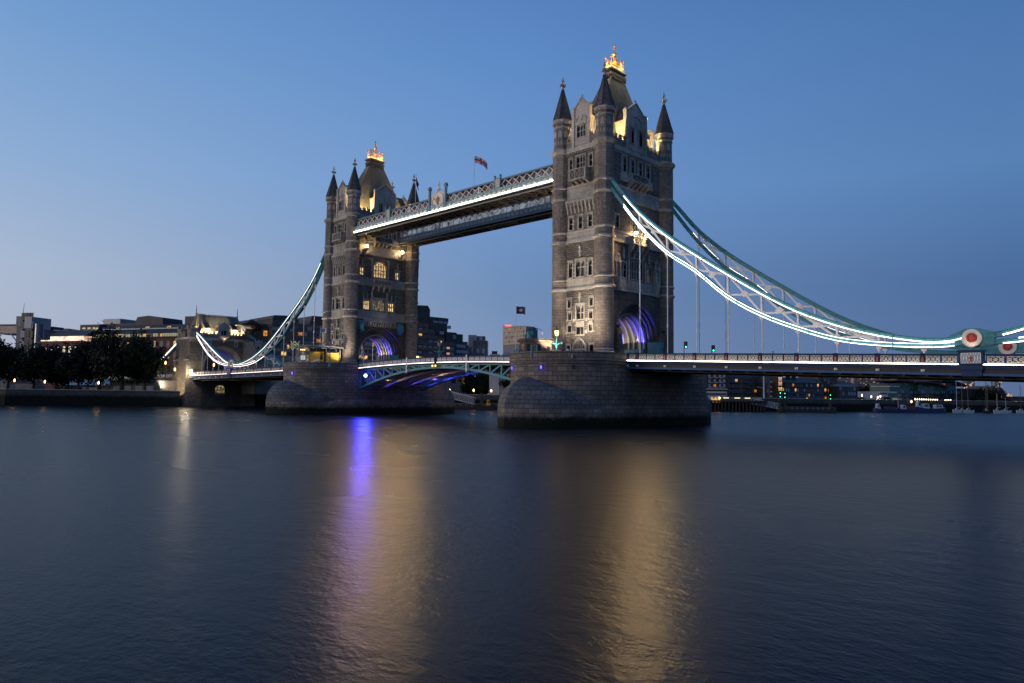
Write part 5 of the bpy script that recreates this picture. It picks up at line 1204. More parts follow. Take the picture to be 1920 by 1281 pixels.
x, y = G2(1043, 131); lamp_post('lamp_post', x, y, 11.6, 'ornate teal lamp post with glowing orange lantern on the nearer pier', 4.3, 'bulbsoft', e=70)
x, y = G2(616.5, 178); lamp_post('lamp_post', x, y, 11.6, 'unlit teal lamp post in front of the yellow kiosk sign', 5.3)
x, y = G2(822, 165); lamp_post('lamp_post', x, y, 12.3, 'unlit teal lamp post at the crown of the bascules', 3.6)
x, y = G2(781, 205); lamp_post('lamp_post', x, y, 11.6, 'glowing orange lantern right of the farther tower', 3.2, 'bulbsoft', e=30, cross=False)
def flag_mat(name, kind):
    m, nt, b = newmat(name); L = nt.links.new; b.inputs['Roughness'].default_value = .9
    uv = nt.nodes.new('ShaderNodeUVMap'); sp = nt.nodes.new('ShaderNodeSeparateXYZ'); L(uv.outputs[0], sp.inputs[0])
    def band(o, c, w):
        a = NN(nt, 'ShaderNodeMath', operation='SUBTRACT'); L(o, a.inputs[0]); a.inputs[1].default_value = c
        a2 = NN(nt, 'ShaderNodeMath', operation='ABSOLUTE'); L(a.outputs[0], a2.inputs[0]); a3 = NN(nt, 'ShaderNodeMath', operation='LESS_THAN'); L(a2.outputs[0], a3.inputs[0]); a3.inputs[1].default_value = w; return a3.outputs[0]
    def mix(f, A, B):
        n = NN(nt, 'ShaderNodeMix', data_type='RGBA'); L(f, n.inputs[0])
        for k, v in ((6, A), (7, B)):
            if isinstance(v, tuple): n.inputs[k].default_value = (*v, 1)
            else: L(v, n.inputs[k])
        return n.outputs[2]
    if kind == 'cross': c = mix(band(sp.outputs[0], .5, .08), mix(band(sp.outputs[1], .5, .14), (.55, .52, .55), (.42, .05, .06)), (.42, .05, .06))
    elif kind == 'navy': 
        d = NN(nt, 'ShaderNodeVectorMath', operation='DISTANCE'); L(uv.outputs[0], d.inputs[0]); d.inputs[1].default_value = (.5, .5, 0); l = NN(nt, 'ShaderNodeMath', operation='LESS_THAN'); L(d.outputs['Value'], l.inputs[0]); l.inputs[1].default_value = .2
        c = mix(l.outputs[0], (.012, .016, .06), (.22, .22, .28))
    elif kind == 'emblem':
        d = NN(nt, 'ShaderNodeVectorMath', operation='DISTANCE'); L(uv.outputs[0], d.inputs[0]); d.inputs[1].default_value = (.5, .5, 0); l = NN(nt, 'ShaderNodeMath', operation='LESS_THAN'); L(d.outputs['Value'], l.inputs[0]); l.inputs[1].default_value = .33
        l2 = NN(nt, 'ShaderNodeMath', operation='LESS_THAN'); L(d.outputs['Value'], l2.inputs[0]); l2.inputs[1].default_value = .1
        c = mix(l2.outputs[0], mix(l.outputs[0], (.42, .43, .46), (.05, .07, .2)), (.5, .5, .5))
    else:
        c = mix(band(sp.outputs[0], .5, .09), mix(band(sp.outputs[1], .5, .13), (.02, .025, .12), (.35, .03, .04)), (.4, .05, .06))
    L(c, b.inputs['Base Color']); return m
def flag(x, y, z0, z1, w, h, kind, label, droop=0.2, hang=False, pr=.07):
    r = thing('flagpole', label, 'flagpole', (x, y, z0)); b = MB(); b.cyl((x, y, z0), (x, y, z1), pr, pr*.6, 8); b.sphere((x, y, z1+.08), pr*1.8, 8, 6); b.build('pole', M['palesteel'], r)
    b = MB(); d = Vector((RGT.x, RGT.y, 0)).normalized(); nrm = Vector((FWD.x, FWD.y, 0)).normalized(); n = 12; rows = 5
    def pt(i, j):
        u, v = i/n, j/rows; k = w*u
        if hang: return Vector((x, y, z1-.3))+d*(k*.28+.12*sin(9*v)*u)+nrm*(.3*sin(7*u+3*v)*u)+Vector((0, 0, -h*v*1.0-w*u*.75))
        return Vector((x, y, z1-.2))+d*(k*.96)+nrm*(.22*sin(6.5*u+1.2*v)*u)+Vector((0, 0, -h*v-droop*w*u*u-.1*sin(6*u)*u))
    for i in range(n):
        for j in range(rows): b.face([pt(i, j), pt(i+1, j), pt(i+1, j+1), pt(i, j+1)], 0, [(i/n, j/rows), ((i+1)/n, j/rows), ((i+1)/n, (j+1)/rows), (i/n, (j+1)/rows)])
    b.build('flag', M['flag_'+kind], r)
for k in ('cross', 'navy', 'emblem', 'union'): M['flag_'+k] = flag_mat('flag cloth '+k, k)
p = P3(873, 362, 160); flag(p.x, -8.6, 47.3, ZZ(875, 286, 160)+.2, 3.0, 1.5, 'cross', 'tall flagpole on the near walkway flying a white flag with a red cross', .55)
flag(-52.4, -8.6, 47.3, 57.6, 2.2, 1.9, 'union', 'flagpole on the near walkway with a drooping dark red and blue flag', hang=True)
p = G2(966, 134); flag(*p, 11.6, ZZ(966.5, 571, 134), 1.75, 1.35, 'navy', 'flagpole on the nearer pier flying a navy blue flag', .12, pr=.06)
p = G2(597, 182); flag(*p, 16.9, ZZ(598, 612, 182), 1.5, 1.35, 'emblem', 'short flagpole on the kiosk roof flying a white flag with a blue emblem', .1, pr=.05)
p = G2(680, 166); flag(*p, 11.6, 15.0, 1.0, .8, 'emblem', 'small pale flag beside the arch of the farther tower', hang=True, pr=.05)
# swan neck street light
x, y = G2(1016, 131); r = thing('street_light', 'thin swan neck street light beside the stone control cabin', 'street light', (x, y, 11.6)); b = MB(); zt = ZZ(1012, 617, 131); dl = Vector((-RGT.x, -RGT.y, 0)).normalized()
b.cyl((x, y, 11.6), (x, y, zt-.7), .07, .055, 8); pp = [Vector((x, y, zt-.7)), Vector((x, y, zt-.2))+dl*.12, Vector((x, y, zt))+dl*.4, Vector((x, y, zt+.02))+dl*.75]
for a, c in zip(pp, pp[1:]): b.cyl(a, c, .055, n=8)
b.build('post', M['greyclad'], r); b = MB(); b.bar(pp[-1], pp[-1]+dl*.4, .2, .1); b.build('lamp_head', M['greyclad'], r)
# bridge control cabin on the nearer pier
def cabin():
    cx, cy = -3.9, -18.6; r = thing('control_cabin', 'small brown stone control cabin with flat overhanging roof on the nearer pier', 'cabin', (cx, cy, 11.6))
    ang = atan2(RGT.y, RGT.x); T = Matrix.Translation((cx, cy, 0)) @ Matrix.Rotation(ang, 4, 'Z')
    pl = [(-2.5, .6), (-2.5, -1.1), (-1.5, -2.0), (.2, -2.0), (3.2, -1.2), (3.2, 1.8), (-1.5, 1.8)]
    b = MB(); b.T = T; b.extr([(x, y, 11.6) for x, y in pl], (0, 0, 3.2)); b.extr([(x*1.02, y*1.02, 11.603) for x, y in pl], (0, 0, .8), 1)
    b.build('wall', [M['cabinstone'], M['cabinstone']], r)
    b = MB(); b.T = T; b.extr([(x*1.12, y*1.14, 14.803) for x, y in pl], (0, 0, .3)); b.extr([(x*1.05, y*1.05, 15.106) for x, y in pl], (0, 0, .22)); b.build('roof', M['cabinstone'], r)
    def fw(p, q, t0, t1, z0, z1, nm, mt):
        p, q = Vector((*p, 0)), Vector((*q, 0)); d = (q-p); n = Vector((d.y, -d.x, 0)).normalized(); a, c = p+d*t0, p+d*t1; b = MB(); b.T = T
        b.extr([tuple(a-n*.02+Vector((0, 0, z0))), tuple(c-n*.02+Vector((0, 0, z0))), tuple(c-n*.02+Vector((0, 0, z1))), tuple(a-n*.02+Vector((0, 0, z1)))], n*.07); b.build(nm, mt, r)
    fw(pl[1], pl[2], .3, .7, 12.5, 14.3, 'window', M['glass']); fw(pl[2], pl[3], .18, .8, 11.7, 14.3, 'door', M['iron']); fw(pl[3], pl[4], .1, .32, 12.4, 14.3, 'window', M['glass']); fw(pl[3], pl[4], .72, .9, 12.4, 14.0, 'window', M['glass']); fw(pl[0], pl[1], .2, .7, 12.5, 14.3, 'window', M['glass'])
    b = MB(); b.T = T; b.cyl((-.8, -.2, 15.3), (-.8, -.2, 16.6), .45, .45, 10); b.box(-1.1, -.6, 16.1, -.1, .1, 16.7); b.box(-1.6, -.3, 15.3, -1.2, 0, 16.2); b.build('roof_equipment', M['teal'], r)
    lamp('cabin_light', 'POINT', (cx+2.6, cy+.2-2.0, 14.4), 9, (1, .6, .3), r, .1)
M['cabinstone'] = stone('warm brown cabin stone', (.18, .125, .095), (.13, .09, .07), (.08, .06, .05), .7, .35, .02, .3, .35, seed=9)
cabin()
def pier_rail(pts, label, z0=11.6, h=1.9):
    r = thing('pier_railing', label, 'railing', (*pts[0], z0)); b = MB()
    for (x0, y0), (x1, y1) in zip(pts, pts[1:]):
        n = max(1, int(hypot(x1-x0, y1-y0)/1.4))
        for z in (h, h*.78, h*.58): b.bar((x0, y0, z0+z), (x1, y1, z0+z), .06, .07)
        for k in range(n+1): t = k/n; b.box(x0+(x1-x0)*t-.05, y0+(y1-y0)*t-.05, z0, x0+(x1-x0)*t+.05, y0+(y1-y0)*t+.05, z0+h+.05)
    b.build('rail', M['teal'], r)
pier_rail([(-8.9, -16.6), (-7.3, -20.0), (-4.9, -21.9)], 'teal railing left of the control cabin')
for px, D, lab in ((996, 125, 'left of two teal bollards before the control cabin'), (1006, 125, 'right of two teal bollards before the control cabin')):
    x, y = G2(px, D); r = thing('bollard', lab, 'bollard', (x, y, 11.6)); b = MB(); b.lathe([(.16, 11.6), (.16, 13.6), (.19, 13.65), (.19, 13.8), (.05, 13.9)], 8, (x, y)); b.build('post', M['teal'], r)
# traffic lights on the deck
for px, ptop, D in ((1286, 640, 133), (1338, 647, 140)):
    x, y = G2(px-3, D); zt = ZZ(px, ptop, D); r = thing('traffic_light', ('nearer' if px < 1300 else 'farther')+' of two traffic lights showing green on the deck', 'traffic light', (x, y, 11)); d = Vector((RGT.x, RGT.y, 0)).normalized()
    b = MB(); b.cyl((x, y, 10.9), (x, y, zt), .06, n=8); b.build('post', M['iron'], r)
    b = MB(); c = Vector((x, y, zt))+d*.35; b.box(c.x-.2, c.y-.2, zt-1.25, c.x+.2, c.y+.2, zt); hd = b.build('signal_head', M['iron'], r)
    nv = (CAM-c); nv.z = 0; nv.normalize()
    for k in range(3):
        g = MB(); q = c+nv*.29+Vector((0, 0, -.22-.4*k)); g.cyl(q, q+nv*.05, .14, n=10); g.build('lens', M['green'] if k == 2 else M['iron'], hd, (0, 0, 0))
# ticket kiosk on the farther pier
def kiosk():
    c = P3(601, 690, 188); r = thing('ticket_kiosk', 'glazed ticket kiosk with curved canopy and yellow sign on the farther pier', 'kiosk', (c.x, c.y, 11.6)); ang = atan2(RGT.y, RGT.x)+.10
    T = Matrix.Translation((c.x, c.y, 0)) @ Matrix.Rotation(ang, 4, 'Z')
    b = MB(); b.T = T; n = 16
    top = [(-6.2+12.2*k/n, -2.2-1.1*sin(pi*k/n), 16.75+.45*sin(pi*(k/n)**.8)) for k in range(n+1)]
    for p, q in zip(top, top[1:]):
        b.face([p, q, (q[0], 3.0, q[2]), (p[0], 3.0, p[2])]); b.face([(p[0], p[1], p[2]-.25), (q[0], q[1], q[2]-.25), (q[0], 3.0, q[2]-.25), (p[0], 3.0, p[2]-.25)]); b.face([p, q, (q[0], q[1], q[2]-.25), (p[0], p[1], p[2]-.25)])
    b.build('canopy', M['greyclad'], r)
    b = MB(); b.T = T
    for x in (-5.9, -4.2, -2.6, -.9, 1.5, 4.0, 5.0): b.box(x-.1, -1.7, 11.6, x+.1, -1.5, 16.6)
    b.box(-5.9, -1.7, 13.2, -2.7, -1.55, 13.3); b.box(-5.9, 2.4, 11.6, 5.0, 2.6, 16.6, 1); b.build('frame', [M['greyclad'], M['hoteldark']], r)
    b = MB(); b.T = T; b.face([(-5.9, -1.58, 11.7), (-2.6, -1.58, 11.7), (-2.6, -1.58, 16.4), (-5.9, -1.58, 16.4)]); b.build('glazing', M['kioskglass'], r)
    b = MB(); b.T = T
    for x in (-4.7, -4.1): b.box(x, -1.75, 13.5, x+.5, -1.7, 14.6)
    b.build('notice', M['noticewhite'], r)
    for k in range(3):
        b = MB(); b.T = T; b.sphere((-4.7+.45*k, -1.9, 16.05), .12, 8, 6); b.build('pendant_lamp', M['lampamber'], r)
    b = MB(); b.T = T; b.box(-2.4, -1.95, 11.9, 1.05, -1.85, 15.6); o = b.build('sign_board', M['yellow'], r)
    g = MB(); g.T = T       # dark drawing of a tower and pale clouds on the board
    for x0, z0, x1, z1 in ((.1, 13.6, .75, 14.6), (.2, 14.6, .32, 15.0), (.55, 14.6, .67, 15.0), (.36, 14.6, .5, 15.35), (.15, 12.8, .7, 13.2)): g.box(x0, -1.975, z0, x1, -1.955, z1)
    g.mi = 1
    for x0, z0, w in ((-2.2, 13.0, .9), (-.9, 13.5, 1.0), (-1.5, 13.3, .6)): g.extr([(x0+w/2+w/2*cos(a*.63), -1.957, z0+.28*sin(a*.63)) for a in range(10)], (0, -.015, 0))
    g.build('picture', [M['iron'], M['palesteel']], o, (0, 0, 0))
    b = MB(); b.T = T; b.box(1.7, -1.95, 12.0, 4.7, -1.85, 15.4); o = b.build('sign_board', M['yellow'], r)
    for txt, z in (('Explore inside', 14.75), ('Tower Bridge', 14.15)):
        f = bpy.data.curves.new('lettering', 'FONT'); f.body = txt; f.size = .52; f.extrude = .01; f.align_x = 'CENTER'; f.materials.append(M['iron'])
        t0 = bpy.data.objects.new('lettering', f); COL.objects.link(t0); bpy.context.view_layer.update()
        me = bpy.data.meshes.new_from_object(t0); bpy.data.objects.remove(t0); t = bpy.data.objects.new('lettering', me); COL.objects.link(t); t.parent = o; t.matrix_local = T @ Matrix.Translation((3.2, -1.965, z)) @ Matrix.Rotation(pi/2, 4, 'X') @ Matrix.Scale(.92, 4, (1, 0, 0))
    b = MB(); b.T = T; 
    for x in [-4.5+.9*k for k in range(7)]: b.box(x-.03, -.5, 17.0, x+.03, -.44, 18.0)
    b.bar((-4.5, -.47, 18.0), (.9, -.47, 18.0), .06, .06); b.bar((-4.5, -.47, 17.6), (.9, -.47, 17.6), .05, .05); b.bar((-.6, -.3, 16.9), (1.3, -.3, 18.6), .12, .5, up=(0, 1, 0)); b.build('roof_rail', M['greyblue'], r)
    for x, e in ((-4.3, 26), (-.7, 30), (3.2, 26)): lamp('kiosk_light', 'SPOT', T @ Vector((x, -3.0, 16.3)), e*2.2, (1, .74, .42), r, .1, target=T @ Vector((x, -1.9, 13.2)), angle=100)
    lamp('kiosk_lamp', 'POINT', T @ Vector((-4.3, .5, 15)), 40, (1, .8, .55), r, .2)
M['kioskglass'] = litglass('kiosk interior behind glass', (.28, .24, .16), (.85, .7, .45), .35, 1.1); M['noticewhite'] = emit('backlit notice', (.9, .92, 1), .55)
kiosk()
def arcp(x0, t, r=10.1): return (x0+r*sin(t), -(13.2+r*cos(t)))
pier_rail([arcp(XN, radians(a)) for a in range(-58, 30, 11)], 'teal railing along the kiosk terrace of the farther pier', 11.6, 2.1)
pier_rail([arcp(0, radians(a)) for a in (-38, -30)], 'short teal railing by the nearer pier lamp post', 11.6, 1.7)
# ---------------------------------------------------------------- people
def person_mats(shirt, trousers, name):
    m, nt, b = newmat(name); L = nt.links.new; tc = nt.nodes.new('ShaderNodeTexCoord'); sp = nt.nodes.new('ShaderNodeSeparateXYZ'); L(tc.outputs['Object'], sp.inputs[0])
    mr = NN(nt, 'ShaderNodeMapRange'); mr.inputs[2].default_value = 2.0; L(sp.outputs[2], mr.inputs[0]); r = ramp(nt, [(0, (.02, .02, .02)), (.04, trousers), (.48, shirt), (.745, (.38, .23, .17))], 'CONSTANT'); L(mr.outputs[0], r.inputs[0]); L(r.outputs[0], b.inputs['Base Color']); b.inputs['Roughness'].default_value = .8
    return m
def person(x, y, z, face, label, shirt, trousers, hair, pose=0):
    r = thing('person', label, 'person', (x, y, z)); r.rotation_euler = (0, 0, face)
    V = []; E = []; Rd = []
    def add(p, rad, par=None):
        V.append(p); Rd.append(rad); i = len(V)-1
        if par is not None: E.append((par, i))
        return i
    pel = add((0, 0, .95), .15); w = add((0, 0, 1.12), .135, pel); ch = add((0, 0, 1.33), .165, w); nk = add((0, -.01, 1.49), .06, ch); hd = add((0, -.02, 1.58), .075, nk); h2 = add((0, -.025, 1.66), .098, hd); h3 = add((0, -.01, 1.74), .075, h2)
    add((0, -.125, 1.625), .018, h2)      # nose
    for s in (-1, 1):
        add((s*.10, 0, 1.64), .02, h2)
        hp = add((s*.095, 0, .88), .10, pel); kn = add((s*.10, -.02, .48), .062, hp); an = add((s*.105, .01, .09), .045, kn); add((s*.11, -.15, .045), .04, an)
        sh = add((s*.19, 0, 1.40), .07, ch)
        if pose == 1: el = add((s*.25, -.12, 1.16), .045, sh); wr = add((s*.15, -.34, 1.18), .03, el); dd = Vector((-.35*s, -.9, .1)).normalized()
        else: el = add((s*.24, .02, 1.12), .045, sh); wr = add((s*.25, -.06, .88), .03, el); dd = Vector((0, -.15, -1)).normalized()
        pl = add(tuple(Vector(V[wr])+dd*.06), .03, wr); sd = dd.cross(Vector((s, 0, 0))).normalized()
        for k, (o_, ln) in enumerate(((-.03, .06), (-.01, .075), (.01, .08), (.03, .07))):
            f1 = add(tuple(Vector(V[pl])+sd*o_+dd*.045), .0095, pl); f2 = add(tuple(Vector(V[f1])+dd*ln*.5+Vector((-s*.008, 0, 0))), .009, f1); add(tuple(Vector(V[f2])+dd*ln*.4+Vector((-s*.02, 0, 0))), .008, f2)
        t1 = add(tuple(Vector(V[pl])-sd*.04-dd*.01+Vector((-s*.01, 0, 0))), .011, pl); add(tuple(Vector(V[t1])-sd*.015+dd*.04), .009, t1)
    me = bpy.data.meshes.new('body'); me.from_pydata(V, E, []); me.materials.append(person_mats(shirt, trousers, 'clothes of '+label[:20])); o = bpy.data.objects.new('body', me); COL.objects.link(o); o.parent = r
    sk = o.modifiers.new('skin', 'SKIN'); 
    if not me.skin_vertices: 
        bpy.context.view_layer.objects.active = o
    for i, sv in enumerate(me.skin_vertices[0].data): sv.radius = (Rd[i], Rd[i]*(.8 if i in (1, 2) else 1)); sv.use_root = (i == 0)
    ss = o.modifiers.new('sub', 'SUBSURF'); ss.levels = 1; ss.render_levels = 1; sk.use_smooth_shade = True
    b = MB(); b.sphere((0, .015, 1.70), .112, 10, 7); h = b.build('hair', plain('hair of '+label[:20], hair, .6), r, (0, 0, 0))
x, y = G2(1064, 124); person(x, y, 11.6, .5, 'person in a white shirt leaning at the nearer pier parapet', (.5, .52, .56), (.03, .03, .04), (.02, .015, .012), 1)
x, y = G2(1055, 124.5); person(x, y, 11.6, 1.0, 'person in dark clothes standing right of the orange pier lantern', (.02, .02, .025), (.02, .02, .025), (.02, .015, .012))
person(36.2, -8.6, 10.55, 0, 'person in a dark coat alone on the right side span', (.03, .025, .03), (.02, .02, .03), (.02, .015, .012))
person(-40.0, -9.6, 12.2, .3, 'person in a pale blue top at the crown of the bascules', (.2, .32, .36), (.03, .03, .04), (.05, .03, .02), 1)
x, y = G2(541, 196); person(x, y, 11.8, .3, 'person in black at the left end of the kiosk terrace', (.02, .02, .02), (.02, .02, .025), (.015, .012, .01))
x, y = G2(547.5, 195); person(x, y, 11.75, .6, 'person in dark grey left of the kiosk railing', (.05, .05, .055), (.02, .02, .025), (.03, .02, .015))
# ---------------------------------------------------------------- buildings along the far bank
WINM = {}
def win_mesh(w, h, key, arch=False, ledge=True):
    k = (round(w, 2), round(h, 2), key, arch)
    if k not in WINM:
        b = MB()
        if arch: b.face([(-w/2, .05, 0), (w/2, .05, 0)]+[(w/2*cos(pi*q/8), .05, h-w/2+w/2*sin(pi*q/8)) for q in range(9)])
        else: b.face([(-w/2, .05, 0), (w/2, .05, 0), (w/2, .05, h), (-w/2, .05, h)])
        b.mi = 1
        if ledge: b.box(-w/2-.1, 0, -.15, w/2+.1, .16, 0)
        if w > .8 and not arch: b.box(-.05, .052, 0, .05, .1, h)
        o = b.build('window', [M[key], M['w_frame']]); me = o.data; bpy.data.objects.remove(o); WINM[k] = me
    return WINM[k]
M['emblemglow'] = emit('pale emblem light', (.8, .85, .55), .5); M['tentgrey'] = plain('pale grey canvas', (.30, .31, .33), .8)
M['w_frame'] = plain('window frame', (.12, .12, .13), .6)
class Bld:
    """a block on a street front from A to B (world ground points), u along the front, n towards the river"""
    def __init__(s, name, label, cat, A, B, group=None, z=4.5):
        s.A = Vector((A[0], A[1], 0)); d = Vector((B[0]-A[0], B[1]-A[1], 0)); s.L = d.length; d.normalize(); n = Vector((d.y, -d.x, 0))
        if n.dot(CAM-s.A) < 0: n = -n
        s.T = Matrix(((d.x, n.x, 0, s.A.x), (d.y, n.y, 0, s.A.y), (0, 0, 1, 0), (0, 0, 0, 1))); s.n = 0; s.ex = {}
        s.r = thing(name, label, cat, (*(s.A+d*s.L/2).xy, z), group)
    def mb(s): b = MB(); b.T = s.T; return b
    def box(s, name, u0, u1, n0, n1, z0, z1, mt):
        b = s.mb(); b.box(u0, n0, z0, u1, n1, z1); return b.build(name, M[mt], s.r)
    def poly(s, name, pl, n0, n1, mt):
        b = s.mb(); b.extr([(u, n0, z) for u, z in pl], (0, n1-n0, 0)); return b.build(name, M[mt], s.r)
    def win(s, u, z, w, h, key, n=0, arch=False):
        if s.n >= 98:
            s.ex.setdefault(key, []).append((u, z, w, h, n)); return
        s.n += 1; o = bpy.data.objects.new('window', win_mesh(w, h, key, arch)); COL.objects.link(o); o.parent = s.r
        o.matrix_local = Matrix.Translation(-s.r.location) @ s.T @ Matrix.Translation((u, n, z))
    def grid(s, u0, u1, nc, zs, w, h, keys, n=0, arch=False, skip=0, rnd=None):
        rnd = rnd or random.Random(int(u0*7+nc*13+len(zs)))
        for z in zs:
            for k in range(nc):
                if rnd.random() < skip: continue
                s.win(u0+(u1-u0)*(k+.5)/nc, z, w, h, rnd.choices([a for a, _ in keys], [c for _, c in keys])[0], n, arch)
    def done(s):
        for key, L_ in s.ex.items():
            b = s.mb()
            for u, z, w, h, n in L_: b.face([(u-w/2, n+.06, z), (u+w/2, n+.06, z), (u+w/2, n+.06, z+h), (u-w/2, n+.06, z+h)])
            o = b.build('windows', M[key], s.r); tag(o, kind='stuff')
        return s.r
def front(name, label, cat, px0, px1, D0, D1=None, group=None):
    return Bld(name, label, cat, G2(px0, D0), G2(px1, D1 or D0), group)
def zt(px, py, D): return ZZ(px, py, D)
# brick office wings with arched windows, left
B = front('brick_office', 'red brick office wing with lit arched windows under a glowing pink storey', 'office building', 72, 147, 338, 330)
z1 = zt(110, 639, 334); L_ = B.L
B.box('wall', 0, L_, -30, 0, 4.5, z1, 'brick'); B.box('lit_storey', L_*.12, L_-1, -20, -2.0, z1+.05, z1+2.3, 'w_pink'); B.box('ledge', 0, L_+.2, -3, .25, z1, z1+.5, 'w_pink')
b = B.mb(); b.extr([(L_*.1, -1.6, z1+2.35), (L_*.1, -20, z1+2.35), (L_*.1, -20, z1+5.4), (L_*.1, -6, z1+5.4)], (L_*.92, 0, 0)); b.build('roof', M['hoteldark'], B.r)
B.box('roof_plant', L_*.52, L_*1.0, -24, -9, z1+5.5, z1+8.2, 'hoteldark')
for k in range(3): B.win(L_*(.62+.13*k), z1+6.3, 1.8, .5, 'w_warm', -8.95)
B.grid(1.5, L_-1, 6, [z1-5.2, z1-9.4, z1-13.6], 1.6, 2.8, [('w_pale', 5), ('w_warm', 1), ('w_dark', 2)], arch=True); B.done()
B = front('brick_office', 'long red brick office with pale lit upper storey behind the largest plane tree', 'office building', 146, 344, 338, 318)
z1 = zt(300, 633, 322); L_ = B.L
B.box('wall', 2.8, L_, -34, 0, 4.5, z1, 'brick'); B.box('orange_flank', 0, 2.78, -34, -2.4, 4.5, z1, 'brick'); B.box('cornice', 2.5, L_+.2, -1.5, .4, z1+.003, z1+.5, 'brickdark')
B.grid(3.2, L_, 44, [z1+.5], .98, 1.7, [('w_pale', 7), ('w_dark', 2), ('w_warm', 1)], n=-1.4); B.box('set_back', 2.5, L_, -22, -1.45, z1+.5, z1+2.4, 'hoteldark')
b = B.mb(); b.extr([(0, -.6, z1+2.45), (0, -22, z1+2.45), (0, -22, z1+6.4), (0, -5, z1+6.4)], (L_, 0, 0)); b.build('roof', M['hoteldark'], B.r)
B.box('upper_roof', 2, L_*.6, -24, -7, z1+6.45, z1+7.6, 'hoteldark'); B.box('gutter', 1, L_, -.9, -.3, z1+4.0, z1+4.5, 'greyclad')
b = B.mb(); b.extr([(L_*.41, -6, z1+6.5), (L_*.44, -6, z1+10.3), (L_*.55, -6, z1+10.8), (L_*.68, -6, z1+9.8), (L_*.69, -6, z1+6.5)], (0, -12, 0)); b.build('roof_hump', M['hoteldark'], B.r)
B.box('roof_plant', L_*.05, L_*.22, -18, -9, z1+7.6, z1+10.2, 'greyclad'); B.box('roof_plant', L_*.86, L_, -18, -8, z1+6.5, z1+10.2, 'hoteldark')
for t in (.1, .32, .6, .8): B.win(L_*t, z1+4.9, 2.2, .55, 'w_warm', -2.6)
B.grid(3.4, L_, 15, [z1-4.2, z1-9.0, z1-13.4, z1-18.2], 1.7, 2.9, [('w_pale', 3), ('w_warm', 2), ('w_dark', 5)], arch=True)
for t in (.80, .86): B.box('warm_portal', L_*t, L_*t+2.2, 0, .3, 5.5, 9.5, 'w_warm')
B.done()
# glass offices at the far left
B = front('glass_office', 'blue glass office block with square lift shafts and a tall mast at the left edge', 'office building', -40, 82, 352, 345)
L_ = B.L; zz = lambda py: zt(40, py, 348); U = lambda px: L_*(px+40)/122
B.box('wall', 0, U(78), -30, 0, 4.5, zz(652), 'gglass'); B.box('afterglow_box', U(-20), U(30), -20, .6, zz(625), zz(611), 'skypink'); B.box('roof', U(-20), U(50), -20, -.5, zz(611)+.02, zz(607), 'hoteldark')  # upper box gives no light; its pink reflection is painted colour
B.box('lift_shaft', U(29.5), U(41), -8, 1.5, 4.5, zz(594), 'bglass'); B.box('shaft_cap', U(29), U(41.5), -8.3, 1.8, zz(612), zz(594)+.3, 'skyblue'); B.box('lift_shaft', U(49), U(61), -8, 2.5, 4.5, zz(617), 'bglass'); B.box('shaft_cap', U(48.5), U(61.5), -8.4, 2.9, zz(616), zz(594.5), 'greyclad')
b = B.mb(); b.cyl((U(70.5), 1, 4.5), (U(70.5), 1, zz(608)), (U(77)-U(64))/2, n=24); b.build('round_tower', M['bglass'], B.r)
b = B.mb(); b.cyl((U(27), -2, zz(611)), (U(29.5), -2, zz(566)), .22, .06, 6); b.build('mast', M['iron'], B.r)
b = B.mb(); b.bar((U(16), .7, zz(625)), (U(34), .7, zz(647)), .4, .4); b.bar((U(31), .7, zz(625)), (U(40), .7, zz(648)), .4, .4); b.build('brace', M['greyblue'], B.r)
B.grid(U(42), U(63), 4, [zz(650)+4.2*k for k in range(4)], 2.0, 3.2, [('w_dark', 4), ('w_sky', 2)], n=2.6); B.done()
B = front('grey_office', 'low grey office with a pale louvre above the glowing pink storey', 'office building', 78, 122, 372)
L_ = B.L; B.box('wall', 0, L_, -20, 0, 4.5, zt(100, 615, 372), 'greyclad'); B.box('louvre', L_*.25, L_*.62, 0, .2, zt(100, 619.5, 372), zt(100, 616.5, 372), 'palesteel'); B.box('eave', -.5, L_*1.3, -20, 1.5, zt(100, 623, 372), zt(100, 621, 372), 'hoteldark'); B.grid(1, L_*1.0, 7, [zt(100, 632, 372)], 1.5, 1.8, [('w_pale', 1), ('w_dark', 4)]); B.done()
# low riverside pavilion, sheds and road viaduct on the left quay
B = front('quay_shed', 'low grey quay shed with pale shutters right of the largest tree trunk', 'shed', 205, 300, 262, 256); L_ = B.L
B.box('wall', 0, L_, -8, 0, 4.5, 8.6, 'concrete'); B.box('roof', -.4, L_+.4, -8.4, .5, 8.603, 8.95, 'greyclad')
for t in (.08, .3, .52, .74): B.box('shutter', L_*t, L_*t+2.8, 0, .12, 4.6, 6.9, 'render')
B.box('doorway', L_*.87, L_*.98, 0, .1, 4.6, 7.0, 'iron'); B.done()
B = front('glass_pavilion', 'low pavilion with pale sloping glass roof between two tree trunks', 'pavilion', 123, 207, 268, 262); L_ = B.L
B.box('wall', 0, L_, -7, 0, 4.5, 6.9, 'iron'); b = B.mb(); b.extr([(-.5, .8, 7.0), (-.5, -8, 7.0), (-.5, -4.5, 9.3)], (L_+1, 0, 0)); b.build('roof', M['w_sky'], B.r)
B.box('tent_panel', L_*.38, L_*.5, .1, .3, 4.6, 6.4, 'render'); B.box('tent_panel', L_*.53, L_*.72, .1, .3, 4.6, 6.2, 'pale2'); B.done()
B = front('quay_tent', 'long pale grey marquee behind the quay railing at the left edge', 'marquee', -30, 60, 262); L_ = B.L
b = B.mb(); b.extr([(0, 0, 4.5), (0, 0, 7.0), (0, -3.5, 8.8), (0, -7, 7.0), (0, -7, 4.5)], (L_, 0, 0)); b.build('canvas', M['tentgrey'], B.r); B.done()
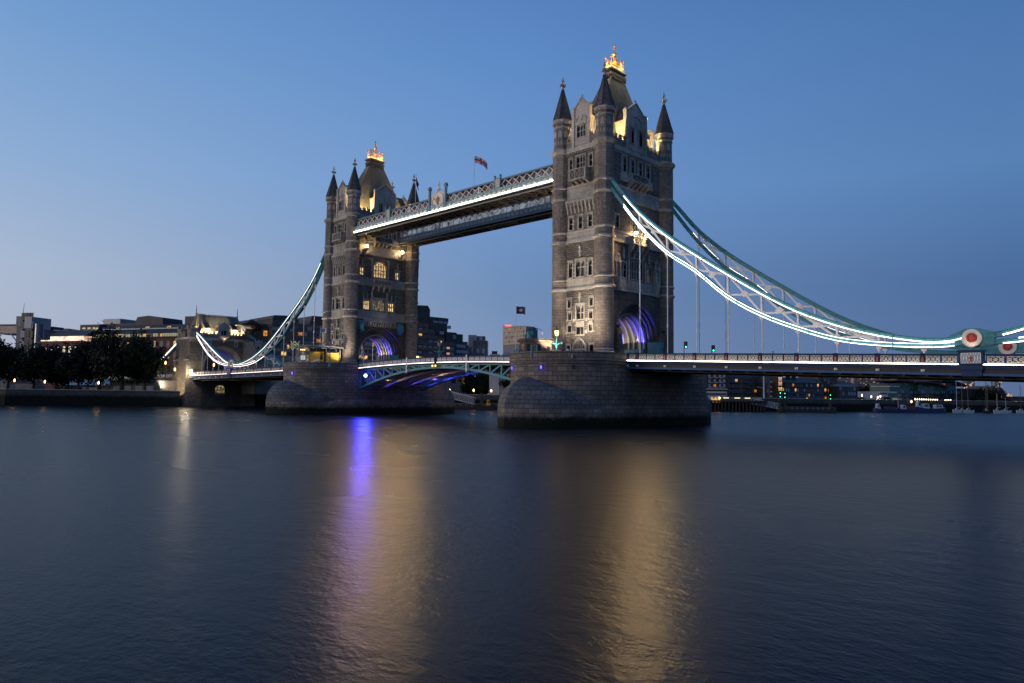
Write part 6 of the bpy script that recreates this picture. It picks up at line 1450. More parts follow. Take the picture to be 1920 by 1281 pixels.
def viaduct():
    r = thing('approach_viaduct', 'stone approach viaduct with blue railings left of the abutment tower', 'viaduct', (-215, 0, 4.5)); b = MB()
    b.box(-330, -10.5, 4.0, -187.1, 10.5, 9.9); b.box(-330, -10.9, 9.903, -187.1, 10.9, 10.5, 1); b.build('wall', [M['rubble'], M['trim']], r)
    for k, x in enumerate((-193.0, -212, -231, -250)):
        a = MB(); n = 12; R_ = 3.1
        P = [(R_*cos(pi*q/n), 4.6+R_*sin(pi*q/n)) for q in range(n+1)]
        for q in range(n): a.extr([(x+P[q][0], -10.503, P[q][1]), (x+P[q+1][0], -10.503, P[q+1][1]), (x+P[q+1][0]*1.16, -10.503, 4.6+(P[q+1][1]-4.6)*1.16), (x+P[q][0]*1.16, -10.503, 4.6+(P[q][1]-4.6)*1.16)], (0, -.25, 0), 1)
        a.face([(x+p[0], -10.52, p[1]) for p in P], 0); a.build('arch', [M['litdim' if k == 0 else 'iron'], M['trim']], r)
        if k == 0:
            for dx, z in ((-1.0, 6.4), (.3, 6.6), (1.2, 5.6)):
                g = MB(); g.sphere((x+dx, -10.75, z), .28, 8, 6); g.build('lantern', M['lampamber'], r)
            lamp('arch_lantern', 'POINT', (x, -12.2, 6.4), 160, (1, .6, .25), r, .2)
    b = MB()
    for s in (-1, 1):
        b.box(-330, s*10.6-.1, 11.5, -187.1, s*10.6+.1, 11.7)
        for k in range(60): x = -329+k*2.4; b.box(x-.12, s*10.6-.12, 10.5, x+.12, s*10.6+.12, 12.1)
        b.box(-330, s*10.6-.04, 10.5, -187.1, s*10.6+.04, 11.4, 1)
    b.build('railing', [M['bluepaint'], M['palesteel']], r)
    b = MB(); b.bar((-186.9, -9.75, 24.0), (-222, -9.75, 10.2), .9, .9, up=(0, 1, 0)); b.build('land_tie', M['teal'], r)
    l = MB(); l.bar((-187.2, -10.26, 24.1), (-221.5, -10.26, 10.6), .1, .42, up=(0, 1, 0)); l.build('light_strip', M['ledpink'], r)
M['tentgrey'] = plain('pale grey canvas', (.30, .31, .33), .8)
viaduct()
# riverside hotel: west block behind the chains, round woven emblem signs
B = front('hotel_block', 'dark brown concrete hotel block behind the left chains with a round zigzag emblem', 'hotel', 476, 772, 262, 306); L_ = B.L
zz = lambda py: zt(560, py, 274); U = lambda px: L_*(px-476)/296
B.box('wall', 0, L_, -30, 0, 4.5, zz(645), 'concrete'); B.box('upper_block', U(504), U(549), -26, -1, zz(645)+.01, zz(598), 'hotelbrown'); B.box('upper_block', U(549), L_, -28, -3, zz(645)+.01, zz(606), 'hotelbrown')
B.poly('roof', [(U(572), zz(606)), (U(578), zz(588)), (L_, zz(586)), (L_, zz(606))], -26, -3, 'hoteldark'); B.poly('roof', [(U(503), zz(602)), (U(507), zz(594)), (U(528), zz(593)), (U(550), zz(602))], -24, -.8, 'hoteldark')
b = B.mb(); b.extr([(U(462), -1, zz(612)), (U(496), -1, zz(612)), (U(500), -1, zz(621)), (U(470), -1, zz(605))], (0, -16, 0)); b.build('roof', M['hoteldark'], B.r)
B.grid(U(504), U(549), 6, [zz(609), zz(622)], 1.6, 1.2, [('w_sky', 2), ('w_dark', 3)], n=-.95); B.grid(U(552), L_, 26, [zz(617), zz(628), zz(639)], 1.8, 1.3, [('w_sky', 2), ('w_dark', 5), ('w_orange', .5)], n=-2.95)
B.grid(U(490), L_, 30, [zz(655), zz(668)], 1.8, 1.4, [('w_dark', 6), ('w_pale', 1), ('w_warm', .6)]); B.win(U(491), zz(634), 1.4, 1.9, 'w_orange')
for px, rr_ in ((541, 2.1), (480, 1.7)):
    b = B.mb(); b.cyl((U(px), .1, zz(649)), (U(px), .35, zz(649)), rr_, n=24); o = b.build('round_emblem', M['hoteldark'], B.r); g = B.mb()
    for q in (-1, 0, 1):
        z0 = zz(649)+q*rr_*.5
        for k in range(4):
            x0 = U(px)-rr_*.8+rr_*.4*k; g.bar((x0, .4, z0+(.4 if k % 2 == 0 else -.4)*rr_*.8), (x0+rr_*.4, .4, z0+(-.4 if k % 2 == 0 else .4)*rr_*.8), .16, .1, up=(0, 1, 0))
    g.build('zigzag', M['emblemglow'] if px == 541 else M['palesteel'], o, (0, 0, 0))
B.done()
M['skypink2'] = plain('beige cladding', (.34, .27, .20), .5, 0, .12, .15); M['brick2'] = stone('brown yellow brick', (.16, .10, .06), (.12, .08, .05), (.09, .07, .05), .6, .2, .02, .3, .35, seed=13); M['yellowbrick'] = stone('yellow stock brick', (.19, .15, .09), (.15, .12, .075), (.1, .09, .07), .6, .2, .02, .3, .35, seed=15)
M['signglow'] = emit('lit sign letters', (1, .86, .5), 1.2); M['w_green'] = glass('green glazing', (.04, .20, .16), .15, .6)
# ---------------------------------------------------------------- stepped riverside hotel and others between the towers
B = front('stepped_hotel', 'dark brown stepped concrete hotel with rows of lit rooms between the towers', 'hotel', 762, 916, 300, 330); L_ = B.L
U = lambda px: L_*(px-762)/154; zz = lambda py: zt(840, py, 314)
B.box('tower_block', 0, U(800), -26, -9, 4.5, zz(569), 'hoteldark'); B.poly('tower_top', [(0, zz(569)), (0, zz(557)), (U(796), zz(556)), (U(800), zz(563)), (U(802), zz(569))], -26, -9, 'hoteldark')
B.poly('tower_block', [(U(800), 4.5), (U(800), zz(572)), (U(817), zz(571)), (U(821), zz(578)), (U(821), 4.5)], -24, -8, 'hoteldark'); B.box('tower_block', U(821), U(853), -24, -7.5, 4.5, zz(593), 'hoteldark'); B.box('plinth_roof', U(820), U(854), -24, -7.2, zz(598.5), zz(592), 'hoteldark')
for px in (779, 787): b = B.mb(); b.cyl((U(px), -15, zz(557)), (U(px), -15, zz(553)), 1.0, n=10); b.build('vent', M['brick'], B.r)
steps = [(762, 797, 610), (797, 808, 620), (808, 824, 631), (824, 846, 641)]
for i, (a, c, py) in enumerate(steps):
    B.box('front_block', U(a), U(c), -14, 0, 4.5, zz(py), 'hotelbrown')
    for k in range(12):
        z = zz(612+10.6*k)
        if z > zz(py): continue
        if z < 6: break
        B.box('parapet_band', U(a)-.1, U(c)+.1, .003, .5, z-1.25, z-.05, 'hotelbrown')
        n = max(1, round((U(c)-U(a))/2.3)); rnd = random.Random(i*31+k)
        for q in range(n): B.win(U(a)+(U(c)-U(a))*(q+.5)/n, z-2.75, 1.7, 1.25, rnd.choices(['w_dark', 'w_sky', 'w_warm', 'w_pink', 'w_orange'], [4, 4, 2.2, 1.5, 1])[0], .02)
steps2 = [(821, 842, 620, -6), (842, 862, 620, -4), (862, 877, 622, -5), (877, 887, 636, -5), (887, 895, 646, -5), (895, 916, 656.5, -5)]
for a, c, py, n in steps2:
    B.box('rear_block', U(a), U(c), -22, n, 4.5, zz(py), 'hoteldark' if a < 870 else 'hotelbrown')
for r_, py in enumerate((648, 659, 670)):
    for px in range(864, 916, 7):
        if zz(py)+1.6 < zz(next(s_[2] for s_ in steps2 if s_[0] <= px <= s_[1])): B.win(U(px), zz(py), 2.2, 1.3, random.Random(px+py).choices(['w_sky', 'w_dark', 'w_warm'], [5, 2, .8])[0], -4.95)
for px, py in ((833, 626), (833, 640), (840, 603), (830, 603), (850, 603), (846, 614)): B.win(U(px), zz(py), 2.4, 1.4, 'w_sky', -3.9 if py > 610 else -7.4)
b = B.mb(); b.cyl((U(857), -3.95, zz(629)), (U(857), -3.7, zz(629)), 1.0, n=16); b.build('clock', M['greyclad'], B.r)
B.box('base', 0, L_*.9, -20, 3, 4.5, zz(688), 'concrete')
for px in (812, 820, 838, 856): B.win(U(px), zz(719), 2.4, 2.4, 'w_warm' if px in (812, 856) else 'w_dark', 3.02)
B.done()
B = front('glass_flats', 'small pale glass block of flats behind the stepped hotel', 'flats', 876, 913, 372, 372); L_ = B.L; U = lambda px: L_*(px-876)/37; zz = lambda py: zt(894, py, 372)
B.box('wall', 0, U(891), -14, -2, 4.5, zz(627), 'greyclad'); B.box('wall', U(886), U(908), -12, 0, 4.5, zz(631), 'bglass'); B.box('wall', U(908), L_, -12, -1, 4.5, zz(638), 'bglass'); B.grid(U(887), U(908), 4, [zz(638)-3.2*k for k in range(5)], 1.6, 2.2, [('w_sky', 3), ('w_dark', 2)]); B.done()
B = front('slanted_tower', 'beige apartment tower with slanted roof and red roof lights, left of the control cabin', 'apartment tower', 943, 985, 548, 524); L_ = B.L; U = lambda px: L_*(px-942)/43; zz = lambda py: zt(960, py, 526)
b = B.mb(); b.extr([(0, 0, 4.5), (L_, 0, 4.5), (L_, 0, zz(611)), (0, 0, zz(604))], (0, -8, 0)); b.build('wall', M['skypink2'], B.r); B.box('glass_base', .5, L_-.5, 0, .3, 4.5, zz(643), 'bglass'); B.box('side_slab', -1.2, 0, -2, .2, 4.5, zz(603), 'render'); B.box('rear_fin', L_, L_+3.2, -8, -3, 4.5, zz(614), 'bglass')
B.grid(2, L_-1, 7, [zz(640)+3.1*k for k in range(4)], 1.1, 2.2, [('w_dark', 3), ('w_sky', 2), ('w_pale', .4)], n=.02, skip=.45); b = B.mb(); b.bar((2, .2, zz(604.6)), (L_*.34, .2, zz(606.3)), .5, .5); b.build('roof_light', M['ember'], B.r)
for k in range(4): B.box('floor_line', 0, L_, .003, .12, zz(638-9*k), zz(637.3-9*k), 'hotelbrown')
B.done()
B = front('dock_shed', 'pale low dock shed with rounded roof just left of the nearer pier', 'shed', 917, 965, 300); L_ = B.L; zz = lambda py: zt(940, py, 300)
B.box('wall', 0, L_*.4, -8, 0, 4.5, zz(664), 'render'); b = B.mb(); b.extr([(L_*.42, 0, 4.5)]+[(L_*.42+L_*.58*k/8, 0, zz(668)+1.7*sin(pi*k/8)) for k in range(9)]+[(L_, 0, 4.5)], (0, -10, 0)); b.build('vault', M['tentgrey'], B.r); B.box('cab', L_*.08, L_*.3, -4, -1, zz(664), zz(658), 'iron'); B.done()
# ---------------------------------------------------------------- right bank seen under the deck
B = front('brick_flats', 'dark brick flats with white windows and little balconies beside the nearer pier', 'flats', 1300, 1364, 330, 326); L_ = B.L; U = lambda px: L_*(px-1300)/64; zz = lambda py: zt(1340, py, 328)
B.box('wall', 0, L_, -16, 0, 4.5, zz(696), 'brickdark'); B.box('white_band', 0, L_, .003, .25, zz(730.5), zz(728.5), 'render'); B.box('white_band', 0, L_, .003, .25, zz(702), zz(701), 'render')
for z in (707, 716, 725): 
    for k, px in enumerate((1306, 1313, 1322.5, 1330.5, 1340.5, 1350.5, 1358)):
        B.win(U(px), zz(z+1), 1.0, 1.35, 'w_orange' if (z, k) == (725, 4) else 'w_sky', .02)
        if k in (3, 4, 5): B.box('balcony', U(px)-.2, U(px)+1.5, .05, .9, zz(z+2.4), zz(z+.6), 'greyclad')
B.done()
B = front('balcony_flats', 'brown brick flats with blue balconies behind the white signal mast', 'flats', 1364, 1441, 332, 336); L_ = B.L; U = lambda px: L_*(px-1364)/77; zz = lambda py: zt(1400, py, 334)
B.box('wall', 0, L_, -16, 0, 4.5, zz(708), 'brick2'); B.box('attic', .5, L_-3, -14, -1.2, zz(708), zz(699), 'bluepaint')
for r_, z in enumerate((715, 724.5, 734)):
    for k, px in enumerate((1368, 1374.5, 1380.5, 1389.5, 1398.5, 1407, 1416, 1424.5, 1432)):
        B.win(U(px), zz(z+2), 1.1, 1.4, 'w_warm' if (r_, k) in ((0, 2), (1, 7)) else 'w_orange' if (r_, k) == (2, 6) else 'w_dark', .02)
        if k in (1, 2, 4, 6, 7): B.box('balcony', U(px)-1.2, U(px)+1.2, .05, 1.1, zz(z+3.4), zz(z+1.6), 'bluepaint')
B.done()
B = front('white_balcony_flats', 'narrow white banded flats right of the signal mast', 'flats', 1441, 1457, 326, 326); L_ = B.L; zz = lambda py: zt(1448, py, 326)
B.box('wall', 0, L_, -14, 0, 4.5, zz(698), 'bglass')
for k in range(5): B.box('balcony_band', L_*.2, L_+.2, .003, 1.2, zz(717.5+9*k), zz(715.5+9*k), 'render')
B.done()
B = front('warehouse_flats', 'dark gabled warehouse flats with one large yellow lit window', 'warehouse', 1456, 1546, 322, 330); L_ = B.L; U = lambda px: L_*(px-1456)/90; zz = lambda py: zt(1500, py, 326)
B.box('wall', 0, L_, -18, 0, 4.5, zz(718), 'brickdark'); b = B.mb(); b.extr([(-.1, .5, zz(718)), (-.1, -18, zz(718)), (-.1, -9, zz(707))], (L_, 0, 0)); b.build('roof', M['hoteldark'], B.r); B.box('stair_block', 0, U(1466), -10, .6, 4.5, zz(706), 'brickdark')
for px in (1476, 1492, 1503): B.box('chimney', U(px)-.7, U(px)+.7, -6, -4.5, zz(711), zz(703), 'brickdark')
for k, py in enumerate((713, 721.5, 731.5, 741, 748)): B.win(U(1461), zz(py+2), 1.9, 1.6, ['w_pink', 'w_pink', 'w_warm', 'w_dark', 'w_dark'][k], .65)
B.box('bay', U(1459.5), U(1467.5), .62, .7, zz(734), zz(728), 'w_warm')
for r_, py in enumerate((723, 732.5, 741.5, 749)):
    for k in range(17): 
        if random.Random(k*7+r_).random() < .85: B.win(U(1472)+(U(1544)-U(1472))*(k+.5)/17, zz(py+2), .8, 1.35, random.Random(k*5+r_*3).choices(['w_sky', 'w_dark', 'w_warm', 'w_orange'], [3, 6, .5, .4])[0], .02)
for py in (737, 745): B.box('balcony_rail', U(1470), U(1540), .1, .9, zz(py+1), zz(py-.6), 'bluepaint')
B.done()
B = front('brick_stair_tower', 'tall brown brick block with a teal roof edge under the deck', 'flats', 1535, 1571, 336, 338); L_ = B.L; U = lambda px: L_*(px-1535)/36; zz = lambda py: zt(1553, py, 337)
B.box('wall', 0, L_, -16, 0, 4.5, zz(703), 'brick2'); B.box('roof_edge', U(1543), U(1565), .003, .6, zz(710), zz(707), 'tealdark')
for px, py, k in ((1547, 713, 'w_sky'), (1554, 712, 'w_sky'), (1554, 719, 'w_sky'), (1547, 733, 'w_warm'), (1554.5, 734, 'w_orange'), (1547.5, 748, 'w_orange'), (1555, 748, 'w_orange'), (1537, 713, 'w_dark'), (1566, 721, 'w_sky'), (1566, 728, 'w_sky'), (1563, 740, 'w_dark')): B.win(U(px), zz(py+1.5), 1.0, 1.4, k, .02)
for py in (722, 731, 738, 746): B.box('balcony', U(1563), U(1571.5), .05, 1.1, zz(py+1.4), zz(py-.5), 'bluepaint')
B.done()
B = front('brick_wharf_flats', 'dark brick wharf flats with glazed attic left of the dark trees', 'flats', 1570, 1608, 332, 336); L_ = B.L; U = lambda px: L_*(px-1570)/38; zz = lambda py: zt(1590, py, 334)
B.box('wall', 0, L_, -16, 0, 4.5, zz(725), 'brickdark'); B.box('attic', 1, L_-1, -14, -1, zz(725), zz(720), 'w_sky'); b = B.mb(); b.extr([(.5, -.5, zz(720)), (.5, -15, zz(720)), (.5, -7, zz(714))], (L_-1, 0, 0)); b.build('roof', M['hoteldark'], B.r)
B.grid(1, L_-1, 6, [zz(732), zz(741), zz(748)], 1.2, 1.5, [('w_sky', 2), ('w_dark', 4)]); B.done()
# pier restaurant on piles
B = front('pier_restaurant', 'long low white pier restaurant with lit sign boxes, on dark piles', 'restaurant', 1300, 1428, 292, 287); L_ = B.L; U = lambda px: L_*(px-1300)/128; zz = lambda py: zt(1365, py, 290)
B.box('deck', -2, L_+2, -9, 1, 3.6, 4.3, 'timber'); B.box('upper_wall', 0, U(1364), -8, -1.2, zz(744), zz(734.5), 'render'); B.box('wall', 0, U(1351), -8, 0, 4.303, zz(743.5), 'render'); B.box('wall', U(1351), L_, -8, -.4, 4.303, zz(744.5), 'greyclad')
B.grid(0, U(1363), 9, [zz(741.5)], 1.4, .95, [('w_dark', 1)], n=-1.18); B.grid(U(1352), U(1418), 10, [zz(752)], 1.3, .85, [('w_dark', 4), ('w_warm', .6)], n=-.38); B.win(U(1339), zz(754.5), 2.0, 1.9, 'w_warm', .02); B.win(U(1346), zz(754.5), 1.9, 1.9, 'w_warm', .02); B.win(U(1330.5), zz(753), .7, .7, 'w_dark', .02)
for px in (1320, 1362, 1383, 1402): 
    o = B.box('sign_box', U(px)-1.2, U(px)+1.5, -.35, .25, zz(748), zz(744), 'bluepaint'); b = B.mb(); b.box(U(px)-1.1, .253, zz(747.2), U(px)+1.0, .28, zz(745.4)); b.build('lit_lettering_band', M['signglow'], o, (0, 0, 0))
for k in range(22): b = B.mb(); x = -1+(L_+2)*k/21; b.cyl((x, .6, -2), (x, .6, 3.6), .28, n=7); b.build('pile', M['timber'], B.r)
for k in range(11): b = B.mb(); x = (L_)*k/10; b.cyl((x, -7, -2), (x, -7, 3.6), .28, n=7); b.build('pile', M['timber'], B.r)
B.box('back_boarding', -2, L_+2, -8.9, -8.6, -1, 3.6, 'timber')
b = B.mb(); b.sphere((U(1349.5), .5, zz(746.5)), .3, 8, 6); b.build('wall_lamp', M['lampamber'], B.r); B.done()
def mast(px, p0, p1, D, label, yard=None):
    x, y = G2(px, D); r = thing('signal_mast', label, 'mast', (x, y, 4.5)); b = MB(); b.cyl((x, y, ZZ(px, p0, D)), (x, y, ZZ(px, p1, D)), .42, .28, 8); b.build('pole', M['render'], r); d = Vector((RGT.x, RGT.y, 0)).normalized()
    if yard: z = ZZ(px, yard, D); b = MB(); b.bar(Vector((x, y, z+.5))-d*2.6, Vector((x, y, z)), .14, .14); b.build('yard', M['render'], r)
mast(1432.5, 748, 706, 290, 'thick white signal mast with a yard on the pier', 728)
def gangway(px0, py0, px1, py1, D0, D1, h, label):
    a, c = P3(px0, py0, D0), P3(px1, py1, D1); r = thing('gangway', label, 'gangway', a); d = (c-a); s_ = Vector((-d.y, d.x, 0)).normalized()
    for s in (-1, 1):
        b = MB(); o_ = s_*s*1.0; n = 11; up = Vector((0, 0, h))
        b.bar(a+o_, c+o_, .16, .18); b.bar(a+o_+up, c+o_+up, .16, .18)
        for k in range(n):
            p, q = a+d*(k/n)+o_, a+d*((k+1)/n)+o_; b.bar(p, p+up, .1, .1); b.bar(p if k % 2 == 0 else p+up, q+up if k % 2 == 0 else q, .1, .1)
        b.build('side_truss', M['render'], r)
    b = MB(); b.bar(a, c, 2.0, .12); b.build('floor', M['greyclad'], r)
gangway(1409, 757, 1461, 767, 288, 286, 2.0, 'white lattice gangway sloping from the pier restaurant down to the pontoon')
gangway(842, 746, 890, 758, 272, 268, 2.4, 'white lattice gangway under the bascules')
def pontoon(px0, px1, D, label, z=1.1, rail=True):
    a, c = G2(px0, D), G2(px1, D); r = thing('pontoon', label, 'pontoon', (*a, 0)); d = Vector((c[0]-a[0], c[1]-a[1], 0)); L_ = d.length; d.normalize(); n = Vector((-d.y, d.x, 0)); T = Matrix(((d.x, n.x, 0, a[0]), (d.y, n.y, 0, a[1]), (0, 0, 1, 0), (0, 0, 0, 1)))
    b = MB(); b.T = T; b.box(0, -3, -.4, L_, 3, z); b.build('hull', M['timber'], r); b = MB(); b.T = T
    for y in (-2.8, 2.8):
        for zz_ in (z+.5, z+1.0): b.bar((0, y, zz_), (L_, y, zz_), .06, .06)
        for k in range(int(L_/2)+1): b.box(k*2-.04, y-.04, z, k*2+.04, y+.04, z+1.05)
    b.build('rail', M['greyclad'], r)
pontoon(1460, 1562, 283, 'long dark pontoon with railings right of the gangway')
pontoon(843, 962, 264, 'dark pontoon with pale railings seen under the bascules')
for px, t, lab in ((1463, 748, 'left of two tall dark mooring piles by the gangway'), (1471.5, 749, 'right of two tall dark mooring piles by the gangway'), (1557, 752, 'tall dark mooring pile at the right end of the long pontoon')):
    x, y = G2(px, 281); r = thing('mooring_pile', lab, 'pile', (x, y, 0)); b = MB(); b.cyl((x, y, -2), (x, y, ZZ(px, t, 281)), .65, n=10); b.build('pile', M['timber'], r); g = MB()
    for k in range(2): g.sphere((x, y, ZZ(px, t-4-7*k, 281)), .15, 8, 6)
    g.build('signal_lens', M['green'], r)
    b = MB(); b.cyl((x, y, ZZ(px, t, 281)), (x, y, ZZ(px, t-12, 281)), .08, n=6); b.build('signal_post', M['iron'], r)
# modern glass flats with swooping roofs
for i, (p0, p1, D, ztop, zb_, lab) in enumerate(((1686, 1728, 352, 716, 760, 'green glass flats under the left swooping dark roof'), (1726, 1766, 356, 719, 760, 'green glass flats under the middle swooping dark roof'), (1764, 1800, 362, 716, 760, 'green glass flats with stacked round roof terraces at right'))):
    B = front('glass_riverside_flats', lab, 'flats', p0, p1, D, D+8, 'glass flats along the right bank'); L_ = B.L; zz = lambda py: zt((p0+p1)/2, py, D)
    B.box('lower_wall', 0, L_, -18, 0, 4.5, zz(734), 'bglass'); B.box('upper_wall', .5, L_-.5, -16, -1.5, zz(734), zz(ztop+3), 'gglass')
    pts = [(-5+(L_+9)*k/12, zz(ztop-1)+1.6*sin(k/12*pi*.8)-.55*(k/12)*6) for k in range(13)]
    b = B.mb(); b.extr([(u, 1.5, z) for u, z in pts]+[(u, 1.5, z+.7) for u, z in pts[::-1]], (0, -18, 0)); b.build('swoop_roof', M['hoteldark'], B.r)
    for k in range(3): B.box('terrace', -1, L_+.5, .003, 1.6, zz(739+6*k), zz(737.8+6*k), 'hoteldark')
    B.grid(.5, L_-.5, 10, [zz(739), zz(745), zz(751), zz(757)], .9, 1.5, [('w_sky', 4), ('w_dark', 4), ('w_warm', .4)]); B.grid(.8, L_-.8, 9, [zz(729), zz(724)], 1.0, 1.6, [('w_green', 3), ('w_dark', 1)], n=-1.45)
    if i == 2: B.box('round_terrace', -2, L_+2, -14, 1, zz(719.5), zz(718), 'hoteldark'); B.grid(1, L_*.6, 5, [zz(715), zz(722)], 1.1, 1.0, [('w_orange', 2), ('w_dark', 1)], n=-1.4)
    B.done()
B = front('white_flats', 'white framed low flats with green glass left of the swooping roofs', 'flats', 1648, 1690, 344, 348); L_ = B.L; U = lambda px: L_*(px-1648)/42; zz = lambda py: zt(1669, py, 346)
B.box('wall', 0, L_, -16, 0, 4.5, zz(734.5), 'render'); B.box('glass_bay', U(1665), U(1681), -1, .3, 4.5, zz(737), 'gglass'); B.box('roof_house', U(1674), U(1691), -12, -2, zz(734.5), zz(725), 'gglass'); B.box('roof_slab', U(1673), U(1692), -13, -1.5, zz(725), zz(723.5), 'render')
for py in (738.5, 746.5): B.box('strip_window', U(1650), U(1663), -.3, .05, zz(py+1.2), zz(py-1.2), 'iron')
B.grid(U(1682), L_, 3, [zz(740), zz(747)], .9, 1.4, [('w_dark', 1)]); B.done()
# warehouses and houses at the right edge
for lab, p0, p1, D, top, kind, mt in (('dark flats behind the sailing masts', 1788, 1840, 372, 731, 'flat', 'brickdark'), ('yellow brick gabled warehouse right of the dark tree', 1858, 1869, 380, 735, 'gable', 'yellowbrick'), ('white gabled house with a lit attic window', 1870, 1886, 384, 740, 'gable', 'brickdark'), ('white boathouse with blue roof at the right edge', 1886, 1945, 362, 757.5, 'flat', 'render'), ('brown brick terrace behind the boathouse', 1886, 1960, 420, 746, 'flat', 'brick2'), ('low dark flats among the trees under the deck', 1604, 1652, 352, 748, 'flat', 'yellowbrick')):
    B = front('riverside_house', lab, 'house', p0, p1, D, D+4, 'houses at the right edge'); L_ = B.L; z1 = zt((p0+p1)/2, top, D)
    B.box('wall', 0, L_, -12, 0, 4.5, z1, mt)
    if kind == 'gable': b = B.mb(); b.extr([(-.4, .3, z1), (L_+.4, .3, z1), (L_/2, .3, z1+L_*.45)], (0, -12, 0)); b.build('roof', M['slate' if mt != 'yellowbrick' else 'yellowbrick'], B.r); B.win(L_/2, z1-1.4, 1.0, 1.4, 'w_pink' if mt == 'brickdark' else 'w_dark', .02)
    else: B.box('roof', -.3, L_+.3, -12.3, .4, z1, z1+.7, 'bluepaint' if mt == 'render' else 'hoteldark')
    rows = [z1-2.6-3.1*k for k in range(int((z1-7)/3.1))] if mt != 'render' else []
    B.grid(.6, L_-.6, max(2, int(L_/2.6)), rows, 1.0, 1.5, [('w_dark', 7), ('w_sky', 2), ('w_warm', .6), ('w_orange', .4)])
    if mt == 'render':
        for k in range(3): B.box('doorway', 4+9*k, 6.2+9*k, 0, .1, 4.6, 7.2, 'iron'); b = B.mb(); b.sphere((5.1+9*k, .5, 4.9), .35, 8, 6); b.build('lamp', M['lampamber'], B.r)
    B.done()
# far towers of the business district and other high blocks
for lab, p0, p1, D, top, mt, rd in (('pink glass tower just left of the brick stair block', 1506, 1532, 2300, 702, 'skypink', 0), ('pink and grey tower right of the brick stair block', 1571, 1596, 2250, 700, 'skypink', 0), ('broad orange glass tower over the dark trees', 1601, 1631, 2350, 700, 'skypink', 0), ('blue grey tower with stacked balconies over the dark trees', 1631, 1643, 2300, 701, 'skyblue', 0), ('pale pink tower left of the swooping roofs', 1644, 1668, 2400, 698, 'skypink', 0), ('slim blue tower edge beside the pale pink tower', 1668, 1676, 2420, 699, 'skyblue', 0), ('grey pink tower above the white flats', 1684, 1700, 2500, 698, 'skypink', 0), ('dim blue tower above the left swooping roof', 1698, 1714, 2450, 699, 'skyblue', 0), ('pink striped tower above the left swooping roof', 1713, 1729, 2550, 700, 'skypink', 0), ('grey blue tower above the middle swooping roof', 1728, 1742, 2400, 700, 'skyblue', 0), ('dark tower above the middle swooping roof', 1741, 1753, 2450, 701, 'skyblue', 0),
        ('tall ribbed tower with pale strips left of the dark tree', 1812.5, 1828, 1500, 700, 'skyblue', 2), ('lower annex beside the tall ribbed tower', 1806, 1813, 1500, 717, 'skypink', 0), ('rounded tall tower with afterglow painted down its middle', 1865, 1880, 1700, 700, 'skyblue', 1), ('low grey block between the two tall towers', 1836, 1851, 1300, 727, 'skyblue', 0), ('small pinkish block right of the rounded tower', 1885, 1896, 1300, 737, 'skypink', 0)):
    B = Bld('distant_tower', lab, 'tower block', G2(p0, D), G2(p1, D), 'towers on the skyline'); L_ = B.L; z1 = zt((p0+p1)/2, top, D); b = B.mb()
    if rd == 1: b.cyl((L_/2, -L_/2, 4.5), (L_/2, -L_/2, z1), L_/2*.92, L_/2*1.05, 20)
    else: b.box(0, -L_*.8, 4.5, L_, 0, z1)
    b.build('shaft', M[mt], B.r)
    f = B.mb(); zr = z1-8
    k = 0
    while zr > 20 and k < 30:
        if rd != 1: f.box(.2, .003, zr, L_-.2, .35, zr+1.2)
        zr -= 5.5; k += 1
    for q in range(1, 7):
        if rd != 1: f.box(L_*q/7-.5, .36, 5, L_*q/7+.5, .8, z1-2)
    if rd != 1: f.build('facade_grid', M['skyblue' if mt == 'skypink' else 'greyclad'], B.r)
    else:
        g = B.mb(); g.box(L_*.36, .2, z1-60, L_*.52, .8, z1); g.build('afterglow_strip', M['skypink'], B.r)  # glow down the tower painted as a pink strip, not emitting
    rnd = random.Random(int(p0)); g = B.mb()
    for q in range(26): u, z = rnd.uniform(.08, .9)*L_, rnd.uniform(max(8, z1-75), z1-3); g.box(u, .82, z, u+2.2, .9, z+2.0)
    g.build('lit_windows', M['w_pink'], B.r); B.done()
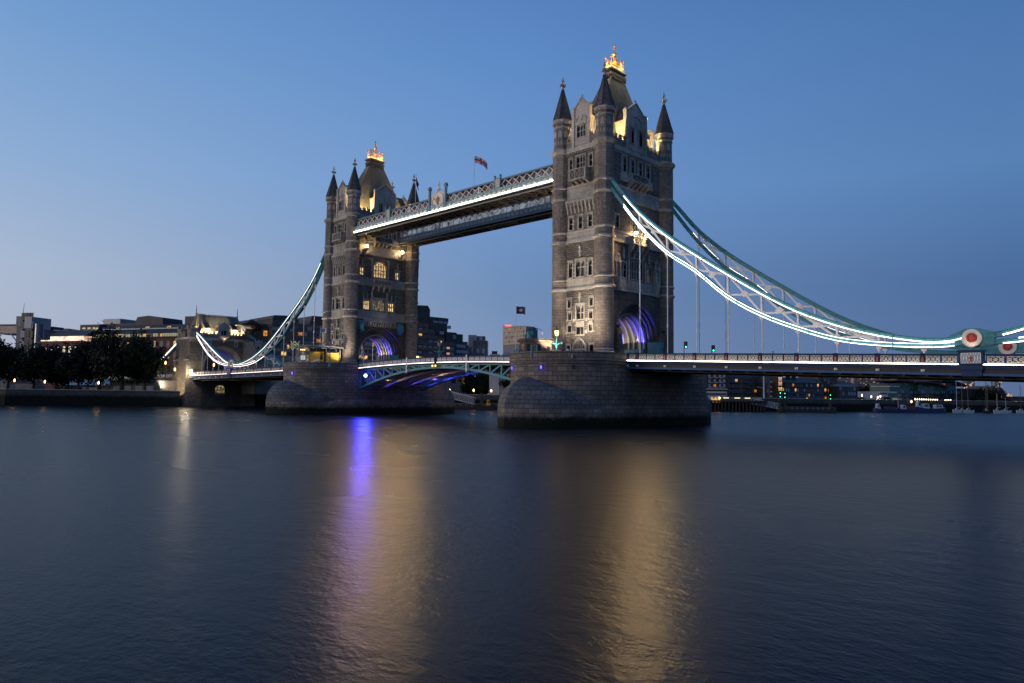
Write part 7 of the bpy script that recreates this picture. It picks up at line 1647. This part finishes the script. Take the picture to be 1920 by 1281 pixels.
# ---------------------------------------------------------------- trees
def tree(px, D, ptop, w, label, zb=4.5, trunk=.45, clear=.28, leaves=2600, mat='leaf', seed=1, group='trees on the far bank', ls=.62):
    rnd = random.Random(seed); x, y = G2(px, D); zt_ = ZZ(px, ptop, D); H = zt_-zb; r = thing('broadleaf_tree', label, 'tree', (x, y, zb), group); o0 = Vector((x, y, zb)); b = MB()
    fork = H*(clear+.08); pts = [(0, trunk*1.35), (fork*.15, trunk), (fork*.6, trunk*.85), (fork, trunk*.75)]
    for (a, ra), (c, rc) in zip(pts, pts[1:]): b.cyl(o0+Vector((.15*sin(a), .1*a*.2, a)), o0+Vector((.15*sin(c), .1*c*.2, c)), ra, rc, 9, caps=False)
    tips = []
    for k in range(9):
        a = 2*pi*k/9+rnd.uniform(-.3, .3); el = rnd.uniform(.35, 1.25); ln = rnd.uniform(.45, .8)*(w*.5 if el < .8 else H*.5)
        p0 = o0+Vector((0, 0, fork*rnd.uniform(.85, 1.1))); p1 = p0+Vector((cos(a)*cos(el), sin(a)*cos(el), sin(el)))*ln*.55; p2 = p1+Vector((cos(a)*cos(el)*.9, sin(a)*cos(el)*.9, sin(el)+.1))*ln*.5
        b.cyl(p0, p1, trunk*.42, trunk*.26, 6, caps=False); b.cyl(p1, p2, trunk*.26, trunk*.08, 5, caps=False); tips += [p1, p2]
    b.build('trunk', M['bark'], r)
    # crown: clumps set on an uneven ellipsoid, filled with small leaf sprays
    cz = zb+H*(clear+(1-clear)*.5); rz = H*(1-clear)*.52; clumps = []
    for k in range(34):
        u = rnd.uniform(-1, 1); a = rnd.uniform(0, 2*pi); q = sqrt(1-u*u); rr = rnd.uniform(.55, .95)
        clumps.append((Vector((x+cos(a)*q*w*.5*rr, y+sin(a)*q*w*.5*rr, cz+u*rz*rr)), rnd.uniform(.13, .24)*w))
    for t in tips: clumps.append((t+Vector((0, 0, .3)), .12*w))
    v = []; f = []
    for i in range(int(leaves*1.9)):
        c, cr = rnd.choice(clumps); d = Vector((rnd.gauss(0, 1), rnd.gauss(0, 1), rnd.gauss(0, .85))); d.normalize(); p = c+d*cr*(rnd.random()**.35)
        n = (d+Vector((rnd.uniform(-1, 1), rnd.uniform(-1, 1), rnd.uniform(-.5, 1)))*.8).normalized(); s_ = ls*rnd.uniform(.5, 1.2); t = n.cross(Vector((rnd.uniform(-1, 1), rnd.uniform(-1, 1), rnd.uniform(-1, 1)))).normalized(); q = n.cross(t); k = len(v)
        v += [tuple(p-t*s_), tuple(p-q*s_*.5), tuple(p+t*s_), tuple(p+q*s_*.5)]; f.append((k, k+1, k+2, k+3))
    me = bpy.data.meshes.new('crown'); me.from_pydata(v, [], f); me.materials.append(M[mat]); link('crown', me, r)
    return r
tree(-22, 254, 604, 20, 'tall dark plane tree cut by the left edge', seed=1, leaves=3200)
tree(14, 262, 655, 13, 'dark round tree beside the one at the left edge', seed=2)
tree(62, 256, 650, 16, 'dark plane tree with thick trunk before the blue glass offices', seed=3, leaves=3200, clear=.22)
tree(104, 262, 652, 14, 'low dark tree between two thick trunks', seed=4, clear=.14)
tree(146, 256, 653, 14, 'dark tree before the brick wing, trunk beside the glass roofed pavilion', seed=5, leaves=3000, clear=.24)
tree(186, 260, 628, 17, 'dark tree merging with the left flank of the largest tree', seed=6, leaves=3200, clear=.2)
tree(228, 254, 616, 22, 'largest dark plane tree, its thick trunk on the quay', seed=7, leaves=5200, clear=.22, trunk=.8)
tree(272, 258, 642, 14, 'dark tree hanging over the low quay shed', seed=8, leaves=3000, clear=.18)
tree(494, 292, 709, 6.5, 'small tree lit bright yellow green under the left deck', seed=9, mat='leafgreen', leaves=900, ls=.4, zb=4.5, clear=.3, trunk=.2)
lamp('tree_light', 'POINT', P3(500, 731, 286), 900, (1, .85, .3), None, .3)
for i, (px, D, pt, w, lab) in enumerate(((496, 285, 650, 9, 'dark tree directly right of the abutment tower'), (516, 288, 655, 9, 'dark tree behind the far left chain'), (538, 290, 660, 9, 'dark tree beneath the round zigzag emblem'))): tree(px, D, pt, w, lab, seed=20+i, leaves=1700, clear=.1)
for i, (px, D, pt, w, lab) in enumerate(((884, 300, 699, 10, 'dark bank tree under the bascules, nearest the lit gangway'), (908, 306, 697, 11, 'dark bank tree under the bascules, in the middle'), (932, 306, 697, 11, 'dark bank tree under the bascules, second from the nearer pier'), (956, 302, 700, 10, 'dark bank tree under the bascules, touching the nearer pier'))): tree(px, D, pt, w, lab, seed=30+i, leaves=1900, clear=.05)
for i, (px, D, pt, w, lab) in enumerate(((1613, 372, 727, 10, 'round dark tree left of the pair over the low flats'), (1630, 376, 724, 12, 'round dark tree in the middle over the low flats'), (1650, 372, 722, 13, 'round dark tree touching the white framed flats'), (1850, 366, 731, 13, 'tall dark tree left of the yellow brick gable'), (1838, 364, 744, 8, 'lower dark tree left of the tall one at right'), (1660, 340, 757, 6, 'small dark shrub tree under the quay lamps'), (1880, 366, 752, 6, 'small dark tree before the white gabled house'))): tree(px, D, pt, w, lab, seed=40+i, leaves=1700, clear=.08)
# ---------------------------------------------------------------- quay lamps
def lantern(px, py, D, label, zb=4.5, e=0, group=None, mat='bulbsoft', r_=.27):
    x, y = G2(px, D); z = ZZ(px, py, D); r = thing('street_lamp', label, 'street lamp', (x, y, zb), group); b = MB(); b.cyl((x, y, zb), (x, y, z-.4), .1, .06, 6); b.build('post', M['iron'], r)
    b = MB(); b.lathe([(.02, z-.45), (r_*.7, z-.4), (r_, z+.2), (r_*.5, z+.4), (.02, z+.6)], 7, (x, y)); b.build('lantern', M[mat], r)
    if e: lamp('lantern_light', 'POINT', Vector((x, y, z))+(CAM-Vector((x, y, z))).normalized()*.8, e, (1, .6, .25), r, .2)
for px, py, D, lab in ((17, 700, 275, 'orange quay lantern high under the trees near the left edge'), (26, 713.5, 245, 'orange quay lantern at the railing near the left edge'), (83, 716, 246, 'orange quay lantern right of the thick trunk'), (112, 691, 270, 'orange lantern high among the dark crowns'), (184, 718, 250, 'orange quay lantern before the glass roofed pavilion'), (213, 695, 282, 'orange lantern glimpsed left of the largest tree'), (234, 695, 280, 'orange lantern glimpsed within the largest crown')): lantern(px, py, D, lab, e=22)
for px, py, D, lab in ((308, 680.5, 232, 'tall orange lantern on the viaduct, left of the land tie'), (326, 693, 236, 'lower orange lantern on the viaduct, beside the abutment tower'), (399, 684.5, 246, 'orange lantern seen through the abutment arch')): lantern(px, py, D, lab, 10.5, e=40)
for px, py, D, lab in ((503, 732, 286, 'cluster lamp right of the bright green tree'), (511, 722, 284, 'orange lamp right above the farther pier cutwater'), (888, 732, 292, 'left orange lamp on the dark bank under the bascules'), (921, 733, 294, 'right orange lamp on the dark bank under the bascules'), (843, 732, 288, 'yellow lamp at the head of the gangway under the bascules')): lantern(px, py, D, lab, e=30, mat='lampamber', r_=.33)
for i, px in enumerate((1477, 1487.5, 1496.5, 1505, 1523, 1531, 1540.5, 1564, 1570, 1580, 1588.5, 1598, 1604)): lantern(px, 753+i*.18, 318+i*.6, 'small pale lamp in the row at the foot of the dark wharf flats', group='lamps along the wharf flats', mat='lampwhite', r_=.17)
for px, py, mat in ((1616, 741.5, 0), (1616, 750.5, 0), (1633.5, 744, 0), (1645.5, 745.5, 0), (1643.5, 751, 0), (1650.5, 743.5, 0)): lantern(px, py, 338, 'pale lamp below the round dark trees near the white framed flats', group='lamps below the round trees', mat='lampwhite', r_=.24)
for px, py in ((1644, 751), (1649.5, 751), (1662, 751.5), (1674, 752), (1686, 752.5), (1697, 753), (1708.5, 753.3)): lantern(px, py, 336, 'tall pale lamp on the quay behind the blue barges', group='tall lamps behind the barges', mat='lampwhite', r_=.25)
for k in range(11): lantern(1715.5+4.15*k, 749.3+.16*k, 342, 'small lamp of the close row below the swooping roofs', group='close row of lamps below the swooping roofs', mat='lampwhite', r_=.19)
for k in range(4): lantern(1771.5+3.6*k, 751.3+.1*k, 344, 'small lamp of the short row left of the white sailing mast', group='short lamp row by the sailing boats', mat='lampwhite', r_=.19)
for px, py in ((1814, 764.5), (1828, 764.5), (1834, 764.5), (1837, 764.5), (1865.5, 761.5), (1882.5, 763.3), (1886, 763.5)): lantern(px, py, 352, 'tiny amber lamp behind the moored yachts', group='lamps behind the moored yachts', mat='lampamber', r_=.2)
# ---------------------------------------------------------------- boats
def boat(px0, px1, D, hull, label, cat='boat', h=1.5, cabin=None, masts=(), bow=1, group=None, sup='boatwhite', name='barge', stripe=None):
    a, c = G2(px0, D), G2(px1, D); r = thing(name, label, cat, ((a[0]+c[0])/2, (a[1]+c[1])/2, 0), group); d = Vector((c[0]-a[0], c[1]-a[1], 0)); L_ = d.length; d.normalize(); n = Vector((-d.y, d.x, 0)); T = Matrix(((d.x, n.x, 0, a[0]), (d.y, n.y, 0, a[1]), (0, 0, 1, 0), (0, 0, 0, 1))); W = min(5.5, L_*.24)
    def sec(t):
        k = min(1, (1-t)*4 if bow > 0 else t*4); wd = W/2*(k**.55)+.02; sh = h*(1+.35*(abs(2*t-1)**3)); u = L_*t
        return [(u, -wd*.75, -.3), (u, wd*.75, -.3), (u, wd, sh), (u, -wd, sh)]
    b = MB(); b.T = T; S = [sec(k/14) for k in range(15)]; b.rings(S, 0, uv=False); b.face(S[0]); b.face(S[-1]); b.build('hull', M[hull], r)
    if stripe: s_ = MB(); s_.T = T; s_.rings([[(p[0], p[1]*1.012, p[2]*.3+(.15 if i < 2 else .1)) for i, p in enumerate(q)] for q in S], 0, uv=False); s_.build('waterline', M[stripe], r)
    for q in (cabin or ()):
        t0, t1, ch, mt = q; b = MB(); b.T = T; u0, u1 = L_*t0, L_*t1; b.extr([(u0, -W*.32, h*.9), (u1, -W*.32, h*.9), (u1-ch*.35, -W*.32, h+ch), (u0+ch*.15, -W*.32, h+ch)], (0, W*.64, 0)); o = b.build('cabin', M[mt], r)
        g = MB(); g.T = T; m_ = max(2, int((u1-u0)/1.3))
        for k in range(m_): e = u0+ch*.3+(u1-u0-ch*.8)*(k+.2)/m_; g.box(e, -W*.32-.03, h+ch*.35, e+(u1-u0)/m_*.5, -W*.32-.003, h+ch*.8)
        g.build('cabin_window', M['w_dark'], o, (0, 0, 0))
    for t, mh, mt in masts:
        b = MB(); b.T = T; b.cyl((L_*t, 0, h), (L_*t, 0, mh), .14, .07, 6); b.cyl((L_*t, 0, h+1.3), (L_*min(.98, t+.35), 0, h+1.4), .08, n=5); b.build('mast', M[mt], r)
        b = MB(); b.T = T
        for e in (.02, .98): b.bar((L_*t, 0, mh-.3), (L_*e, 0, h+.2), .035, .035)
        b.build('rigging', M['iron'], r)
boat(1636, 1682, 303, 'boatblue', 'blue barge with white wheelhouse and red waterline, leftmost of the barges', cabin=((.12, .3, 2.2, 'boatwhite'), (.45, .9, 1.0, 'hoteldark')), stripe='boatred', bow=-1, group='blue barges under the deck')
boat(1674, 1722, 304, 'boatblue', 'blue barge with low white deckhouse, middle of the barges', cabin=((.3, .5, 1.8, 'boatwhite'), (.55, .85, 1.3, 'boatred')), masts=((.2, 6.5, 'render'),), group='blue barges under the deck')
boat(1716, 1772, 305, 'boatblue', 'long blue barge with tall white bridge, rightmost of the barges', cabin=((.02, .16, 3.0, 'boatwhite'), (.2, .45, 2.0, 'boatwhite'), (.6, .9, 1.6, 'boatwhite')), h=1.9, bow=1, group='blue barges under the deck')
for i, (p0, p1, D, mh, lab) in enumerate(((1786, 1803, 312, 13.5, 'white yacht with a white A frame mast right of the barges'), (1797, 1812, 314, 15.5, 'sailing yacht with a tall brown mast, second from the barges'), (1806, 1826, 312, 15.5, 'white motor sailer by the bright quay lamp'), (1843, 1856, 316, 14.0, 'dark yacht with paired wooden masts'), (1862, 1878, 314, 8.5, 'white yacht with a short white mast'), (1877, 1896, 318, 6.5, 'low white cabin cruiser near the right edge'), (1905, 1924, 318, 12.5, 'white yacht with a dark mast at the right edge'))):
    boat(p0, p1, D, 'boatwhite' if i != 3 else 'timber', lab, 'yacht', h=1.1, cabin=((.25, .6, .9, 'boatwhite'),), masts=((.42, mh, ('render', 'wood', 'wood', 'wood', 'render', 'render', 'iron')[i]),)+(((.62, mh*.9, 'wood'),) if i == 3 else ()), name='yacht', group='yachts moored at right')
boat(894, 930, 258, 'timber', 'dark tug with an amber wheelhouse at the pontoon under the bascules', 'tug', h=1.6, cabin=((.5, .75, 2.0, 'yellow'), (.2, .38, 4.2, 'hoteldark')), name='tug')
